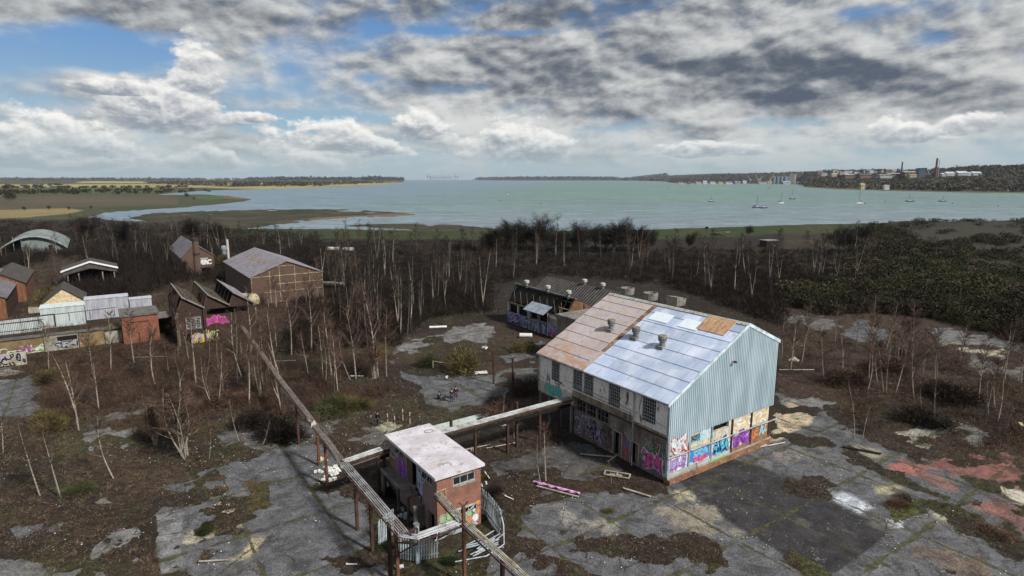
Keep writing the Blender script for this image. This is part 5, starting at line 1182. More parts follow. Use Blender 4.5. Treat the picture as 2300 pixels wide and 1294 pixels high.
mb = MB(); wall(mb, fg, 0, 5.2, 0, 4.6, [(1.2, 3.9, -.1, 3.6)], .15, 'brick_orange'); mb.box(.3, 4.9, .16, .3, 0, 3.8, 'brick_orange', -.1); mb.box(0, .2, .153, 6, 0, 4.6, 'brick_orange'); mb.box(5.0, 5.2, .303, 6, 0, 4.6, 'brick_orange'); mb.box(.2, 5.0, 5.8, 6, 0, 4.6, 'brick_orange'); mb.build('wall', bb)
mb = MB(); mb.box(-.2, 5.4, -.2, 6.3, 4.6, 4.95, 'concrete', -.5); mb.build('roof', bb)
mb = MB(); mb.box(2.2, 2.3, .1, .155, 0.2, 1.8, 'void_dark'); mb.build('slot', bb)
cd = gthing('covered_passage', -32.8, 84, 'low dark flat-roofed passage between the brick box and the sawtooth shed', 'passage'); mb = MB(); mb.box(0, 2.3, 0, 5, 3.4, 3.6, 'concrete', -.4); mb.build('roof', cd); mb = MB(); mb.box(0, 2.3, 4, 4.2, 0, 3.4, 'brick_dark'); mb.build('wall', cd)
# graffiti retaining wall at the left
M('mossy_wall', (.20, .15, .07), (.13, .085, .05), .6, .95, c3=(.28, .25, .15)); M('wall_grey', (.30, .30, .25), (.20, .18, .14), .7, .95, c3=(.22, .12, .08))
rw = gthing('graffiti_wall', -57.5, 84.5, 'long mossy retaining wall with faded graffiti at the left edge', 'wall')
mb = MB(); mb.box(0, 8.8, 0, .4, 0, 2.5, 'mossy_wall'); mb.box(8.9, 13.3, -.1, .4, 0, 2.5, 'wall_grey'); mb.box(13.4, 16.8, 0, .4, 0, 2.3, 'mossy_wall', .1); mb.box(16.9, 19.3, .2, .5, 0, 2.0, 'wall_grey'); mb.build('wall', rw)
mb = MB(); mb.box(-.1, 19.4, -.2, 1.6, 2.5, 2.62, 'concrete', -.6); mb.build('capping', rw)
mb = MB(); mb.box(10.6, 13.2, -.13, -.103, 1.5, 2.2, 'void_dark'); mb.build('recess', rw)
graffiti(rw, lambda u, v, w: (u, w - .1, v), 'GERMS', 10.2, .5, 3.0, .8, 'paint_grey', 'paint_black', None, 1.2, 41, halo='paint_black'); scribble(rw, fg, 3.2, 8.7, .2, 1.4, 'paint_pale_green', 16, .14, 42); scribble(rw, fg, 5.4, 7.4, .3, 1.4, 'paint_magenta', 9, .16, 43, off=.05)
gw2 = gthing('graffiti_wall', -54.6, 77.8, 'short low wall with black looping graffiti at the left edge', 'wall'); mb = MB(); mb.box(0, 4.2, 0, .4, 0, 1.9, 'wall_grey', .2); mb.build('wall', gw2); scribble(gw2, fg, .2, 4.0, .1, 1.8, 'paint_black', 16, .16, 44); scribble(gw2, fg, .2, 4.0, .1, 1.8, 'paint_lilac', 7, .16, 45, off=.01)
# concrete steps / slabs on the left, hut right, shoreline steps and beacon
stp = gthing('stacked_sleepers', -53.5, 126, 'long pale sleepers stacked beside the brown shed', 'sleepers')
for k in range(7): mb = MB(); mb.box(k * .12, 5.2 + k * .1, -k * 1.5, .35 - k * 1.5, .15 + .09 * k, .5 + .09 * k, 'timber_pale'); mb.build('sleeper', stp)
hx, hy, hz0 = hit(1722, 556); hut = empty('hut', (hx, hy, hz0 - .1), R(20), 'small dark flat-roofed hut in the scrub before the green bank', 'hut')
mb = MB(); wall(mb, fg, 0, 6, 0, 2.6, [(1, 2, 0, 2), (3.2, 4.8, 1, 2)], .2, 'brick_dark'); mb.box(0, .2, .203, 4, 0, 2.6, 'brick_dark'); mb.box(5.8, 6, .203, 4, 0, 2.6, 'concrete', -.2); mb.box(.2, 5.8, 3.8, 4, 0, 2.6, 'brick_dark'); mb.build('wall', hut); mb = MB(); mb.box(-.3, 6.3, -.3, 4.3, 2.6, 2.85, 'concrete', -.1); mb.build('roof', hut)
hx, hy, hz0 = hit(1612, 527); s2 = empty('steps', (hx, hy, hz0), R(-62), 'timber steps climbing the green bank', 'steps')
for k in range(14): mb = MB(); mb.box(-6 + k * .9, -5.3 + k * .9, -1.2, 1.2, .0 + k * .12, .25 + k * .12, 'timber_pale', -.2); mb.build('tread', s2)
mb = MB(); mb.tube([(-6, -1.2, 1), (6, -1.2, 2.6)], .06, 'timber', 5); mb.tube([(-6, 1.2, 1), (6, 1.2, 2.6)], .06, 'timber', 5); mb.build('handrail', s2)
hx, hy, hz0 = hit(1587, 520); bc = empty('shore_sign', (hx, hy, hz0), 0, 'small black square board on a post at the water edge', 'sign'); mb = MB(); mb.tube([(0, 0, -.3), (0, 0, 1.8)], .09, 'dark_rust', 6); mb.build('post', bc); mb = MB(); mb.box(-.8, .8, -.06, .06, 1.2, 2.4, 'void_dark'); mb.build('board', bc)
# white slab beyond the pipe bridge
wsl = gthing('concrete_slab', -16.2, 19.4, 'long pale green-white raised slab beyond the pipe bridge', 'slab'); mb = MB(); M('slab_pale', (.44, .50, .46), (.33, .37, .34), .5, .9, c3=(.26, .27, .23), fine=.15); mb.box(0, 11.6, 0, 3.4, -.1, .35, 'slab_pale'); mb.build('slab', wsl); mb = MB(); mb.box(9.4, 10.1, 1.4, 2.3, .352, .40, 'void_dark'); mb.build('hatch', wsl)
# marker posts
for i, (px, py) in enumerate([(871, 956), (887, 962), (921, 953), (905, 945)]):
    x, y, _ = P(px, py); z = gz(x, y); o = empty('marker_post', (x, y, z), 0, ['cream and rust banded marker post, leftmost of the row behind the brick block', 'cream and rust banded marker post, shortest of the row', 'cream and rust banded marker post, rightmost of the row', 'rusty marker post at the back of the row'][i], 'marker post', 'marker posts behind the brick block')
    mb = MB(); mb.tube([(0, 0, -.1), (0, 0, 1.4)], .055, 'pipe_cream', 6); mb.build('shaft', o); mb = MB(); mb.lathe([(.065, .75), (.065, 1.0)], 'rust', n=8); mb.build('band', o)
for i, (bx_, by_, h) in enumerate([(1109, 862, 4.7), (1152, 892, 5.1)]):
    x, y, _ = P(bx_, by_); o = empty('dark_pole', (x, y, gz(x, y)), GA, ['dark steel pole farther from the big shed, wires to its neighbour', 'dark steel pole with a crosspiece nearer the big shed'][i], 'pole', 'dark poles left of the big shed')
    mb = MB(); mb.box(-.1, .1, -.1, .1, -.1, h, 'dark_rust'); mb.build('shaft', o); mb = MB(); mb.bar((-.5, 0, h), (.5, 0, h + .02), .1, .1, 'dark_rust'); mb.build('crosspiece', o)
# low white-and-rust rail by the olive bush
x, y, _ = P(972, 826); o = empty('low_railing', (x, y, gz(x, y)), R(-25), 'low cream painted railing in front of the olive bush', 'railing'); mb = MB(); mb.tube([(0, 0, 1.0), (3, 0, 1.0), (3.2, -.2, .7), (6, -1.2, .45)], .045, 'pipe_cream', 5); mb.build('rail', o); mb = MB(); [mb.tube([(q, 0, 0), (q, 0, 1.0)], .06, 'pipe_cream', 5) for q in (.05, 2.9)]; mb.build('post', o)
# ------------------------------------------------------------------ vegetation
m, b = new_mat('birch_bark'); o = objco(); oi = S.nt.nodes.new('ShaderNodeObjectInfo')
nn = noise(vmul(o, (2, 2, 9)), 1.0, 4, .7); n2_ = noise(vmul(o, (1, 1, .8)), 1.2, 4, .6)
c = mixc(smooth(nn, .50, .60), (.36, .32, .26), (.09, .07, .055)); c = mixc(smooth(n2_, .45, .65) * .7, c, (.19, .15, .11)); setc(b, scalec(c, S(oi.outputs['Random']) * .6 + .62)); b.inputs['Roughness'].default_value = .9
m, b = new_mat('dull_bark'); o = objco(); oi = S.nt.nodes.new('ShaderNodeObjectInfo')
c = mixc(noise(vmul(o, (1, 1, .6)), 1.4, 4, .6), (.125, .105, .085), (.040, .032, .026)); setc(b, scalec(c, S(oi.outputs['Random']) * .8 + .5)); b.inputs['Roughness'].default_value = .9
twig_mat('twig_red', (.105, .062, .045), (.050, .034, .027)); twig_mat('twig_grey', (.026, .020, .016), (.009, .007, .006)); twig_mat('twig_olive', (.120, .105, .040), (.060, .045, .022)); twig_mat('twig_green', (.052, .060, .024), (.032, .034, .017))
twig_mat('bramble', (.100, .062, .042), (.030, .022, .017), (.060, .056, .025)); twig_mat('scrub_dark', (.038, .033, .020), (.016, .014, .010), (.040, .042, .018)); twig_mat('far_wood', (.095, .075, .055), (.045, .040, .032), (.070, .075, .038)); twig_mat('far_wood_dull', (.075, .065, .050), (.040, .038, .032)); twig_mat('grass_tuft', (.080, .100, .030), (.10, .085, .035))
twig_mat('ivy', (.030, .045, .016), (.018, .026, .012)); twig_mat('conifer_leaf', (.018, .030, .018), (.012, .020, .014)); twig_mat('rust_leaf', (.17, .075, .035), (.10, .05, .03)); twig_mat('spring_leaf', (.10, .13, .035), (.06, .08, .025))

twig_mat('scrub_brown', (.120, .092, .062), (.045, .036, .027), (.085, .080, .045))
class TB:
    """fast twig builder: long thin triangles"""
    def __init__(s): s.v = []; s.f = []
    def tri(s, a, d, w, L):
        # a start, d unit direction
        q = Vector((random.gauss(0, 1), random.gauss(0, 1), random.gauss(0, 1))).cross(d)
        if q.length < 1e-4: q = Vector((1, 0, 0))
        q.normalize(); i = len(s.v); s.v += [tuple(a - q * w), tuple(a + q * w), tuple(a + d * L)]; s.f.append((i, i + 1, i + 2))
    def mesh(s, name, mat):
        return np_mesh(name, np.array(s.v), np.array(s.f), [mat])

def rdir(d, spread):
    v = Vector((random.gauss(0, spread), random.gauss(0, spread), random.gauss(0, spread))) + d; return v.normalized()

def birch_meshes(seed, h, stems=1, bark='birch_bark', twig='twig_red', bend=.5, crown0=.35, limbs=28, tw=26, spread=.30, r0=.085):
    random.seed(seed); tr = MB(); tb = TB()
    for s_ in range(stems):
        hh = h * random.uniform(.75, 1.0) if s_ else h; a = random.uniform(0, 6.28); out = (.0 if stems == 1 else random.uniform(.08, .2)) * hh
        b0 = Vector((random.uniform(-.25, .25), random.uniform(-.25, .25), 0)) * (stems > 1); tip = Vector((math.cos(a) * out, math.sin(a) * out, hh)); pts = []; rs = []
        bx, by = random.uniform(-bend, bend), random.uniform(-bend, bend)
        n = 8
        for k in range(n + 1):
            t = k / n; p = b0.lerp(tip, t) + Vector((bx * math.sin(t * 3.1), by * math.sin(t * 2.4 + .5) , 0)) - Vector((0, 0, .2 * (k == 0))); pts.append(p); rs.append(r0 * (hh / 9) * (1 - t) ** .8 + .012)
        tr.tube(pts, rs, bark, 5)
        def at(t):
            k = min(int(t * n), n - 1); return pts[k].lerp(pts[k + 1], t * n - k)
        for l in range(int(limbs / (stems ** .5))):
            t = random.uniform(crown0, .97); p = at(t); az_ = random.uniform(0, 6.28); L = hh * spread * (1.15 - t) * random.uniform(.6, 1.3) + .3
            d = Vector((math.cos(az_), math.sin(az_), random.uniform(.7, 1.5))).normalized(); q1 = p + d * L * .5; d2 = (d + Vector((0, 0, random.uniform(-.1, .5)))).normalized(); q2 = q1 + d2 * L * .5
            tr.tube([p, q1, q2], [.022 * hh / 9 + .006, .014, .006], bark if t < .55 and random.random() < .6 else 'dull_bark', 3, cap=False)
            for w_ in range(tw):
                u = random.random(); s0 = p.lerp(q1, u * 2) if u < .5 else q1.lerp(q2, u * 2 - 1)
                tb.tri(s0, rdir(d, .45), random.uniform(.009, .019), random.uniform(.4, 1.15) * (.5 + L * .28))
    return tr.mesh('trunk'), tb.mesh('crown', twig)

BIRCH = [birch_meshes(10 + k, 9.0, bend=.35 + .1 * (k % 3)) for k in range(5)]
BIRCH_T = [birch_meshes(30 + k, 9.0, 2 + k, bend=.3, limbs=30, tw=15) for k in range(3)]
SAP = [birch_meshes(50 + k, 5.5, bend=.3, limbs=18, tw=8, spread=.2, r0=.06, crown0=.45) for k in range(3)]
CLUMP = [birch_meshes(60 + k, 6.5, 8, bend=.5, limbs=70, tw=14, spread=.22, r0=.06, crown0=.3) for k in range(2)]
WOOD = [birch_meshes(70 + k, 10.5, 1 + (k == 3), bark='dull_bark' if k % 3 else 'birch_bark', twig='twig_grey' if k != 1 else 'twig_red', bend=.4, limbs=28, tw=24, spread=.28, r0=.075, crown0=.4) for k in range(5)]
BARE = [birch_meshes(90, 10, 1, bend=.7, limbs=16, tw=3, spread=.35, r0=.10), birch_meshes(91, 10, 3, bend=.6, limbs=20, tw=3, spread=.33, r0=.09)]
protos = {}
def plant(name, meshes, x, y, z, rz, s, label, cat, group, lean=(0, 0), sz=None):
    """a tree: an Empty at its foot, its trunk and crown copied from the first of its kind"""
    o = bpy.data.objects.new(name, None); COL.objects.link(o); o.empty_display_size = .3
    o.location = (x, y, z); o.rotation_euler = (lean[1], lean[0], rz); o.scale = (s, s, sz or s); tag(o, label, cat, group)
    key = id(meshes)
    if key not in protos: protos[key] = [bpy.data.objects.new(n_, me) for n_, me in zip(('trunk', 'crown'), meshes)]; first = True
    else: first = False
    for p in protos[key]:
        c = p if first else p.copy(); COL.objects.link(c); c.parent = o
    return o
def px_tree(name, meshes, bx, by, tx, ty, h0, label, group, i=0, k=1.0):
    x, y, _ = P(bx, by); z = gz(x, y); u, f_, w_ = ray(tx, ty); t = y / f_; top = CAMH + w_ * t; xt = u * t; H = max(top - z, 1.5)
    s = H / h0; lean = math.atan2(xt - x, H)
    return plant(name, meshes, x, y, z - .05, 0.0, s * k, label, 'birch tree' if 'birch' in name else 'tree', group, (lean, random.uniform(-.04, .04)))
random.seed(5)
# birches one can point to
FG = [(88, 1114, 40, 950, 'thin leaning birch standing alone at the left edge of the foreground, leftmost'), (136, 1117, 92, 948, 'thin leaning birch just right of the leftmost lone one in the foreground'),
      (259, 1073, 222, 932, 'short forked birch standing alone between the lone pair and the big clump'), (178, 965, 150, 800, 'tall birch rising beside the olive bush on the left'), (172, 930, 118, 790, 'curved birch behind the olive bush on the left'),
      (212, 858, 196, 720, 'birch left of the brick box, before the graffiti wall'), (222, 920, 205, 800, 'slender birch behind the flat slab on the left'), (480, 912, 452, 800, 'left stem of the birch pair below the sawtooth shed'), (491, 908, 500, 775, 'right forked stem of the birch pair below the sawtooth shed'),
      (537, 990, 515, 895, 'short thin birch before the leaning bare tree'), (470, 1030, 474, 960, 'very small birch at the edge of the broken tarmac'), (745, 842, 722, 672, 'tall birch with pale trunk right of the gantry'), (788, 852, 760, 745, 'left leaning stem of the birch group in the middle clearing'),
      (800, 850, 775, 690, 'tall middle stem of the birch group in the middle clearing'), (842, 850, 815, 650, 'tall birch by the bend of the yard path'), (868, 845, 870, 690, 'birch right at the bend of the yard path'), (850, 848, 840, 730, 'short birch between two taller ones at the path bend'),
      (545, 845, 520, 700, 'birch just below the fallen gantry roof'), (700, 790, 690, 640, 'birch halfway up the left wood edge'), (655, 800, 640, 650, 'birch with thin trunk right of the warehouse'), (620, 830, 600, 690, 'birch in front of the warehouse wall'),
      (1226, 1080, 1222, 950, 'right of two thin birches growing by the pink debris'), (1214, 1082, 1208, 975, 'left of two thin birches growing by the pink debris'), (1918, 985, 1905, 850, 'tall birch with white trunk at the edge of the right yard'), (1938, 985, 1955, 910, 'short forked birch beside the white trunked one at the right yard'),
      (2054, 895, 2056, 770, 'twin trunked birch in the right-hand scrub'), (1985, 880, 1975, 760, 'birch left of the twin trunked one in the right-hand scrub'), (2218, 940, 2215, 830, 'birch in the row at the right edge, left of two'), (2240, 945, 2255, 840, 'birch in the row at the right edge, right of two'), (2074, 935, 2070, 850, 'slender birch over the pale slab on the right'), (2100, 930, 2102, 850, 'slender birch right of the one over the pale slab'),
      (1850, 850, 1843, 735, 'birch behind the corrugated gable to the right'), (1782, 800, 1785, 720, 'birch just right of the gable roof'), (1890, 850, 1885, 740, 'birch between the gable and the right-hand scrub'), (8, 1015, 0, 920, 'mossy birch stub at the left frame edge'),
      (1155, 985, 1150, 905, 'thin sapling beside the pipe bridge'), (1130, 960, 1135, 880, 'very thin sapling behind the pipe bridge'), (1373, 1085, 1365, 1030, 'tiny dead sapling before the long wall'), (565, 800, 552, 640, 'birch behind the gantry end'), (400, 800, 392, 690, 'birch against the sawtooth shed wall'), (300, 815, 290, 690, 'birch against the brick box'),
      (440, 860, 425, 700, 'birch under the sawtooth shed'), (350, 860, 345, 730, 'birch under the brick box'), (250, 830, 240, 700, 'birch under the graffiti wall, right part'), (110, 830, 95, 720, 'birch under the graffiti wall, left part')]
for i, (bx_, by_, tx_, ty_, lb) in enumerate(FG):
    small = (by_ - ty_) < 105 and by_ > 900
    px_tree('birch_tree', SAP[i % 3] if small else BIRCH[i % 5], bx_, by_, tx_, ty_, 5.5 if small else 9.0, lb, 'birches standing about the yard')
x, y, _ = P(415, 1028); plant('birch_clump', CLUMP[0], x, y, gz(x, y), 0, 1.55, 'big many-stemmed birch clump with red-brown twigs in the left foreground', 'birch clump', 'birch clumps', sz=1.12)
x, y, _ = P(1172 - 330, 850); plant('birch_clump', CLUMP[1], x, y, gz(x, y), 2, .9, 'greenish many-stemmed birch clump at the bend of the yard path', 'birch clump', 'birch clumps')
x, y, _ = P(350, 1000); plant('birch_clump', CLUMP[1], x, y, gz(x, y), 1, .75, 'smaller leaning birch clump behind the big foreground one', 'birch clump', 'birch clumps')
x, y, _ = P(633, 920); plant('bare_tree', BARE[1], x, y, gz(x, y), .3, .82, 'pale bare forked tree leaning over the gantry', 'tree', None, (-.22, 0))
x, y, _ = P(590, 1000); plant('birch_tree', SAP[1], x, y, gz(x, y), .3, .5, 'stunted birch before the bramble thicket', 'birch tree', 'birches standing about the yard', (.3, 0))

# where nothing grows: buildings, yards, paths
BLD = [(-1.5, -1.5, 28, 37), (-23.3, 1.0, -16, 13.5), (-14.5, 103, 3, 137), (-22, 158, -11, 191), (-31.5, 75, -17.5, 94), (22, 41, 41, 64), (-71, 250, -49, 295), (-49, 151.5, -36, 164), (-67, 116, -55, 151), (-62, 136, -53, 161), (-50.5, 103, -31.5, 111), (-38.5, 82, -30, 90), (-59, 83, -38, 86.3), (-16.5, 18, -4, 24)]
def blocked(x, y, m_=0.6):
    q = np.array([x, y]) - GO; X, Y = q @ GX, q @ GY
    return any(a - m_ < X < c + m_ and b_ - m_ < Y < d + m_ for a, b_, c, d in BLD)
CLEAR = [[(880, 790), (900, 770), (1000, 715), (1160, 705), (1240, 760), (1240, 900), (1100, 900), (960, 930), (700, 1000), (330, 1060), (0, 1190), (0, 1294), (2300, 1294), (2300, 1110), (1960, 1000), (1880, 960), (1740, 890), (1800, 760), (1700, 700), (1480, 640), (1100, 610), (1100, 700), (960, 720)],
         [(1480, 520), (1800, 512), (1960, 508), (1960, 530), (1500, 560)], [(2080, 735), (2300, 745), (2300, 850), (2100, 800)], [(1780, 640), (2300, 520), (2300, 740), (1900, 720)], [(0, 745), (340, 720), (380, 830), (90, 880), (0, 960)], [(1460, 535), (1750, 530), (1750, 548), (1460, 560)]]
def clear_at(px, py): return any(float(sdist(np.array([px]), np.array([py]), c)[0]) > 0 for c in CLEAR)
ZW = [  # zones: survey outline, number, meshes, height range, label, group
    ([(700, 560), (1110, 560), (1460, 575), (1480, 640), (1240, 615), (1120, 640), (1100, 700), (960, 715), (880, 790), (760, 780), (720, 650)], 108, WOOD, (8.5, 12.5), 'bare birch packed in the dark wood between the warehouse and the big shed', 'birches of the dark middle wood', 'birch_tree'),
    ([(1470, 575), (1700, 560), (1960, 560), (2000, 640), (1760, 640), (1740, 700), (1600, 660), (1500, 640)], 46, WOOD, (8, 12), 'bare birch in the wood behind the big shed, right of the dark middle wood', 'birches of the wood behind the big shed', 'birch_tree'),
    ([(1750, 770), (1830, 745), (2090, 780), (2300, 860), (2300, 960), (2100, 900), (1900, 880), (1760, 830)], 34, BIRCH, (6, 9), 'slim birch in the red-brown scrub right of the gable', 'birches of the scrub right of the gable', 'birch_tree'),
    ([(380, 790), (760, 640), (880, 800), (860, 900), (700, 880), (520, 960), (300, 900)], 30, BIRCH, (4.5, 8), 'bare birch in the thin wood either side of the long gantry', 'birches along the long gantry', 'birch_tree'),
    ([(130, 505), (500, 525), (720, 545), (700, 575), (520, 570), (380, 560), (250, 640), (130, 585)], 40, WOOD, (8, 11), 'dark bare birch in the wood between the hangar and the workshop', 'birches behind the left-hand sheds', 'birch_tree'),
    ([(400, 555), (525, 600), (510, 650), (380, 625), (330, 590)], 9, WOOD, (7, 9.5), 'bare birch among the sheds round the chimney', 'birches round the chimney', 'birch_tree'),
    ([(560, 660), (730, 640), (750, 690), (600, 720)], 9, BIRCH, (6, 8), 'bare birch before the framed end wall of the warehouse', 'birches before the warehouse', 'birch_tree'),
    ([(0, 560), (140, 570), (130, 640), (60, 620), (0, 600)], 8, WOOD, (7, 10), 'bare birch between the arched hangar and the brown sheds', 'birches before the hangar', 'birch_tree')]
random.seed(9)
for poly, n, ms, (h0, h1), lb, gr, nm in ZW:
    xs = [p[0] for p in poly]; ys = [p[1] for p in poly]; c = 0; tries = 0
    while c < n and tries < 6000:
        tries += 1; px, py = random.uniform(min(xs), max(xs)), min(ys) + (max(ys) - min(ys)) * random.random()
        if float(sdist(np.array([px]), np.array([py]), poly)[0]) < 0: continue
        x, y, _ = P(px, py); z = gz(x, y)
        if blocked(x, y) or z < -.9: continue
        me = random.choice(ms); base = 10.5 if ms is WOOD else 9.0; s = random.uniform(h0, h1) / base
        plant(nm, me, x, y, z - .1, random.uniform(0, 6.28), s, lb, 'birch tree', gr, (random.gauss(0, .05), random.gauss(0, .05))); c += 1

# broad bare trees on the shore edge in front of the water
def broad(seed, h, w_, twig='twig_grey', n=84, tw=75):
    random.seed(seed); tr = MB(); tb = TB()
    for s_ in range(3):
        a = random.uniform(0, 6.28); tip = Vector((math.cos(a) * w_ * .3, math.sin(a) * w_ * .3, h * .8)); mid = tip * .5 + Vector((random.uniform(-.4, .4), random.uniform(-.4, .4), 0)); tr.tube([Vector((0, 0, -.3)), mid, tip], [.22, .13, .04], 'dull_bark', 5)
        for l in range(n // 3):
            t = random.uniform(.3, 1); p = (Vector((0, 0, 0)).lerp(mid, t * 2) if t < .5 else mid.lerp(tip, t * 2 - 1)); a = random.uniform(0, 6.28); d = Vector((math.cos(a), math.sin(a), random.uniform(.1, 1.1))).normalized(); L = w_ * random.uniform(.22, .5)
            q = p + d * L; tr.tube([p, q], [.05, .012], 'dull_bark', 3, cap=False)
            for k in range(tw): tb.tri(p.lerp(q, random.uniform(.2, 1)) + Vector((random.gauss(0, .3), random.gauss(0, .3), random.gauss(0, .35))), rdir(d, .9), random.uniform(.018, .036), random.uniform(.4, 1.2))
    return tr.mesh('trunk'), tb.mesh('crown', twig)
BROAD = [broad(200 + k, 9, 9) for k in range(3)]
for i, (bx_, by_, tx_, ty_, k, lb) in enumerate([(1135, 560, 1135, 490, 1.0, 'broad bare tree at the far left of the row against the water'), (1180, 562, 1185, 495, .9, 'bare tree second from the left of the row against the water'), (1222, 565, 1222, 482, 1.0, 'tallest dark bare tree in the left half of the row against the water'),
        (1312, 565, 1312, 495, .9, 'bare tree just right of the gap in the row against the water'), (1375, 568, 1378, 490, 1.1, 'tall dark bare tree in the right half of the row against the water'), (1415, 566, 1420, 505, .9, 'bare tree second from the right of the row against the water'), (1445, 568, 1448, 512, .8, 'bare tree at the right end of the row against the water'), (1270, 562, 1272, 520, .6, 'small bare tree in the gap of the row against the water')]):
    x, y, _ = P(bx_, by_); z = gz(x, y); u, f_, w_ = ray(tx_, ty_); H = CAMH + w_ * y / f_ - z; plant('bare_tree', BROAD[i % 3], x, y, z, i * 1.3, H / 10.2 * 1.05, lb, 'tree', 'broad bare trees against the water')
for i, (bx_, by_, ty_, lb) in enumerate([(1680, 530, 505, 'small bare tree on the green bank left of the steps'), (1885, 570, 505, 'bare white-stemmed tree at the scrub edge, left of two'), (1915, 565, 510, 'bare white-stemmed tree at the scrub edge, right of two'), (1545, 560, 520, 'bushy bare tree below the green bank'), (1935, 545, 500, 'thin bare tree over the right end of the bank'), (190, 545, 478, 'dark tree beside the arched hangar'), (440, 545, 485, 'tall dark bare tree before the marsh'), (490, 550, 495, 'dark bare tree before the marsh, right of the tallest'), (270, 560, 490, 'dark bare tree between hangar and marsh')]):
    x, y, _ = P(bx_, by_); z = gz(x, y); u, f_, w_ = ray(bx_, ty_); H = CAMH + w_ * y / f_ - z; plant('bare_tree', BROAD[(i + 1) % 3], x, y, z, i * 1.7, max(H, 3) / 10.0, lb, 'tree', 'bare trees on the shore land')

for i, (px, ty) in enumerate([(1108, 503), (1158, 500), (1203, 500), (1246, 508), (1290, 510), (1338, 498), (1358, 500), (1396, 497), (1432, 508), (1090, 512), (1462, 520)]):
    x, y, _ = P(px, 566 - (i % 3) * 4); z = gz(x, y); u, f_, w_ = ray(px, ty); H = CAMH + w_ * y / f_ - z; plant('bare_tree', BROAD[(i + 2) % 3], x, y, z, i * 2.1, H / 10.4, 'lesser bare tree filling in the row against the water', 'tree', 'lesser bare trees of the row against the water')
# bushes
def bush_mesh(seed, r, h, mat, n=1800, L=.55, w_=.014, up=.5):
    random.seed(seed); tb = TB(); lobes = [(Vector((random.uniform(-.5, .5) * r, random.uniform(-.5, .5) * r, 0)), random.uniform(.45, .75)) for _ in range(7)]
    for k in range(n):
        c, q = random.choice(lobes); d = Vector((random.gauss(0, 1), random.gauss(0, 1), abs(random.gauss(0, 1)))).normalized(); t = random.random() ** .45
        p = c + Vector((d.x * r * q * t, d.y * r * q * t, d.z * h * (.6 + q * .6) * t)); tb.tri(p, rdir((d + Vector((0, 0, up))).normalized(), .5), w_ * random.uniform(.7, 1.6), L * random.uniform(.5, 1.4))
    return tb.mesh('foliage', mat)
BM = {k: bush_mesh(300 + i, 1.0, 1.1, 'twig_' + k, 3000, .28, .011) for i, k in enumerate(('olive', 'green', 'red', 'grey'))}
BI = bush_mesh(330, 1.0, 1.0, 'ivy', 2600, .20, .03)
def bush(px, py, r, h, kind, label, group='bushes about the yard'):
    x, y, _ = P(px, py); me = BI if kind == 'ivy' else BM[kind]; o = bpy.data.objects.new('bush', me); COL.objects.link(o); o.location = (x, y, gz(x, y) - .1); o.rotation_euler = (0, 0, px * .1); o.scale = (r, r, h / 1.2); tag(o, label, 'bush', group)
for a in [(1035, 828, 3.6, 3.4, 'olive', 'large olive-brown bush inside the loop of the yard path'), (965, 818, 2.2, 1.6, 'green', 'low green bush left of the olive-brown one'), (745, 925, 3.0, 1.6, 'green', 'wide green-tinged bush right of the long gantry'), (795, 915, 2.4, 1.4, 'olive', 'olive bush behind the three marker posts'),
          (105, 965, 2.2, 2.6, 'olive', 'dense olive bush beside the curved birches on the left'), (175, 1105, 1.3, 1.0, 'green', 'small green bush near the two lone leaning birches'), (115, 860, 2.2, 2.2, 'olive', 'olive bush before the graffiti wall'), (115, 690, 4.0, 4.6, 'olive', 'tall yellow-olive bush behind the white fence'),
          (466, 1192, .75, .7, 'green', 'little green tuft bush in the middle of the pale dust'), (1175, 790, 2.4, 1.8, 'olive', 'bush against the far corner of the big shed'), (1120, 935, 3.0, 1.6, 'red', 'brown bramble mound behind the pipe bridge'), (1180, 880, 2.6, 1.8, 'red', 'brown bramble mound below the dark poles'), (520, 905, 3.2, 1.5, 'red', 'red-brown bramble mound beside the birch pair'),
          (620, 985, 3.0, 2.2, 'grey', 'dark thicket at the foot of the leaning bare tree'), (560, 960, 2.6, 1.8, 'grey', 'dark thicket left of the one under the leaning tree'), (850, 800, 2.0, 2.4, 'olive', 'olive shrub at the path bend'), (240, 760, 3.0, 2.6, 'olive', 'shrub growing against the brick box'), (490, 600, 5, 4, 'olive', 'grey-green bush left of the chimney'),
          (2020, 1135, .9, .7, 'red', 'brown bush on the right yard beside the pale patch'), (2030, 1120, .8, .6, 'red', 'small brown bush touching the one beside the pale patch'), (2230, 1195, 1.3, .6, 'red', 'low reddish bush on the broken tarmac at the right edge'), (860, 1230, .8, .5, 'ivy', 'ivy patch by the left palisade panel'), (1010, 1262, .7, .35, 'ivy', 'ivy before the graffiti end of the brick block'), (1088, 1165, .5, .4, 'ivy', 'ivy inside the bent palisade fence'),
          (890, 1110, 1.3, .9, 'grey', 'weedy heap under the landing of the brick block'), (1108, 1105, .9, .8, 'grey', 'dark heap of cable and weeds right of the brick block'), (1900, 860, 3, 2, 'red', 'red-brown thicket behind the right yard'), (2060, 950, 3, 1.8, 'grey', 'dark thicket behind the pale right slab'), (2150, 900, 3.5, 2.4, 'grey', 'darkest thicket at the right'), (1040, 560, 5, 3, 'grey', 'thicket before the small marsh'), (1990, 830, 3.4, 2.2, 'red', 'bramble thicket under the right birches'), (1365, 1150, .6, .4, 'olive', 'tuft before the long wall'), (1085, 1075, .8, .5, 'olive', 'tuft by the side of the brick block')]: bush(*a)
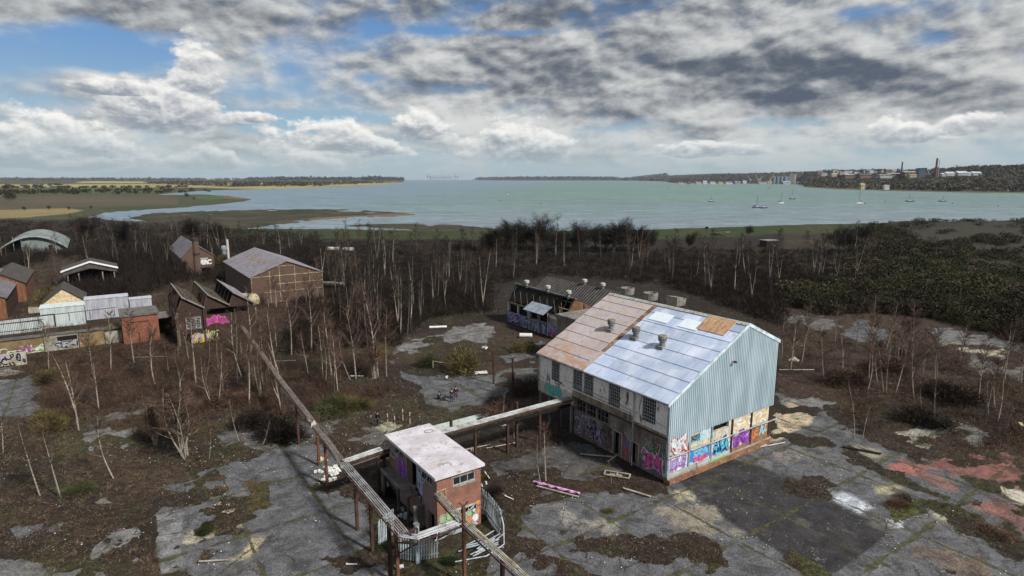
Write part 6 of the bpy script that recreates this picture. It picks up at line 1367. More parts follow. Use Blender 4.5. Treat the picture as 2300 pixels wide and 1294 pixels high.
# a far green scrub bush mass etc.: nobody could count it
rg = np.random.default_rng(4)
def tri_field(name, px, py, mat, hgt, wid, label, cat='undergrowth', n=1, jit=1.0, up=1.0, clumpy=True, keep=None, per=10, blockit=True):
    """tufts of twigs: per small triangles round each tuft"""
    u = px - 1150.0; v_ = py - 647.0; t = CAMH / (FPX * ST + v_ * CT); x = u * t; y = (FPX * CT - v_ * ST) * t
    if blockit:
        q = np.stack([x, y], -1) - GO; X = q @ GX; Y = q @ GY; bad = np.zeros(x.shape, bool)
        for a, b_, c, d in BLD: bad |= (X > a - .5) & (X < c + .5) & (Y > b_ - .5) & (Y < d + .5)
        x, y = x[~bad], y[~bad]
    z = height(x, y); ok = z > WZ + .25; x, y, z = x[ok], y[ok], z[ok]; N = len(x)
    hh = hgt(x, y) if callable(hgt) else np.full(N, hgt); ww = wid(x, y) if callable(wid) else np.full(N, wid)
    x = np.repeat(x, per); y = np.repeat(y, per); z = np.repeat(z, per); hh = np.repeat(hh, per); ww = np.repeat(ww, per); M_ = N * per
    a = rg.uniform(0, 6.283, M_); rr = rg.random(M_) ** .6 * hh * 1.0 * jit; x = x + np.cos(a) * rr; y = y + np.sin(a) * rr
    b0 = z + rg.random(M_) * hh * .45 - .05; L = hh * rg.uniform(.4, 1.0, M_); d = np.stack([rg.normal(0, .6, M_), rg.normal(0, .6, M_), np.abs(rg.normal(.5, .5, M_)) * up], -1); d /= np.linalg.norm(d, axis=1)[:, None]
    s_ = np.stack([rg.normal(0, 1, M_), rg.normal(0, 1, M_), rg.normal(0, .3, M_)], -1); s_ = np.cross(s_, d); s_ /= np.linalg.norm(s_, axis=1)[:, None] + 1e-9
    p = np.stack([x, y, b0], -1); V = np.stack([p - s_ * ww[:, None], p + s_ * ww[:, None], p + d * L[:, None]], 1).reshape(-1, 3); F = np.arange(M_ * 3).reshape(-1, 3)
    o = bpy.data.objects.new(name, np_mesh(name, V, F, [mat])); COL.objects.link(o); return tag(o, label, cat, None, 'stuff')
def hm_at(px, py):
    """how bare the yard surface is at a survey pixel"""
    x, y, _ = P(0, 0)
    u = px - 1150.0; v_ = py - 647.0; t = CAMH / (FPX * ST + v_ * CT); X = u * t; Y = (FPX * CT - v_ * ST) * t
    r = np.clip(np.searchsorted(rows, Y), 0, NR - 1); c = np.clip(np.searchsorted(cols, X / Y), 0, NC - 1); return hm[r, c]
def sample(poly, n, dens=None):
    xs = [p[0] for p in poly]; ys = [p[1] for p in poly]; px = rg.uniform(min(xs), max(xs), n * 3); py = rg.uniform(min(ys), max(ys), n * 3); k = sdist(px, py, poly) > 0
    px, py = px[k], py[k]; h_ = hm_at(px, py); k = rg.random(len(px)) > h_ * 1.6
    return px[k][:n], py[k][:n]
allp = [(-700, 1294), (-700, 530), (0, 520), (470, 530), (1100, 545), (1450, 560), (1960, 545), (2300, 540), (3000, 560), (3000, 1294)]
px, py = sample(allp, 26000)
nz = fbm(px * .02, py * .045, 77); k = nz > .40; px, py = px[k], py[k]
tri_field('undergrowth', px, py, 'bramble', lambda x, y: np.clip(.15 + .0042 * y, .2, 1.1) * rg.uniform(.5, 1.2, len(x)), lambda x, y: .006 + y * .00016, 'brown tangle of brambles and dead stalks over the waste ground', per=16)
px, py = sample([(-700, 1400), (-700, 900), (0, 850), (900, 900), (2300, 850), (3000, 1000), (3000, 1400)], 16000); nz = fbm(px * .015, py * .03, 99); k = nz > .5; px, py = px[k], py[k]
tri_field('grass_tufts', px, py, 'grass_tuft', .16, .012, 'olive grass and moss tufts in the cracks of the yard', 'grass', per=9)
wz = [(640, 800), (700, 545), (1110, 540), (1470, 565), (1990, 560), (2000, 640), (1760, 660), (1765, 735), (1700, 715), (1560, 662), (1480, 640), (1240, 618), (1110, 640), (1100, 700), (960, 715), (880, 780), (760, 780)]
px, py = sample(wz, 8000); tri_field('thicket', px, py, 'twig_grey', lambda x, y: rg.uniform(.7, 2.3, len(x)), .05, 'dark tangled thicket filling the woods behind the sheds', 'thicket', per=22, up=1.5)
px, py = sample([(-700, 560), (-700, 500), (0, 500), (300, 505), (720, 535), (720, 600), (520, 570), (400, 570), (250, 600), (140, 580), (0, 610)], 3600); px2, py2 = sample([(240, 600), (380, 560), (520, 575), (520, 640), (380, 640), (250, 690), (130, 660)], 900); px = np.concatenate([px, px2]); py = np.concatenate([py, py2])
tri_field('thicket', px, py, 'twig_grey', lambda x, y: rg.uniform(1.2, 4.6, len(x)), .06, 'dark tangled thicket between the hangar and the marsh', 'thicket', per=24, up=1.5)
scrub = [(1760, 655), (1900, 600), (1960, 508), (2040, 503), (2300, 500), (3000, 520), (3000, 830), (2300, 745), (2150, 715), (1950, 700), (1850, 715)]
xs_, ys_ = sample([(2010, 640), (2100, 590), (2300, 600), (2300, 700), (2150, 690), (2050, 680)], 700); tri_field('scrub', xs_, ys_, 'twig_green', lambda x, y: rg.uniform(.9, 1.8, len(x)), .05, 'brighter green scrub patch in the middle of the right shore land', 'scrub', per=30, up=.7)
xs_, ys_ = sample([(1780, 665), (2000, 640), (2300, 700), (2300, 770), (2100, 715), (1950, 700), (1850, 708), (1790, 690)], 1500); tri_field('scrub', xs_, ys_, 'scrub_dark', lambda x, y: rg.uniform(1.6, 2.8, len(x)), .04, 'dark hedge-like scrub edge above the right yard', 'scrub', per=40, up=.8)

px, py = sample([(-300, 640), (0, 600), (700, 600), (880, 700), (880, 880), (640, 985), (330, 985), (100, 930), (-300, 930)], 5200); nz = fbm(px * .02, py * .05, 171); k = nz > .40; px, py = px[k], py[k]
tri_field('brambles', px, py, 'twig_red', lambda x, y: rg.uniform(.5, 1.9, len(x)), .022, 'red-brown brambles and saplings between the left-hand sheds and birches', 'brambles', per=26, up=1.1)
px, py = sample([(1740, 730), (2300, 800), (3000, 900), (3000, 1050), (2300, 1020), (2060, 1000), (1900, 960), (1880, 880), (1760, 850)], 1500); nz = fbm(px * .02, py * .05, 173); k = nz > .42; px, py = px[k], py[k]
tri_field('brambles', px, py, 'twig_red', lambda x, y: rg.uniform(.5, 1.7, len(x)), .022, 'red-brown brambles right of the corrugated gable', 'brambles', per=26, up=1.1)
# low trees merged where they read as one mass, on the far banks
def leafball(V, F, C, x, y, z, r, h, n, sq=1.0):
    d = rg.normal(0, 1, (n, 3)); d /= np.linalg.norm(d, axis=1)[:, None]; t = rg.random(n) ** .35; p = np.stack([x + d[:, 0] * r * t, y + d[:, 1] * r * t, z + h * .55 + d[:, 2] * h * .5 * t], -1)
    a = rg.normal(0, 1, (n, 3)); a /= np.linalg.norm(a, axis=1)[:, None]; b_ = np.cross(a, rg.normal(0, 1, (n, 3))); b_ /= np.linalg.norm(b_, axis=1)[:, None]; s_ = (r * (.32 if n < 100 else .11) * sq * rg.uniform(.6, 1.3, n))[:, None]
    V.append(np.stack([p - a * s_, p + a * s_ * .8, p + b_ * s_ * 1.1], 1).reshape(-1, 3))
def mass(name, pts, mat, label, r, h, n=26, cat='wood'):
    V = []
    for (x, y, z) in pts: k = rg.uniform(.7, 1.3); leafball(V, None, None, x, y, z, r * k, h * k, n)
    V = np.concatenate(V); o = bpy.data.objects.new(name, np_mesh(name, V, np.arange(len(V)).reshape(-1, 3), [mat])); COL.objects.link(o); return tag(o, label, cat, None, 'stuff')
def scatter_far(poly, n, ymax, seed):
    r_ = np.random.default_rng(seed); px = r_.uniform(min(p[0] for p in poly), max(p[0] for p in poly), n * 4); py = r_.uniform(min(p[1] for p in poly), max(p[1] for p in poly), n * 4); k = sdist(px, py, poly) > 0; px, py = px[k][:n], py[k][:n]
    u = px - 1150.0; v_ = py - 647.0; t = (CAMH - WZ) / (FPX * ST + v_ * CT); x = u * t; y = (FPX * CT - v_ * ST) * t; z = height(x, y); k = y < ymax
    return list(zip(x[k], y[k], z[k]))
for nm_, poly, n_, mt, lb, r0_, h0_ in [('scrub', scrub, 1900, 'scrub_dark', 'dark green-brown scrub mounds covering the shore land on the right', 2.4, 2.4), ('scrub', scrub, 1500, 'scrub_brown', 'brown leafless scrub mounds among the green ones on the right', 2.4, 2.2), ('scrub', [(1900, 560), (1960, 508), (2040, 503), (2300, 500), (3000, 520), (3000, 600), (2300, 570), (2000, 600)], 1500, 'scrub_dark', 'dark scrub mounds along the water edge on the right', 2.6, 2.2), ('scrub', [(1780, 665), (2000, 640), (2300, 690), (2300, 770), (2100, 715), (1950, 700), (1850, 708), (1790, 690)], 420, 'scrub_dark', 'dark hedge-like scrub edge above the right yard', 1.9, 3.0), ('scrub', [(2000, 640), (2060, 590), (2300, 600), (2400, 690), (2150, 680), (2050, 670)], 260, 'twig_green', 'greener scrub mounds in the middle of the right shore land', 2.0, 2.0)]:
    px, py = sample(poly, n_); nz = fbm(px * .012, py * .05, 155 + 4 * (mt == 'scrub_brown')); k = nz > (.46 if n_ > 1400 else .3); px, py = px[k], py[k]; pts = []
    for a_, c_ in zip(px, py): x, y, _ = P(a_, c_); pts.append((x, y, gz(x, y) - .5))
    mass(nm_, [q for q in pts if q[2] > -1.6], mt, lb, r0_, h0_, 150, 'scrub')
# right bank: slopes covered in wood; sampled over the ground itself
pts = []
r_ = np.random.default_rng(8); N = 26000; tt = r_.uniform(.20, 1.9, N); yy = r_.uniform(1200, 6200, N); xx = tt * yy
px, py = proj(xx, yy, WZ); ys = shore_y(px); ds = (CAMH - WZ) / ((ys - 402) / FPX); tq = yy / ds - 1; sdr = sdist(px, py, RIGHT)
town = (px > 1830) & (px < 2130) & (tq > .35) & (tq < .95)
k = (sdr > .5) & (tq > np.where(px > 1800, .075, .07)) & (tq < 1.15) & (px < 3300) & (~town | (r_.random(N) < .7))
wf = fbm(xx * .004, yy * .004, 19); k &= wf > .36; xx, yy = xx[k], yy[k]; zz = height(xx, yy)
pts = list(zip(xx, yy, zz)); mass('far_woodland', pts, 'far_wood', 'brown leafless woods covering the slopes of the right bank', 11, 12, 26)
pts = scatter_far([(1056, 404.6), (1070, 404.85), (1120, 405.3), (1200, 405.6), (1380, 405.5), (1490, 406.8), (1500, 404.6)], 900, 15500, 3); pts = [(x, y, max(z, 2)) for x, y, z in pts]; mass('far_woodland', pts, 'far_wood_dull', 'wooded land at the end of the estuary', 60, 34, 16)
# left bank
pts = scatter_far([(-400, 409), (0, 408.5), (900, 406), (903, 404), (-400, 404)], 2600, 9000, 5); mass('far_woodland', pts, 'far_wood', 'line of bare woods beyond the yellow fields on the left', 34, 24, 22)
pts = scatter_far([(560, 407), (900, 407.6), (905, 405), (880, 403.6), (560, 403.9)], 700, 12000, 6); mass('far_woodland', pts, 'far_wood_dull', 'dark blue wood behind the last fields of the left bank', 50, 36, 18)
pts = scatter_far([(330, 413.5), (430, 411), (700, 414), (860, 410), (860, 413), (700, 420), (560, 421), (430, 419), (350, 418)], 330, 9000, 7); mass('hedgerow', pts, 'far_wood', 'hedges and copses between the yellow fields', 13, 10, 20, 'hedge')
for a_, lb, n_ in [([(0, 432), (250, 431), (470, 426), (480, 431), (300, 438), (0, 441)], 'dark hedge along the green field on the left', 90), ([(0, 424), (420, 421.5), (420, 423.5), (0, 426)], 'thin hedge under the long yellow field', 60), ([(0, 420), (140, 418), (140, 421), (0, 423)], 'hedge at the left edge of the yellow field', 26)]:
    mass('hedgerow', scatter_far(a_, n_, 3000, 11), 'scrub_dark', lb, 7, 5.5, 30, 'hedge')
def far_tree(px, py, hpx, mat, label, name='far_tree', conif=False, group=None, wpx=None):
    h_ = hit(px, py)
    if not h_: return
    x, y, z = h_; H = hpx / FPX * y; V = []; r = (wpx or hpx) / FPX * y * .5
    o = empty(name, (x, y, z), 0, label, 'tree', group); mb = MB(); mb.tube([(0, 0, -1), (0, 0, H * .5)], [H * .05, H * .03], 'dull_bark', 5); mb.build('trunk', o)
    if conif:
        for j in range(7): leafball(V, None, None, 0, 0, H * (.12 + .12 * j), r * (1 - j * .12), H * .16, 60, .7)
    else:
        for j in range(9): a = rg.uniform(0, 6.28); q = rg.uniform(.1, .5) * r; leafball(V, None, None, math.cos(a) * q, math.sin(a) * q, H * rg.uniform(.1, .4), r * .62, H * .55, 70, .45)
    V = np.concatenate(V); c = bpy.data.objects.new('crown', np_mesh('crown', V, np.arange(len(V)).reshape(-1, 3), [mat])); COL.objects.link(c); c.parent = o
for a in [(22, 455, 30, 'scrub_dark', 'biggest dark round tree at the left edge of the fields'), (60, 425, 10, 'far_wood', 'round tree over the yellow field at the left'), (150, 434, 14, 'far_wood', 'bare tree on the green field, left of the hedge'), (55, 474, 11, 'scrub_dark', 'round bush on the brown field, left'), (110, 472, 11, 'scrub_dark', 'round bush on the brown field, second from left'), (155, 472, 9, 'scrub_dark', 'low bush on the brown field, third from left'),
          (205, 470, 9, 'scrub_dark', 'bush on the brown field nearest the creek'), (420, 445, 13, 'scrub_dark', 'dark round tree on the spit of land by the creek'), (436, 450, 7, 'scrub_dark', 'small dark bush right of the tree on the spit'), (175, 436, 12, 'far_wood', 'bare tree in the hedge, right of the green field tree'), (290, 433, 9, 'far_wood', 'tree in the hedge nearest the creek'), (215, 431, 8, 'far_wood', 'small tree above the hedge')]: far_tree(*a, group='trees of the left fields')
for a in [(1962, 386, 14, 'conifer_leaf', 'tall dark conifer on the skyline above the town', 'conifer', True, None, 7), (2072, 388, 9, 'conifer_leaf', 'conifer beside the dark factory block, left of two', 'conifer', True, None, 6), (2084, 388, 8, 'conifer_leaf', 'conifer beside the dark factory block, right of two', 'conifer', True, None, 6)]: far_tree(*a)
for a in [(2195, 424, 16, 'rust_leaf', 'orange-brown tree on the right shore', 'far_tree', False, None, 22), (2115, 420, 18, 'spring_leaf', 'yellow-green tree among the brown ones of the right bank', 'far_tree', False, None, 26), (2242, 423, 14, 'spring_leaf', 'small yellow-green tree right of the orange-brown one', 'far_tree', False, None, 18), (2025, 424, 16, 'far_wood', 'dark tree over the parked vehicles', 'far_tree', False, None, 24), (1965, 421, 15, 'far_wood', 'tree beside the cream house', 'far_tree', False, None, 18), (2290, 428, 18, 'scrub_dark', 'dark tree on the shore at the right frame edge', 'far_tree', False, None, 20), (2060, 424, 14, 'scrub_dark', 'dark round tree on the right shore, left of the yellow-green one', 'far_tree', False, None, 24), (2150, 426, 13, 'scrub_dark', 'dark round tree between the yellow-green and the orange-brown tree', 'far_tree', False, None, 26), (1900, 421, 10, 'far_wood', 'low tree on the wooded spit', 'far_tree', False, None, 20), (1850, 418, 10, 'scrub_dark', 'dark tree heading the wooded spit', 'far_tree', False, None, 24)]: far_tree(*a)
# ------------------------------------------------------------------ palisade fences round the brick block
def palisade(pts, label, h=2.3, z0=0.0, tilt=0.0):
    """upright pales between the site-grid points"""
    o = gthing('palisade_fence', pts[0][0], pts[0][1], label, 'fence', 'palisade panels round the brick block', z=z0)
    mb = MB(); ra = MB()
    for (X0, Y0), (X1, Y1) in zip(pts, pts[1:]):
        L = math.hypot(X1 - X0, Y1 - Y0); n = max(2, int(L / .17)); ax, ay = X0 - pts[0][0], Y0 - pts[0][1]; dx_, dy_ = (X1 - X0) / L, (Y1 - Y0) / L; nx, ny = -dy_, dx_
        for k in range(n):
            a = L * (k + .15) / n; c = L * (k + .65) / n; t = tilt + rdr.uniform(-.05, .05); hh = h + rdr.uniform(-.05, .03)
            mb.prism([(ax + dx_ * a, ay + dy_ * a, 0.05), (ax + dx_ * c, ay + dy_ * c, .05), (ax + dx_ * c + nx * t, ay + dy_ * c + ny * t, hh - .08), (ax + dx_ * (a + c) / 2 + nx * t, ay + dy_ * (a + c) / 2 + ny * t, hh), (ax + dx_ * a + nx * t, ay + dy_ * a + ny * t, hh - .08)], (nx * .02, ny * .02, 0), 'galvanised', rdr.uniform(-.1, .15))
        for z in (.45, h - .5): ra.bar((ax + nx * (tilt * z / h + .05), ay + ny * (tilt * z / h + .05), z), (ax + dx_ * L + nx * (tilt * z / h + .05), ay + dy_ * L + ny * (tilt * z / h + .05), z), .04, .05, 'galvanised', -.1)
    mb.build('pales', o); ra.build('rail', o); return o
palisade([(-25.0, 5.6), (-23.3, 6.6)], 'short upright palisade panel behind the posts, left of the brick block', 2.2)
palisade([(-24.55, 3.7), (-23.5, 2.6)], 'palisade panel with a thick blue-grey post, in front of the brick block', 2.2, tilt=.2)
palisade([(-23.3, 2.5), (-21.9, 2.0)], 'buckled palisade panel nearest the graffiti end of the brick block', 1.9, tilt=-.5)
palisade([(-16.3, 7.0), (-16.2, 4.6), (-16.6, 2.6), (-16.7, 1.9)], 'curving palisade panel right of the brick block', 2.0, tilt=.25)
fallen = gthing('fallen_palisade', -18.6, 1.1, 'heap of fallen silvery palisade pales in front of the brick block', 'fence pales')
for k in range(13):
    mb = MB(); a = rdr.uniform(-.5, .6); L = rdr.uniform(1.6, 2.8); z = .12 + k * .04; cx, cy = rdr.uniform(-.6, .8), rdr.uniform(-.6, .6); mb.bar((cx - L / 2 * math.cos(a), cy - L / 2 * math.sin(a), z), (cx + L / 2 * math.cos(a), cy + L / 2 * math.sin(a), z + rdr.uniform(0, .3)), .09, .03, 'galvanised', rdr.uniform(-.1, .25)); mb.build('pale', fallen)
bent = gthing('bent_rail', -16.6, 1.4, 'long bent grey fence rail leaning out of the curved panel', 'rail'); mb = MB(); mb.tube([(.4, 1.2, 1.7), (.1, .2, .9), (-.6, -.9, .15), (-2.4, -1.3, .1), (-4.6, -.6, .1)], .05, 'galvanised', 5); mb.build('bar', bent)
bp = gthing('fence_post', -23.35, 2.45, 'thick blue-grey square post standing between the front palisade panels', 'post'); mb = MB(); mb.box(-.14, .14, -.14, .14, -.1, 2.9, 'blue_sheet'); mb.box(-.18, .18, -.18, .18, 2.9, 3.0, 'steel_grey'); mb.build('shaft', bp)

# ------------------------------------------------------------------ litter and debris
def debris(px, py, name, label, fn_, rz=0.0, group='rubbish left about the yard', cat='debris'):
    x, y, _ = P(px, py); o = empty(name, (x, y, gz(x, y)), rz, label, cat, group); mb = MB(); part = fn_(mb); mb.build(part, o)
def d_board(L, w_, mat, t=.05, z=.08):
    def f(mb): mb.box(-L / 2, L / 2, -w_ / 2, w_ / 2, z, z + t, mat); mb.box(-L / 2, -L / 2 + .1, -w_ / 2, w_ / 2, z + t + .002, z + t + .05, mat, -.2); return 'board'
    return f
def d_drum(L, r, mat):
    def f(mb): mb.tube([(-L / 2, 0, r), (-L / 2 + .05, 0, r), (L / 2, 0, r)], [r * .9, r, r], mat, 10); return 'drum'
    return f
def d_heap(r, mat, n=9):
    def f(mb):
        for k in range(n):
            a = rdr.uniform(0, 6.3); q = rdr.random() * r; x, y = q * math.cos(a), q * math.sin(a); w1 = rdr.uniform(.1, .28) * r ** .5; h = rdr.uniform(.08, .3); t = rdr.uniform(0, 3)
            c, s_ = math.cos(t) * w1, math.sin(t) * w1
            mb.hexa([(x - c, y - s_, 0), (x + s_, y - c, 0), (x + c, y + s_, 0), (x - s_, y + c, 0), (x - c * .7, y - s_ * .8, h), (x + s_ * .6, y - c, h * .8), (x + c * .8, y + s_ * .5, h), (x - s_, y + c * .6, h * .6)], mat, rdr.uniform(-.2, .1))
        return 'pieces'
    return f
def d_frame(L, w_, mat):
    def f(mb):
        for (a, b_) in (((-L / 2, -w_ / 2), (L / 2, -w_ / 2)), ((-L / 2, w_ / 2), (L / 2, w_ / 2)), ((-L / 2, -w_ / 2), (-L / 2, w_ / 2)), ((L / 2, -w_ / 2), (L / 2, w_ / 2)), ((0, -w_ / 2), (0, w_ / 2))): mb.bar((*a, .12), (*b_, .12), .12, .08, mat)
        mb.box(-L * .3, L * .2, -w_ * .3, w_ * .25, .02, .05, mat, -.3); return 'frame'
    return f
for a in [(984, 737, 'white_pipe', 'long white pipe section lying beyond the yard loop', d_drum(3.2, .22, 'plastic_white'), .15), (1181, 758, 'white_drum', 'white cylinder lying before the graffiti ruin', d_drum(2.2, .38, 'plastic_white'), -.1), (1386, 1068, 'timber_frame', 'pale door frame lying flat before the long wall', d_frame(2.3, .8, 'timber_pale'), -.35), (1430, 1108, 'plank', 'grey plank pointing at the corner of the big shed', d_board(2.6, .2, 'timber_pale'), -.6),
          (1340, 1025, 'plank', 'long plank lying near the two doorways', d_board(3.2, .2, 'timber_pale'), -.2), (1378, 1030, 'plank', 'plank leaning away from the left doorway', d_board(2.2, .16, 'timber_pale'), .9), (1705, 1003, 'white_board', 'white panel beside the gable plinth', d_board(1.7, .6, 'plastic_white'), .3), (1740, 1000, 'plank', 'thin pale batten beside the white panel', d_board(2.6, .08, 'plastic_white'), .35), (1086, 1089, 'white_bag', 'round white bag beside the brick block', d_heap(.35, 'plastic_white', 4), 0),
          (1094, 1072, 'plank', 'short pale stick leaning by the brick block', d_board(1.3, .08, 'plastic_white', z=.2), -1.2), (1143, 1120, 'plank', 'white forked stick among the cables', d_board(1.0, .1, 'plastic_white'), -.7), (1055, 1010, 'plank', 'long pale pole lying behind the brick block', d_board(4.5, .12, 'timber_pale'), .45), (1128, 1002, 'plank', 'long pale pole lying under the pipe bridge', d_board(3.5, .1, 'timber_pale'), .4),
          (1004, 848, 'white_sheet', 'crumpled white sheet by the low railing', d_heap(.5, 'plastic_white', 7), 0), (1080, 838, 'white_sheet', 'white sheet on the path side of the olive bush', d_board(1.8, 1.1, 'plastic_white'), .2), (1090, 782, 'rubbish_heap', 'pale heap right of the olive bush', d_heap(.6, 'plastic_white', 8), 0), (740, 1062, 'rubbish_heap', 'large white rubbish heap between gantry and tarmac', d_heap(1.6, 'plastic_white', 30), 0), (722, 1032, 'rubbish_heap', 'cream and yellow rubbish heap under the gantry', d_heap(.7, 'panel_ochre', 12), 0),
          (1058, 1012, 'loop_hose', 'thin hose loops behind the brick block', d_heap(.3, 'timber_pale', 3), 0), (868, 1090, 'white_rag', 'white rag under the silvery gantry', d_heap(.5, 'plastic_white', 7), 0), (910, 1157, 'white_sheet', 'torn white sheet on the dark ground left of the brick block', d_heap(1.1, 'slab_pale', 16), 0), (640, 812, 'plank', 'grey beam lying in the birch clearing', d_board(3.2, .2, 'timber_pale'), .1), (802, 846, 'plank', 'short pale beam at the foot of the birch group', d_board(1.8, .2, 'plastic_white'), 0),
          (480, 1262, 'plank', 'pale plank beside the lower tarmac', d_board(2.0, .12, 'timber_pale'), .1), (790, 1270, 'plank', 'short white plank near the bottom of the picture', d_board(.8, .08, 'plastic_white'), 0), (897, 1276, 'white_sheet', 'white sheet at the foot of the two thick gantry posts', d_board(.6, .35, 'plastic_white'), .3), (335, 803, 'plank', 'white fallen pole below the brick box', d_board(5, .18, 'timber_pale'), .1), (640, 788, 'plank', 'fallen pole left of the gantry', d_board(3, .15, 'timber_pale'), -.2),
          (2285, 748, 'white_pipe', 'white pipe at the right frame edge', d_drum(4.2, .28, 'plastic_white'), -.1), (1778, 808, 'rubbish_heap', 'white rubbish heap right of the gable', d_heap(1.0, 'plastic_white', 12), 0), (1790, 832, 'plank', 'white pole with rubbish right of the gable', d_board(5, .15, 'plastic_white'), 0), (1935, 1013, 'rusty_rail', 'row of dark sleepers beside the cracked cream slab', d_board(3.4, .3, 'void_dark'), -.5), (2292, 965, 'yellow_board', 'yellow board standing at the right frame edge', d_board(1.2, .3, 'pipe_cream', z=.6), 1.1),
          (1963, 690, 'blue_tarpaulin', 'blue rag in the scrub right of the wood', d_heap(.9, 'paint_blue', 6), 0), (195, 655, 'rubbish_heap', 'white rubbish before the white-roofed shed', d_heap(2.2, 'plastic_white', 22), 0), (750, 562, 'white_container', 'left white graffitied tank in the far clearing', d_board(4.6, 1.5, 'plastic_white', 1.1), 0), (782, 563, 'white_container', 'right white graffitied tank in the far clearing', d_board(4.2, 1.5, 'plastic_white', 1.1), 0),
          (1130, 957, 'white_drum', 'small white cylinder caught on the pipe bridge side', d_drum(.7, .18, 'plastic_white'), .3), (720, 640, 'rubble_slab', 'broken pale slab beside the warehouse end', d_board(7, 3, 'concrete', .4), .3), (745, 645, 'rubble_slab', 'second broken slab right of the warehouse', d_board(6, 2.4, 'concrete', .5, z=.6), -.2), (2035, 800, 'drum', 'dark rusty drum on the right pale clearing', d_drum(1.6, .6, 'dark_rust'), .2), (548, 723, 'fallen_roof', 'collapsed dark roof panel at the head of the long gantry', d_frame(6, 4, 'timber'), .4)]:
    debris(*a)
# pink cloth and boards
x, y, _ = P(1225, 1092); o = empty('pink_hammock', (x, y, gz(x, y)), R(-28), 'torn strip of pink cloth lying under the two thin birches', 'cloth')
mb = MB()
for k in range(14):
    a, b_ = -1.2 + k * .32, -1.2 + (k + 1) * .32; mb.hexa([(a, -.12 + .08 * math.sin(k * 2), .1), (b_, -.12 + .08 * math.sin(k * 2 + 2), .1), (b_, .14, .12), (a, .14, .12), (a, -.1, .22 + .06 * math.sin(k * 3)), (b_, -.1, .22 + .06 * math.sin(k * 3 + 3)), (b_, .12, .2), (a, .12, .2)], 'paint_pink_cloth' if 'paint_pink_cloth' in MATS else M('paint_pink_cloth', (.62, .30, .55), (.45, .2, .4), 3, .8))
mb.build('cloth', o); mb = MB(); mb.box(-.6, 3.4, -.6, -.45, .08, .16, 'timber_pale'); mb.build('board', o)
# uncountable litter
N = 7000; px = rg.uniform(-200, 2400, N); py = 640 + 650 * rg.random(N) ** .8; dn = fbm(px * .012, py * .03, 131); hot = (np.hypot((px - 720) / 130, (py - 1030) / 60) < 1) | (np.hypot((px - 760) / 260, (py - 960) / 45) < 1) | (np.hypot((px - 480) / 260, (py - 1010) / 50) < 1)
k = (dn > .64) | (hot & (rg.random(N) < .8)); px, py = px[k], py[k]
mb = MB()
for a, c in zip(px, py):
    x, y, _ = P(a, c)
    if blocked(x, y, .2): continue
    z = gz(x, y) + .03; s = rdr.uniform(.015, .05) * (1 + y / 120); t = rdr.uniform(0, 3); q = [(x + s * math.cos(t + j * 1.571) * rdr.uniform(.5, 1.2), y + s * math.sin(t + j * 1.571) * rdr.uniform(.5, 1.2)) for j in range(4)]
    mb.prism([(p[0], p[1], z) for p in q], (0, 0, s * .5), rdr.choice(('plastic_white', 'plastic_white', 'concrete', 'timber_pale', 'slab_pale')))
tag(mb.build('litter'), 'scraps of white litter and rubble scattered over the waste ground', 'litter', None, 'stuff')
# fallen sticks and stalks give the waste ground its grain
pxs, pys = sample(allp, 15000); tri_field('dead_stalks', pxs, pys, M('dead_stalk', (.28, .21, .15), (.10, .065, .045), 3, .95), lambda x, y: np.clip(.2 + .004 * y, .25, .9) * rg.uniform(.6, 1.3, len(x)), lambda x, y: .006 + y * .00012, 'pale dead stalks and twigs on the waste ground', per=7)

# ------------------------------------------------------------------ people
M('jacket_black', (.018, .018, .022), (.010, .010, .012), 4, .8); M('jeans', (.040, .055, .095), (.025, .03, .05), 4, .9); M('skin', (.42, .24, .17), (.38, .2, .14), 4, .6, fine=.05); M('hair', (.025, .018, .012), (.015, .01, .01), 9, .8)
def skin(name, joints, edges, mat, parent, sub=1):
    me = bpy.data.meshes.new(name); names = list(joints); me.from_pydata([joints[n][0] for n in names], [(names.index(a), names.index(b_)) for a, b_ in edges], []); me.materials.append(MATS[mat])
    o = bpy.data.objects.new(name, me); COL.objects.link(o); o.parent = parent; md = o.modifiers.new('Skin', 'SKIN'); md.use_smooth_shade = True
    for i, n in enumerate(names):
        r = joints[n][1]; me.skin_vertices[0].data[i].radius = (r, r) if not isinstance(r, tuple) else r
    me.skin_vertices[0].data[0].use_root = True
    s_ = o.modifiers.new('Sub', 'SUBSURF'); s_.levels = sub; s_.render_levels = sub; return o
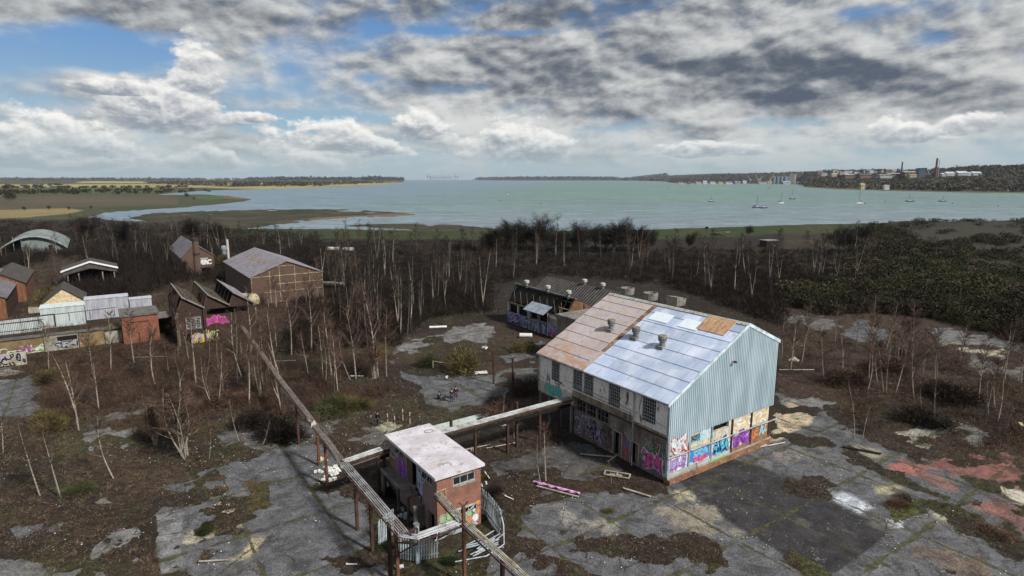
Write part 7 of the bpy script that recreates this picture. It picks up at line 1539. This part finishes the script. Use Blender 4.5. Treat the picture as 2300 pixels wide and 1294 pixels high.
def person(px, py, rz, pose, label):
    x, y, _ = P(px, py); o = empty('person', (x, y, gz(x, y) - .01), rz, label, 'person', 'people standing about the yard')
    s = 1.0; sit = pose == 'sit'; hz2 = .22 if sit else .92
    J = dict(pel=((0, 0, hz2), (.14, .10)), waist=((0, 0, hz2 + .17), (.13, .09)), chest=((0, -.01 if not sit else -.08, hz2 + .42), (.17, .11)), neck=((0, -.01 if not sit else -.1, hz2 + .58), .055), head=((0, -.03 if not sit else -.14, hz2 + .70), (.075, .09)), crown=((0, -.02 if not sit else -.13, hz2 + .80), (.07, .085)))
    E_ = [('pel', 'waist'), ('waist', 'chest'), ('chest', 'neck'), ('neck', 'head'), ('head', 'crown')]
    for sd, n in ((-1, 'l'), (1, 'r')):
        if sit: J[n + 'hip'] = ((sd * .10, 0, hz2 - .02), .09); J[n + 'knee'] = ((sd * .16, -.42, .42), .06); J[n + 'ankle'] = ((sd * .14, -.62, .08), .04); J[n + 'toe'] = ((sd * .15, -.78, .04), .035)
        else: J[n + 'hip'] = ((sd * .10, 0, .86), .09); J[n + 'knee'] = ((sd * .12, -.04 * sd - .02, .48), .062); J[n + 'ankle'] = ((sd * .13, .02, .08), .042); J[n + 'toe'] = ((sd * .15, -.17, .04), .038)
        E_ += [('pel', n + 'hip'), (n + 'hip', n + 'knee'), (n + 'knee', n + 'ankle'), (n + 'ankle', n + 'toe')]
        sh = hz2 + .50; fw = {'hold': -.26, 'stand': -.06, 'sit': -.38}[pose]; hh = {'hold': hz2 + .30, 'stand': hz2 - .06, 'sit': hz2 + .22}[pose]
        J[n + 'sho'] = ((sd * .19, -.01 if not sit else -.08, sh), .062); J[n + 'elb'] = ((sd * .27, (fw * .3), sh - .27), .045); J[n + 'wri'] = ((sd * (.12 if pose != 'stand' else .27), fw, hh), .03); 
        a = Vector(J[n + 'wri'][0]); d = (a - Vector(J[n + 'elb'][0])).normalized(); J[n + 'palm'] = (tuple(a + d * .06), (.036, .018))
        E_ += [('chest', n + 'sho'), (n + 'sho', n + 'elb'), (n + 'elb', n + 'wri'), (n + 'wri', n + 'palm')]
        side = d.cross(Vector((0, 0, 1))); side = side.normalized() if side.length > .1 else Vector((1, 0, 0))
        for f_ in range(5):
            base = a + d * (.075 if f_ else .03) + side * ((f_ - 2.5) * .019 if f_ else -.045); L = (.05, .068, .076, .072, .055)[f_]; dd = d if f_ else (d * .7 - side).normalized()
            J[f'{n}f{f_}a'] = (tuple(base + dd * L * .5), .009); J[f'{n}f{f_}b'] = (tuple(base + dd * L + Vector((0, 0, -.015))), .008); E_ += [(n + 'palm', f'{n}f{f_}a'), (f'{n}f{f_}a', f'{n}f{f_}b')]
    skin('body', J, E_, 'skin', o)
    g = lambda keys, k: {q: (J[q][0], tuple(r * k for r in J[q][1]) if isinstance(J[q][1], tuple) else J[q][1] * k) for q in keys}
    T = g(['pel', 'waist', 'chest', 'neck', 'lsho', 'lelb', 'lwri', 'rsho', 'relb', 'rwri'], 1.42); T['neck'] = ((T['neck'][0][0], T['neck'][0][1], T['neck'][0][2] - .06), .07)
    skin('jacket', T, [('pel', 'waist'), ('waist', 'chest'), ('chest', 'neck'), ('chest', 'lsho'), ('lsho', 'lelb'), ('lelb', 'lwri'), ('chest', 'rsho'), ('rsho', 'relb'), ('relb', 'rwri')], 'jacket_black', o)
    T = g(['pel', 'lhip', 'lknee', 'lankle', 'rhip', 'rknee', 'rankle'], 1.22); skin('trousers', T, [('pel', 'lhip'), ('lhip', 'lknee'), ('lknee', 'lankle'), ('pel', 'rhip'), ('rhip', 'rknee'), ('rknee', 'rankle')], 'jeans', o)
    for sd in 'lr': skin('shoe', {'a': (J[sd + 'ankle'][0][:2] + (.05,), .055), 'b': (J[sd + 'toe'][0], .048)}, [('a', 'b')], 'jacket_black', o)
    hx_, hy_, hz3 = J['crown'][0]; mb = MB(); mb.lathe([(.088, -.10), (.105, -.03), (.10, .04), (.07, .085), (.02, .10)], 'hair', (hx_, hy_ + .02, hz3), 12); mb.build('hair', o)
    mb = MB(); fz_ = J['head'][0][1] - .085; zc = J['head'][0][2]
    mb.hexa([(-.012, fz_, zc), (.012, fz_, zc), (.012, fz_ + .03, zc), (-.012, fz_ + .03, zc), (-.006, fz_, zc + .05), (.006, fz_, zc + .05), (.006, fz_ + .03, zc + .05), (-.006, fz_ + .03, zc + .05)], 'skin')
    mb.build('nose', o)
    mb = MB(); mb.box(-.04, -.02, fz_ + .005, fz_ + .03, zc + .045, zc + .055, 'void_dark'); mb.build('eye', o); mb = MB(); mb.box(.02, .04, fz_ + .005, fz_ + .03, zc + .045, zc + .055, 'void_dark'); mb.build('eye', o); mb = MB(); mb.box(-.025, .025, fz_ + .008, fz_ + .03, zc - .035, zc - .027, 'paint_red'); mb.build('mouth', o)
    return o
pp = person(1015, 903, R(200), 'hold', 'person standing in black jacket and blue jeans, holding a white device'); person(1024, 897, R(20), 'stand', 'person standing close behind the one holding the device, in black'); person(985, 897, R(60), 'sit', 'person sitting on the ground in black clothes'); person(849, 957, R(150), 'stand', 'person in black jacket and blue jeans standing alone behind the brick block')
x, y, z = pp.location; cbx = empty('controller', (x, y, z), R(200), 'white hand-held controller held by the standing person', 'controller'); mb = MB(); mb.box(-.10, .10, -.37, -.27, 1.24, 1.30, 'plastic_white'); mb.build('case', cbx); mb = MB(); mb.tube([(-.05, -.35, 1.30), (-.05, -.37, 1.42)], .008, 'void_dark', 4); mb.build('aerial', cbx)
x, y, _ = P(996, 899); bg_ = empty('rucksack', (x, y, gz(x, y)), .4, 'black rucksack on the ground beside the sitting person', 'bag'); mb = MB(); mb.lathe([(.16, 0), (.22, .1), (.20, .3), (.10, .38)], 'jacket_black', n=9); mb.build('sack', bg_); mb = MB(); mb.tube([(.18, 0, .1), (.3, .1, .25), (.12, .05, .36)], .02, 'jacket_black', 4); mb.build('strap', bg_)

# ------------------------------------------------------------------ yachts at their moorings
M('hull_blue', (.05, .08, .14), (.04, .06, .10), 1, .4, fine=.05); M('hull_white', (.60, .62, .62), (.5, .52, .52), 1, .4, fine=.05); M('hull_dark', (.03, .035, .04), (.02, .025, .03), 1, .4, fine=.05); M('sail_cover', (.04, .06, .14), (.03, .04, .1), 3, .8)
def yacht(px, py, Lpx, mpx, hull, label, rz=0.0, yaw=0.0):
    u, f_, w_ = ray(px, py); t = (WZ - CAMH) / w_; x, y = u * t, f_ * t; L = max(Lpx / FPX * y, 7); Hm = mpx / FPX * y
    o = empty('yacht', (x, y, WZ), yaw, label, 'yacht', 'yachts moored on the estuary')
    st = [(-.5, .26, .55, .2), (-.3, .34, .52, -.1), (0, .36, .52, -.25), (.25, .27, .58, -.2), (.42, .12, .66, 0), (.5, .015, .74, .45)]; mb = MB(); k = mb.mi(hull); sec = []
    for (a, wd, dk_, bt) in st:
        i = len(mb.v); wd_ = wd * L * .42; mb.v += [(a * L, -wd_, dk_ * L * .11 + .75), (a * L, -wd_ * .8, .05), (a * L, 0, bt - .15), (a * L, wd_ * .8, .05), (a * L, wd_, dk_ * L * .11 + .75)]; sec.append(i)
    for a, b_ in zip(sec, sec[1:]):
        for q in range(4): mb.f.append((a + q, b_ + q, b_ + q + 1, a + q + 1)); mb.m.append(k); mb.t.append(0)
        mb.f.append((a + 4, b_ + 4, b_, a)); mb.m.append(mb.mi('hull_white')); mb.t.append(-.1)
    mb.f.append(tuple(sec[0] + q for q in range(5))); mb.m.append(k); mb.t.append(0); mb.build('hull', o)
    dz_ = .055 * L + .77; mb = MB(); mb.hexa([(-.12 * L, -.09 * L, dz_), (.2 * L, -.05 * L, dz_), (.2 * L, .05 * L, dz_), (-.12 * L, .09 * L, dz_), (-.1 * L, -.07 * L, dz_ + .9), (.14 * L, -.035 * L, dz_ + .4), (.14 * L, .035 * L, dz_ + .4), (-.1 * L, .07 * L, dz_ + .9)], 'hull_white'); cb_ = mb.build('cabin', o)
    mb = MB(); mb.box(-.05 * L, .08 * L, -.078 * L, -.07 * L, dz_ + .15, dz_ + .3, 'void_dark'); mb.build('window', cb_)
    mb = MB(); mb.tube([(.06 * L, 0, dz_ + .4), (.06 * L, 0, Hm)], [.17, .12], 'steel_grey', 6); mb.build('mast', o); mb = MB(); mb.tube([(.06 * L, 0, dz_ + 1.4), (-.3 * L, 0, dz_ + 1.3)], .16, 'sail_cover', 6); mb.build('boom', o)
    mb = MB()
    for e in ((.49 * L, 0, dz_ + .2), (-.48 * L, 0, dz_), (.02 * L, .12 * L, dz_), (.02 * L, -.12 * L, dz_)): mb.tube([(.06 * L, 0, Hm - .2), e], .045, 'steel_grey', 3)
    mb.build('rigging', o)
    if rz: mb = MB(); mb.box(-.3 * L, -.12 * L, -.08 * L, .08 * L, dz_ + .5, dz_ + 1.3, 'sail_cover'); mb.build('spray_hood', o)
for a in [(1141, 437, 5, 11, 'hull_white', 'small white yacht alone near the middle of the estuary', 0, 1.4), (1502, 431, 5, 18, 'hull_white', 'white yacht near the wharf end, seen end-on', 0, 1.3), (1597, 453.5, 13, 19, 'hull_blue', 'small blue-hulled yacht with thin mast, left of the biggest', 0, .2), (1699, 467, 20, 28, 'hull_blue', 'biggest yacht, blue-hulled with dark hood, nearest the shore', 1, .15), (1716, 468, 10, 4, 'hull_dark', 'low dark dinghy lying against the biggest yacht', 0, .1), (1754, 457, 15, 26, 'hull_white', 'pale yacht right of the biggest one', 1, .25),
          (1779, 447.5, 15, 22, 'hull_dark', 'dark yacht right of the pale one, set farther off', 0, 3.3), (1728, 423, 7, 10, 'hull_blue', 'tiny far yacht below the yellow crane', 0, .3), (1930, 457.5, 18, 27, 'hull_white', 'white yacht with dark hood before the cream house', 1, 3.4), (2043, 453, 19, 20, 'hull_dark', 'long low black-hulled yacht on the right', 0, 3.2), (2117, 453, 18, 14, 'hull_blue', 'grey-blue yacht farthest to the right', 0, .1)]: yacht(*a[:5], a[5], a[6], a[7])
for i, (px_, py_, lb) in enumerate([(1124, 451.5, 'black mooring buoy left of the middle'), (1214, 458.5, 'black mooring buoy near the middle of the water'), (1989, 453.5, 'small black buoy between two right-hand yachts'), (2139, 457.5, 'larger black buoy right of the grey-blue yacht'), (2242, 463.5, 'tiny buoy at the far right of the water'), (1942, 457.5, 'small buoy at the stern of the white hooded yacht')]):
    u, f_, w_ = ray(px_, py_); t = (WZ - CAMH) / w_; o = empty('mooring_buoy', (u * t, f_ * t, WZ), 0, lb, 'buoy', 'mooring buoys'); mb = MB(); mb.lathe([(.2, -.6), (.7, -.3), (.85, .1), (.7, .5), (.2, .75)], 'void_dark', n=10); mb.build('float', o); mb = MB(); mb.tube([(0, 0, .7), (0, 0, 1.3)], .08, 'dark_rust', 4); mb.build('ring', o)

# ------------------------------------------------------------------ town, wharf and factory on the right bank
def at_px(px, py, dist):
    u, f_, w_ = ray(px, py); t = dist / f_; return u * t, dist, CAMH + w_ * t
M('far_white', (.44, .46, .48), (.34, .36, .38), .1, .7, fine=.05, bumps=0); M('far_grey', (.34, .36, .38), (.26, .28, .3), .1, .8, fine=.05, bumps=0); M('far_roof', (.16, .12, .11), (.12, .10, .10), .1, .9, fine=.1, bumps=0); M('far_roof_pale', (.34, .32, .31), (.26, .25, .25), .1, .8, fine=.1, bumps=0)
M('far_brick', (.16, .11, .09), (.16, .10, .08), .1, .9, fine=.1, bumps=0); M('far_cream', (.25, .22, .15), (.4, .35, .22), .1, .9, fine=.1, bumps=0); M('far_blue', (.20, .26, .33), (.16, .20, .26), .1, .7, fine=.05, bumps=0); M('crane_yellow', (.46, .37, .12), (.38, .3, .1), .1, .6, fine=.05, bumps=0); M('stack_red', (.17, .06, .06), (.14, .05, .05), .1, .9, fine=.05, bumps=0); M('far_slate', (.09, .12, .15), (.07, .10, .13), .1, .9, fine=.05, bumps=0)
def far_house(px, py, wpx, hpx, wall_m, roof_m, label, name='house', cat='house', group=None, dist=None, deep=.7, roofk=.35, yaw=0.0, wins_=2):
    h_ = hit(px, py)
    if dist: x, y, z = at_px(px, py, dist)
    elif h_: x, y, z = h_
    else: return None
    w_ = wpx / FPX * y; h = hpx / FPX * y; d = w_ * deep if w_ < 40 else 25; eh = h * (1 - roofk)
    o = empty(name, (x, y, z), yaw, label, cat, group); mb = MB(); mb.box(-w_ / 2, w_ / 2, -d / 2, d / 2, -6, eh, wall_m); mb.build('wall', o)
    mb = MB(); e = .03 * w_; mb.prism([(-w_ / 2 - e, -d / 2 - e, eh + .01), (-w_ / 2 - e, d / 2 + e, eh + .01), (-w_ / 2 - e, 0, h)], (w_ + 2 * e, 0, 0), roof_m); mb.build('roof', o)
    for k in range(wins_):
        mb = MB(); cx = -w_ / 2 + w_ * (k + .5) / wins_; mb.box(cx - w_ * .07, cx + w_ * .07, -d / 2 - .12, -d / 2 - .02, eh * .35, eh * .75, 'void_dark'); mb.build('window', o)
    return o
random.seed(21)
for i, (px_, py_, w_, h_, wm, rm, lb) in enumerate([(1528, 411.5, 14, 3.5, 'far_grey', 'far_roof', 'low dark boatshed at the left end of the wharf'), (1548, 411.5, 10, 3.5, 'far_brick', 'far_roof', 'small red-brown shed on the left part of the wharf'), (1568, 411.5, 14, 4, 'far_grey', 'far_roof_pale', 'grey shed on the wharf below the woods'), (1583, 411, 11, 6, 'far_white', 'far_white', 'white cabin standing above the left wharf'), (1600, 411.5, 14, 4.5, 'far_white', 'far_grey', 'white and grey store on the wharf, left of the yellow one'),
        (1618, 412, 12, 4, 'crane_yellow', 'far_grey', 'yellow-walled store on the wharf'), (1636, 412, 18, 5, 'far_white', 'far_blue', 'pale store with blue roof on the wharf'), (1656, 412, 16, 6, 'far_blue', 'far_blue', 'blue-grey shed on the wharf left of the cranes'), (1672, 410, 10, 5, 'far_white', 'far_white', 'white store behind the blue-grey shed'), (1712, 411.5, 22, 4, 'far_grey', 'far_roof_pale', 'long grey quay store between the cranes'), (1728, 411, 12, 5, 'far_cream', 'far_roof_pale', 'cream shed by the yellow crane'),
        (1765, 412, 20, 6, 'far_grey', 'far_white', 'pale heap-roofed store before the silos'), (1800, 411.5, 26, 5, 'far_white', 'far_blue', 'white and blue quay building at the end of the wharf'), (1830, 410, 22, 4, 'far_white', 'far_white', 'long white roof behind the spit'), (1868, 409, 20, 3.5, 'far_white', 'far_white', 'white roof beyond the wooded spit'), (1880, 421, 20, 4, 'far_grey', 'far_roof', 'dark ruined quay building on the spit')]):
    far_house(px_, py_, w_ * .8, h_ * .75, wm, rm, lb, 'wharf_shed', 'wharf shed', 'sheds along the wharf', dist=3350 if py_ < 415 else 1950, wins_=1)
x, y, z = at_px(1750, 411, 3380); s_ = empty('silo_block', (x, y, z), 0, 'row of blue-grey grain silos on the wharf', 'silos'); r = 4.2 * y / FPX
for k in range(4): mb = MB(); mb.lathe([(r * .95, -4), (r * .95, 13 * y / FPX), (r * .5, 14 * y / FPX)], 'far_blue', ((k - 1.5) * 2 * r, 0, 0), 12, -.25); mb.build('silo', s_)
x, y, z = at_px(1775, 411, 3400); s_ = empty('grain_tower', (x, y, z), 0, 'dark stepped mill building beside the silos', 'mill'); q = y / FPX; mb = MB(); mb.box(-10 * q, 8 * q, 0, 20, -4, 14 * q, 'far_grey', -.5); mb.box(-3 * q, 7 * q, 0, 20, 14 * q, 20 * q, 'far_grey', -.55); mb.build('block', s_); mb = MB(); mb.box(8.2 * q, 12 * q, 0, 15, -4, 19 * q, 'far_cream'); mb.build('tower', s_)
def crane(px, py, h, lean, mat, label):
    x, y, z = at_px(px, py, 3300); q = y / FPX; o = empty('dock_crane', (x, y, z), 0, label, 'crane', 'cranes on the wharf'); mb = MB()
    for sx in (-1.6, 1.6): mb.bar((sx * q, 0, -3), (sx * .5 * q, 0, 5 * q), .5 * q, .5 * q, mat)
    mb.build('leg', o); mb = MB(); mb.box(-1.6 * q, 1.8 * q, -1.5 * q, 1.5 * q, 5 * q, 7.5 * q, mat); mb.build('cab', o); mb = MB(); mb.bar((0, 0, 6 * q), (lean * q, 0, h * q), .7 * q, .7 * q, mat); mb.bar((-1.5 * q, 0, 8 * q), (lean * .9 * q, 0, h * .92 * q), .3 * q, .3 * q, mat); mb.build('jib', o)
crane(1729, 411, 20, 9, 'crane_yellow', 'bright yellow dock crane with jib to the right'); crane(1702, 410, 19, -6, 'far_cream', 'pale yellow dock crane with jib to the left'); crane(1685, 410, 16, -7, 'far_grey', 'grey dock crane left of the pale yellow one'); crane(1706, 410, 15, 6, 'far_grey', 'grey dock crane behind the pale yellow one')
def stack(px, py, h, w_, mat, label, dist):
    x, y, z = at_px(px, py, dist); q = y / FPX; o = empty('factory_chimney', (x, y, z), 0, label, 'chimney'); mb = MB(); mb.lathe([(w_ * .55 * q, -10), (w_ * .42 * q, h * q)], mat, n=12); mb.build('shaft', o); mb = MB(); mb.lathe([(w_ * .47 * q, h * q), (w_ * .47 * q, (h + 1) * q), (w_ * .2 * q, (h + 1) * q)], 'far_grey' if mat != 'stack_red' else 'stack_red', n=12, tint=-.4); mb.build('cap', o)
stack(2101, 393, 35, 4.5, 'stack_red', 'tall dark red factory chimney above the woods', 1900); stack(2025, 384, 19, 3, 'hull_dark', 'thin dark chimney on the skyline left of the red one', 2300); stack(2107, 392, 31, 1.3, 'far_grey', 'thin grey mast beside the red chimney', 1950)
x, y, z = at_px(2073, 393, 2000); q = y / FPX; o = empty('factory_block', (x, y, z), 0, 'dark blue-grey factory block with white sloping conveyor beside the chimneys', 'factory'); mb = MB(); mb.prism([(-10 * q, 0, -10), (8 * q, 0, -10), (8 * q, 0, 15 * q), (-3 * q, 0, 15 * q), (-10 * q, 0, 8 * q)], (0, 30, 0), 'far_slate', -.3); mb.build('block', o); mb = MB(); mb.bar((6 * q, -2, 15 * q), (14 * q, -2, 0), .8 * q, .8 * q, 'far_white'); mb.bar((-4 * q, -2, 15.4 * q), (10 * q, -2, 15.4 * q), .6 * q, .6 * q, 'far_white'); mb.build('conveyor', o)
for i, (px_, py_, w_, h_) in enumerate([(2131, 391, 18, 5), (2158, 390, 22, 5.5), (2172, 391, 16, 4), (2190, 390, 20, 4.5), (2120, 392, 16, 3)]):
    far_house(px_, py_, w_, h_, 'far_grey', 'far_white', ['white gabled warehouse roof just right of the red chimney', 'largest white warehouse roof right of the red chimney', 'small white roof between two white warehouses', 'white warehouse roof farthest to the right', 'low grey-white shed at the foot of the red chimney'][i], 'white_warehouse', 'warehouse', 'white roofed warehouses right of the chimney', dist=1850, roofk=.8, wins_=0)
for i, (px_, py_, w_, h_, wm, rm) in enumerate([(2010, 394, 40, 5, 'far_brick', 'far_roof_pale'), (2040, 392, 26, 7, 'far_brick', 'far_roof_pale'), (1985, 396, 26, 4, 'far_grey', 'far_roof_pale'), (2048, 395, 16, 4, 'far_cream', 'far_cream'), (1905, 397, 20, 6, 'far_brick', 'far_roof_pale'), (1940, 396, 24, 5, 'far_brick', 'far_roof')]):
    far_house(px_, py_, w_, h_, wm, rm, ['long grey-roofed maltings range left of the factory block', 'higher grey-roofed brick range touching the factory block', 'low grey range at the left end of the maltings', 'cream roofed range before the factory block', 'dark gabled mill left of the maltings', 'red-brown terrace between mill and maltings'][i], 'maltings_range', 'factory range', 'brick ranges left of the factory', dist=2050 - 30 * i, wins_=3)
cnt = 0
for k in range(60):
    px_ = random.uniform(1835, 2075); py_ = random.uniform(382.5, 396)
    x, y, z = at_px(px_, py_, random.uniform(2250, 3000)); w_ = random.uniform(6, 12)
    far_house(px_, py_, w_, random.uniform(2.6, 4.2), random.choice(('far_white', 'far_brick', 'far_cream', 'far_grey')), random.choice(('far_roof', 'far_roof_pale', 'far_roof', 'far_white')), 'small distant house among trees on the town hillside', 'house', 'house', 'houses of the hillside town', dist=y, wins_=0); cnt += 1
far_house(1936, 421, 9, 9, 'far_cream', 'far_cream', 'cream stone gabled house on the right shore', 'cream_house', 'house', dist=1480, deep=1.0, roofk=.45); far_house(1990, 420.5, 11, 5, 'far_white', 'far_roof_pale', 'low white house with pale roof right of the cream one', 'house', 'house', dist=1470, roofk=.4)
for i, (px_, w_, h_, mt) in enumerate([(2033, 7, 2.4, 'far_white'), (2055, 4, 1.8, 'far_grey'), (2066, 4, 1.8, 'far_white'), (2088, 6, 2, 'far_white'), (2101, 4, 1.8, 'far_grey'), (2121, 5, 2, 'far_white'), (2136, 9, 4, 'far_white'), (2145, 4, 1.8, 'far_white'), (2170, 5, 1.8, 'far_grey'), (2265, 7, 2, 'far_white'), (2012, 4, 1.6, 'far_grey')]):
    py_ = float(np.interp(px_, [2000, 2150, 2300], [425.0, 427.6, 429.3])); h0 = hit(px_, py_)
    if not h0: continue
    x, y, z = h0; q = y / FPX; o = empty('parked_vehicle', (x, y, z), 0, ['white van parked at the left of the shore road', 'grey car second from the left on the shore road', 'small white car third from the left on the shore road', 'white car parked below the dark trees', 'grey car parked right of the white one', 'white car left of the big white lorry', 'tall white lorry parked on the shore road', 'white car touching the lorry', 'grey car right of the lorry', 'white car farthest to the right on the shore', 'grey car farthest to the left on the shore road'][i], 'vehicle', 'vehicles parked along the far shore road')
    mb = MB(); mb.hexa([(-w_ / 2 * q, -1, .5), (w_ / 2 * q, -1, .5), (w_ / 2 * q, 1, .5), (-w_ / 2 * q, 1, .5), (-w_ / 2 * q, -1, h_ * .6 * q), (w_ / 2 * q, -1, h_ * .5 * q), (w_ / 2 * q, 1, h_ * .5 * q), (-w_ / 2 * q, 1, h_ * .6 * q)], mt); mb.build('body', o); mb = MB(); mb.hexa([(-w_ * .4 * q, -.9, h_ * .6 * q), (w_ * .25 * q, -.9, h_ * .55 * q), (w_ * .25 * q, .9, h_ * .55 * q), (-w_ * .4 * q, .9, h_ * .6 * q), (-w_ * .36 * q, -.8, h_ * q), (w_ * .15 * q, -.8, h_ * q), (w_ * .15 * q, .8, h_ * q), (-w_ * .36 * q, .8, h_ * q)], mt, -.15); mb.build('cab', o)
    for sx in (-.3, .3): mb = MB(); mb.tube([(sx * w_ * q, -1.1, .5), (sx * w_ * q, 1.1, .5)], .5, 'void_dark', 8); mb.build('wheel', o)
# container cranes of the port at the end of the estuary
def port_crane(px, s, label, group, dist):
    x, y, z = at_px(px, 403.6, dist); q = y / FPX * s; o = empty('port_crane', (x, y, max(z, 0)), 0, label, 'crane', group); mb = MB()
    for sx in (-2.2, 2.2): mb.bar((sx * q, 0, -2), (sx * q, 0, 5.2 * q), .7 * q, .7 * q, 'far_slate')
    mb.build('leg', o); mb = MB(); mb.bar((-4.5 * q, 0, 5.2 * q), (3.5 * q, 0, 5.2 * q), .8 * q, .8 * q, 'far_slate'); mb.bar((-2.2 * q, 0, 5 * q), (-4.6 * q, 0, 10.5 * q), .6 * q, .6 * q, 'far_slate'); mb.build('boom', o)
for px_ in (964, 970, 978, 988, 996, 1004, 1013, 1025): port_crane(px_, 1.0 if px_ not in (964, 1025) else 1.25, 'container crane in the far group at the end of the estuary', 'cranes of the farther port', 13500)
for px_ in (817, 825, 838, 850, 862, 873, 884, 898): port_crane(px_, .8, 'container crane rising behind the last wood of the left bank', 'cranes of the nearer port', 12500)
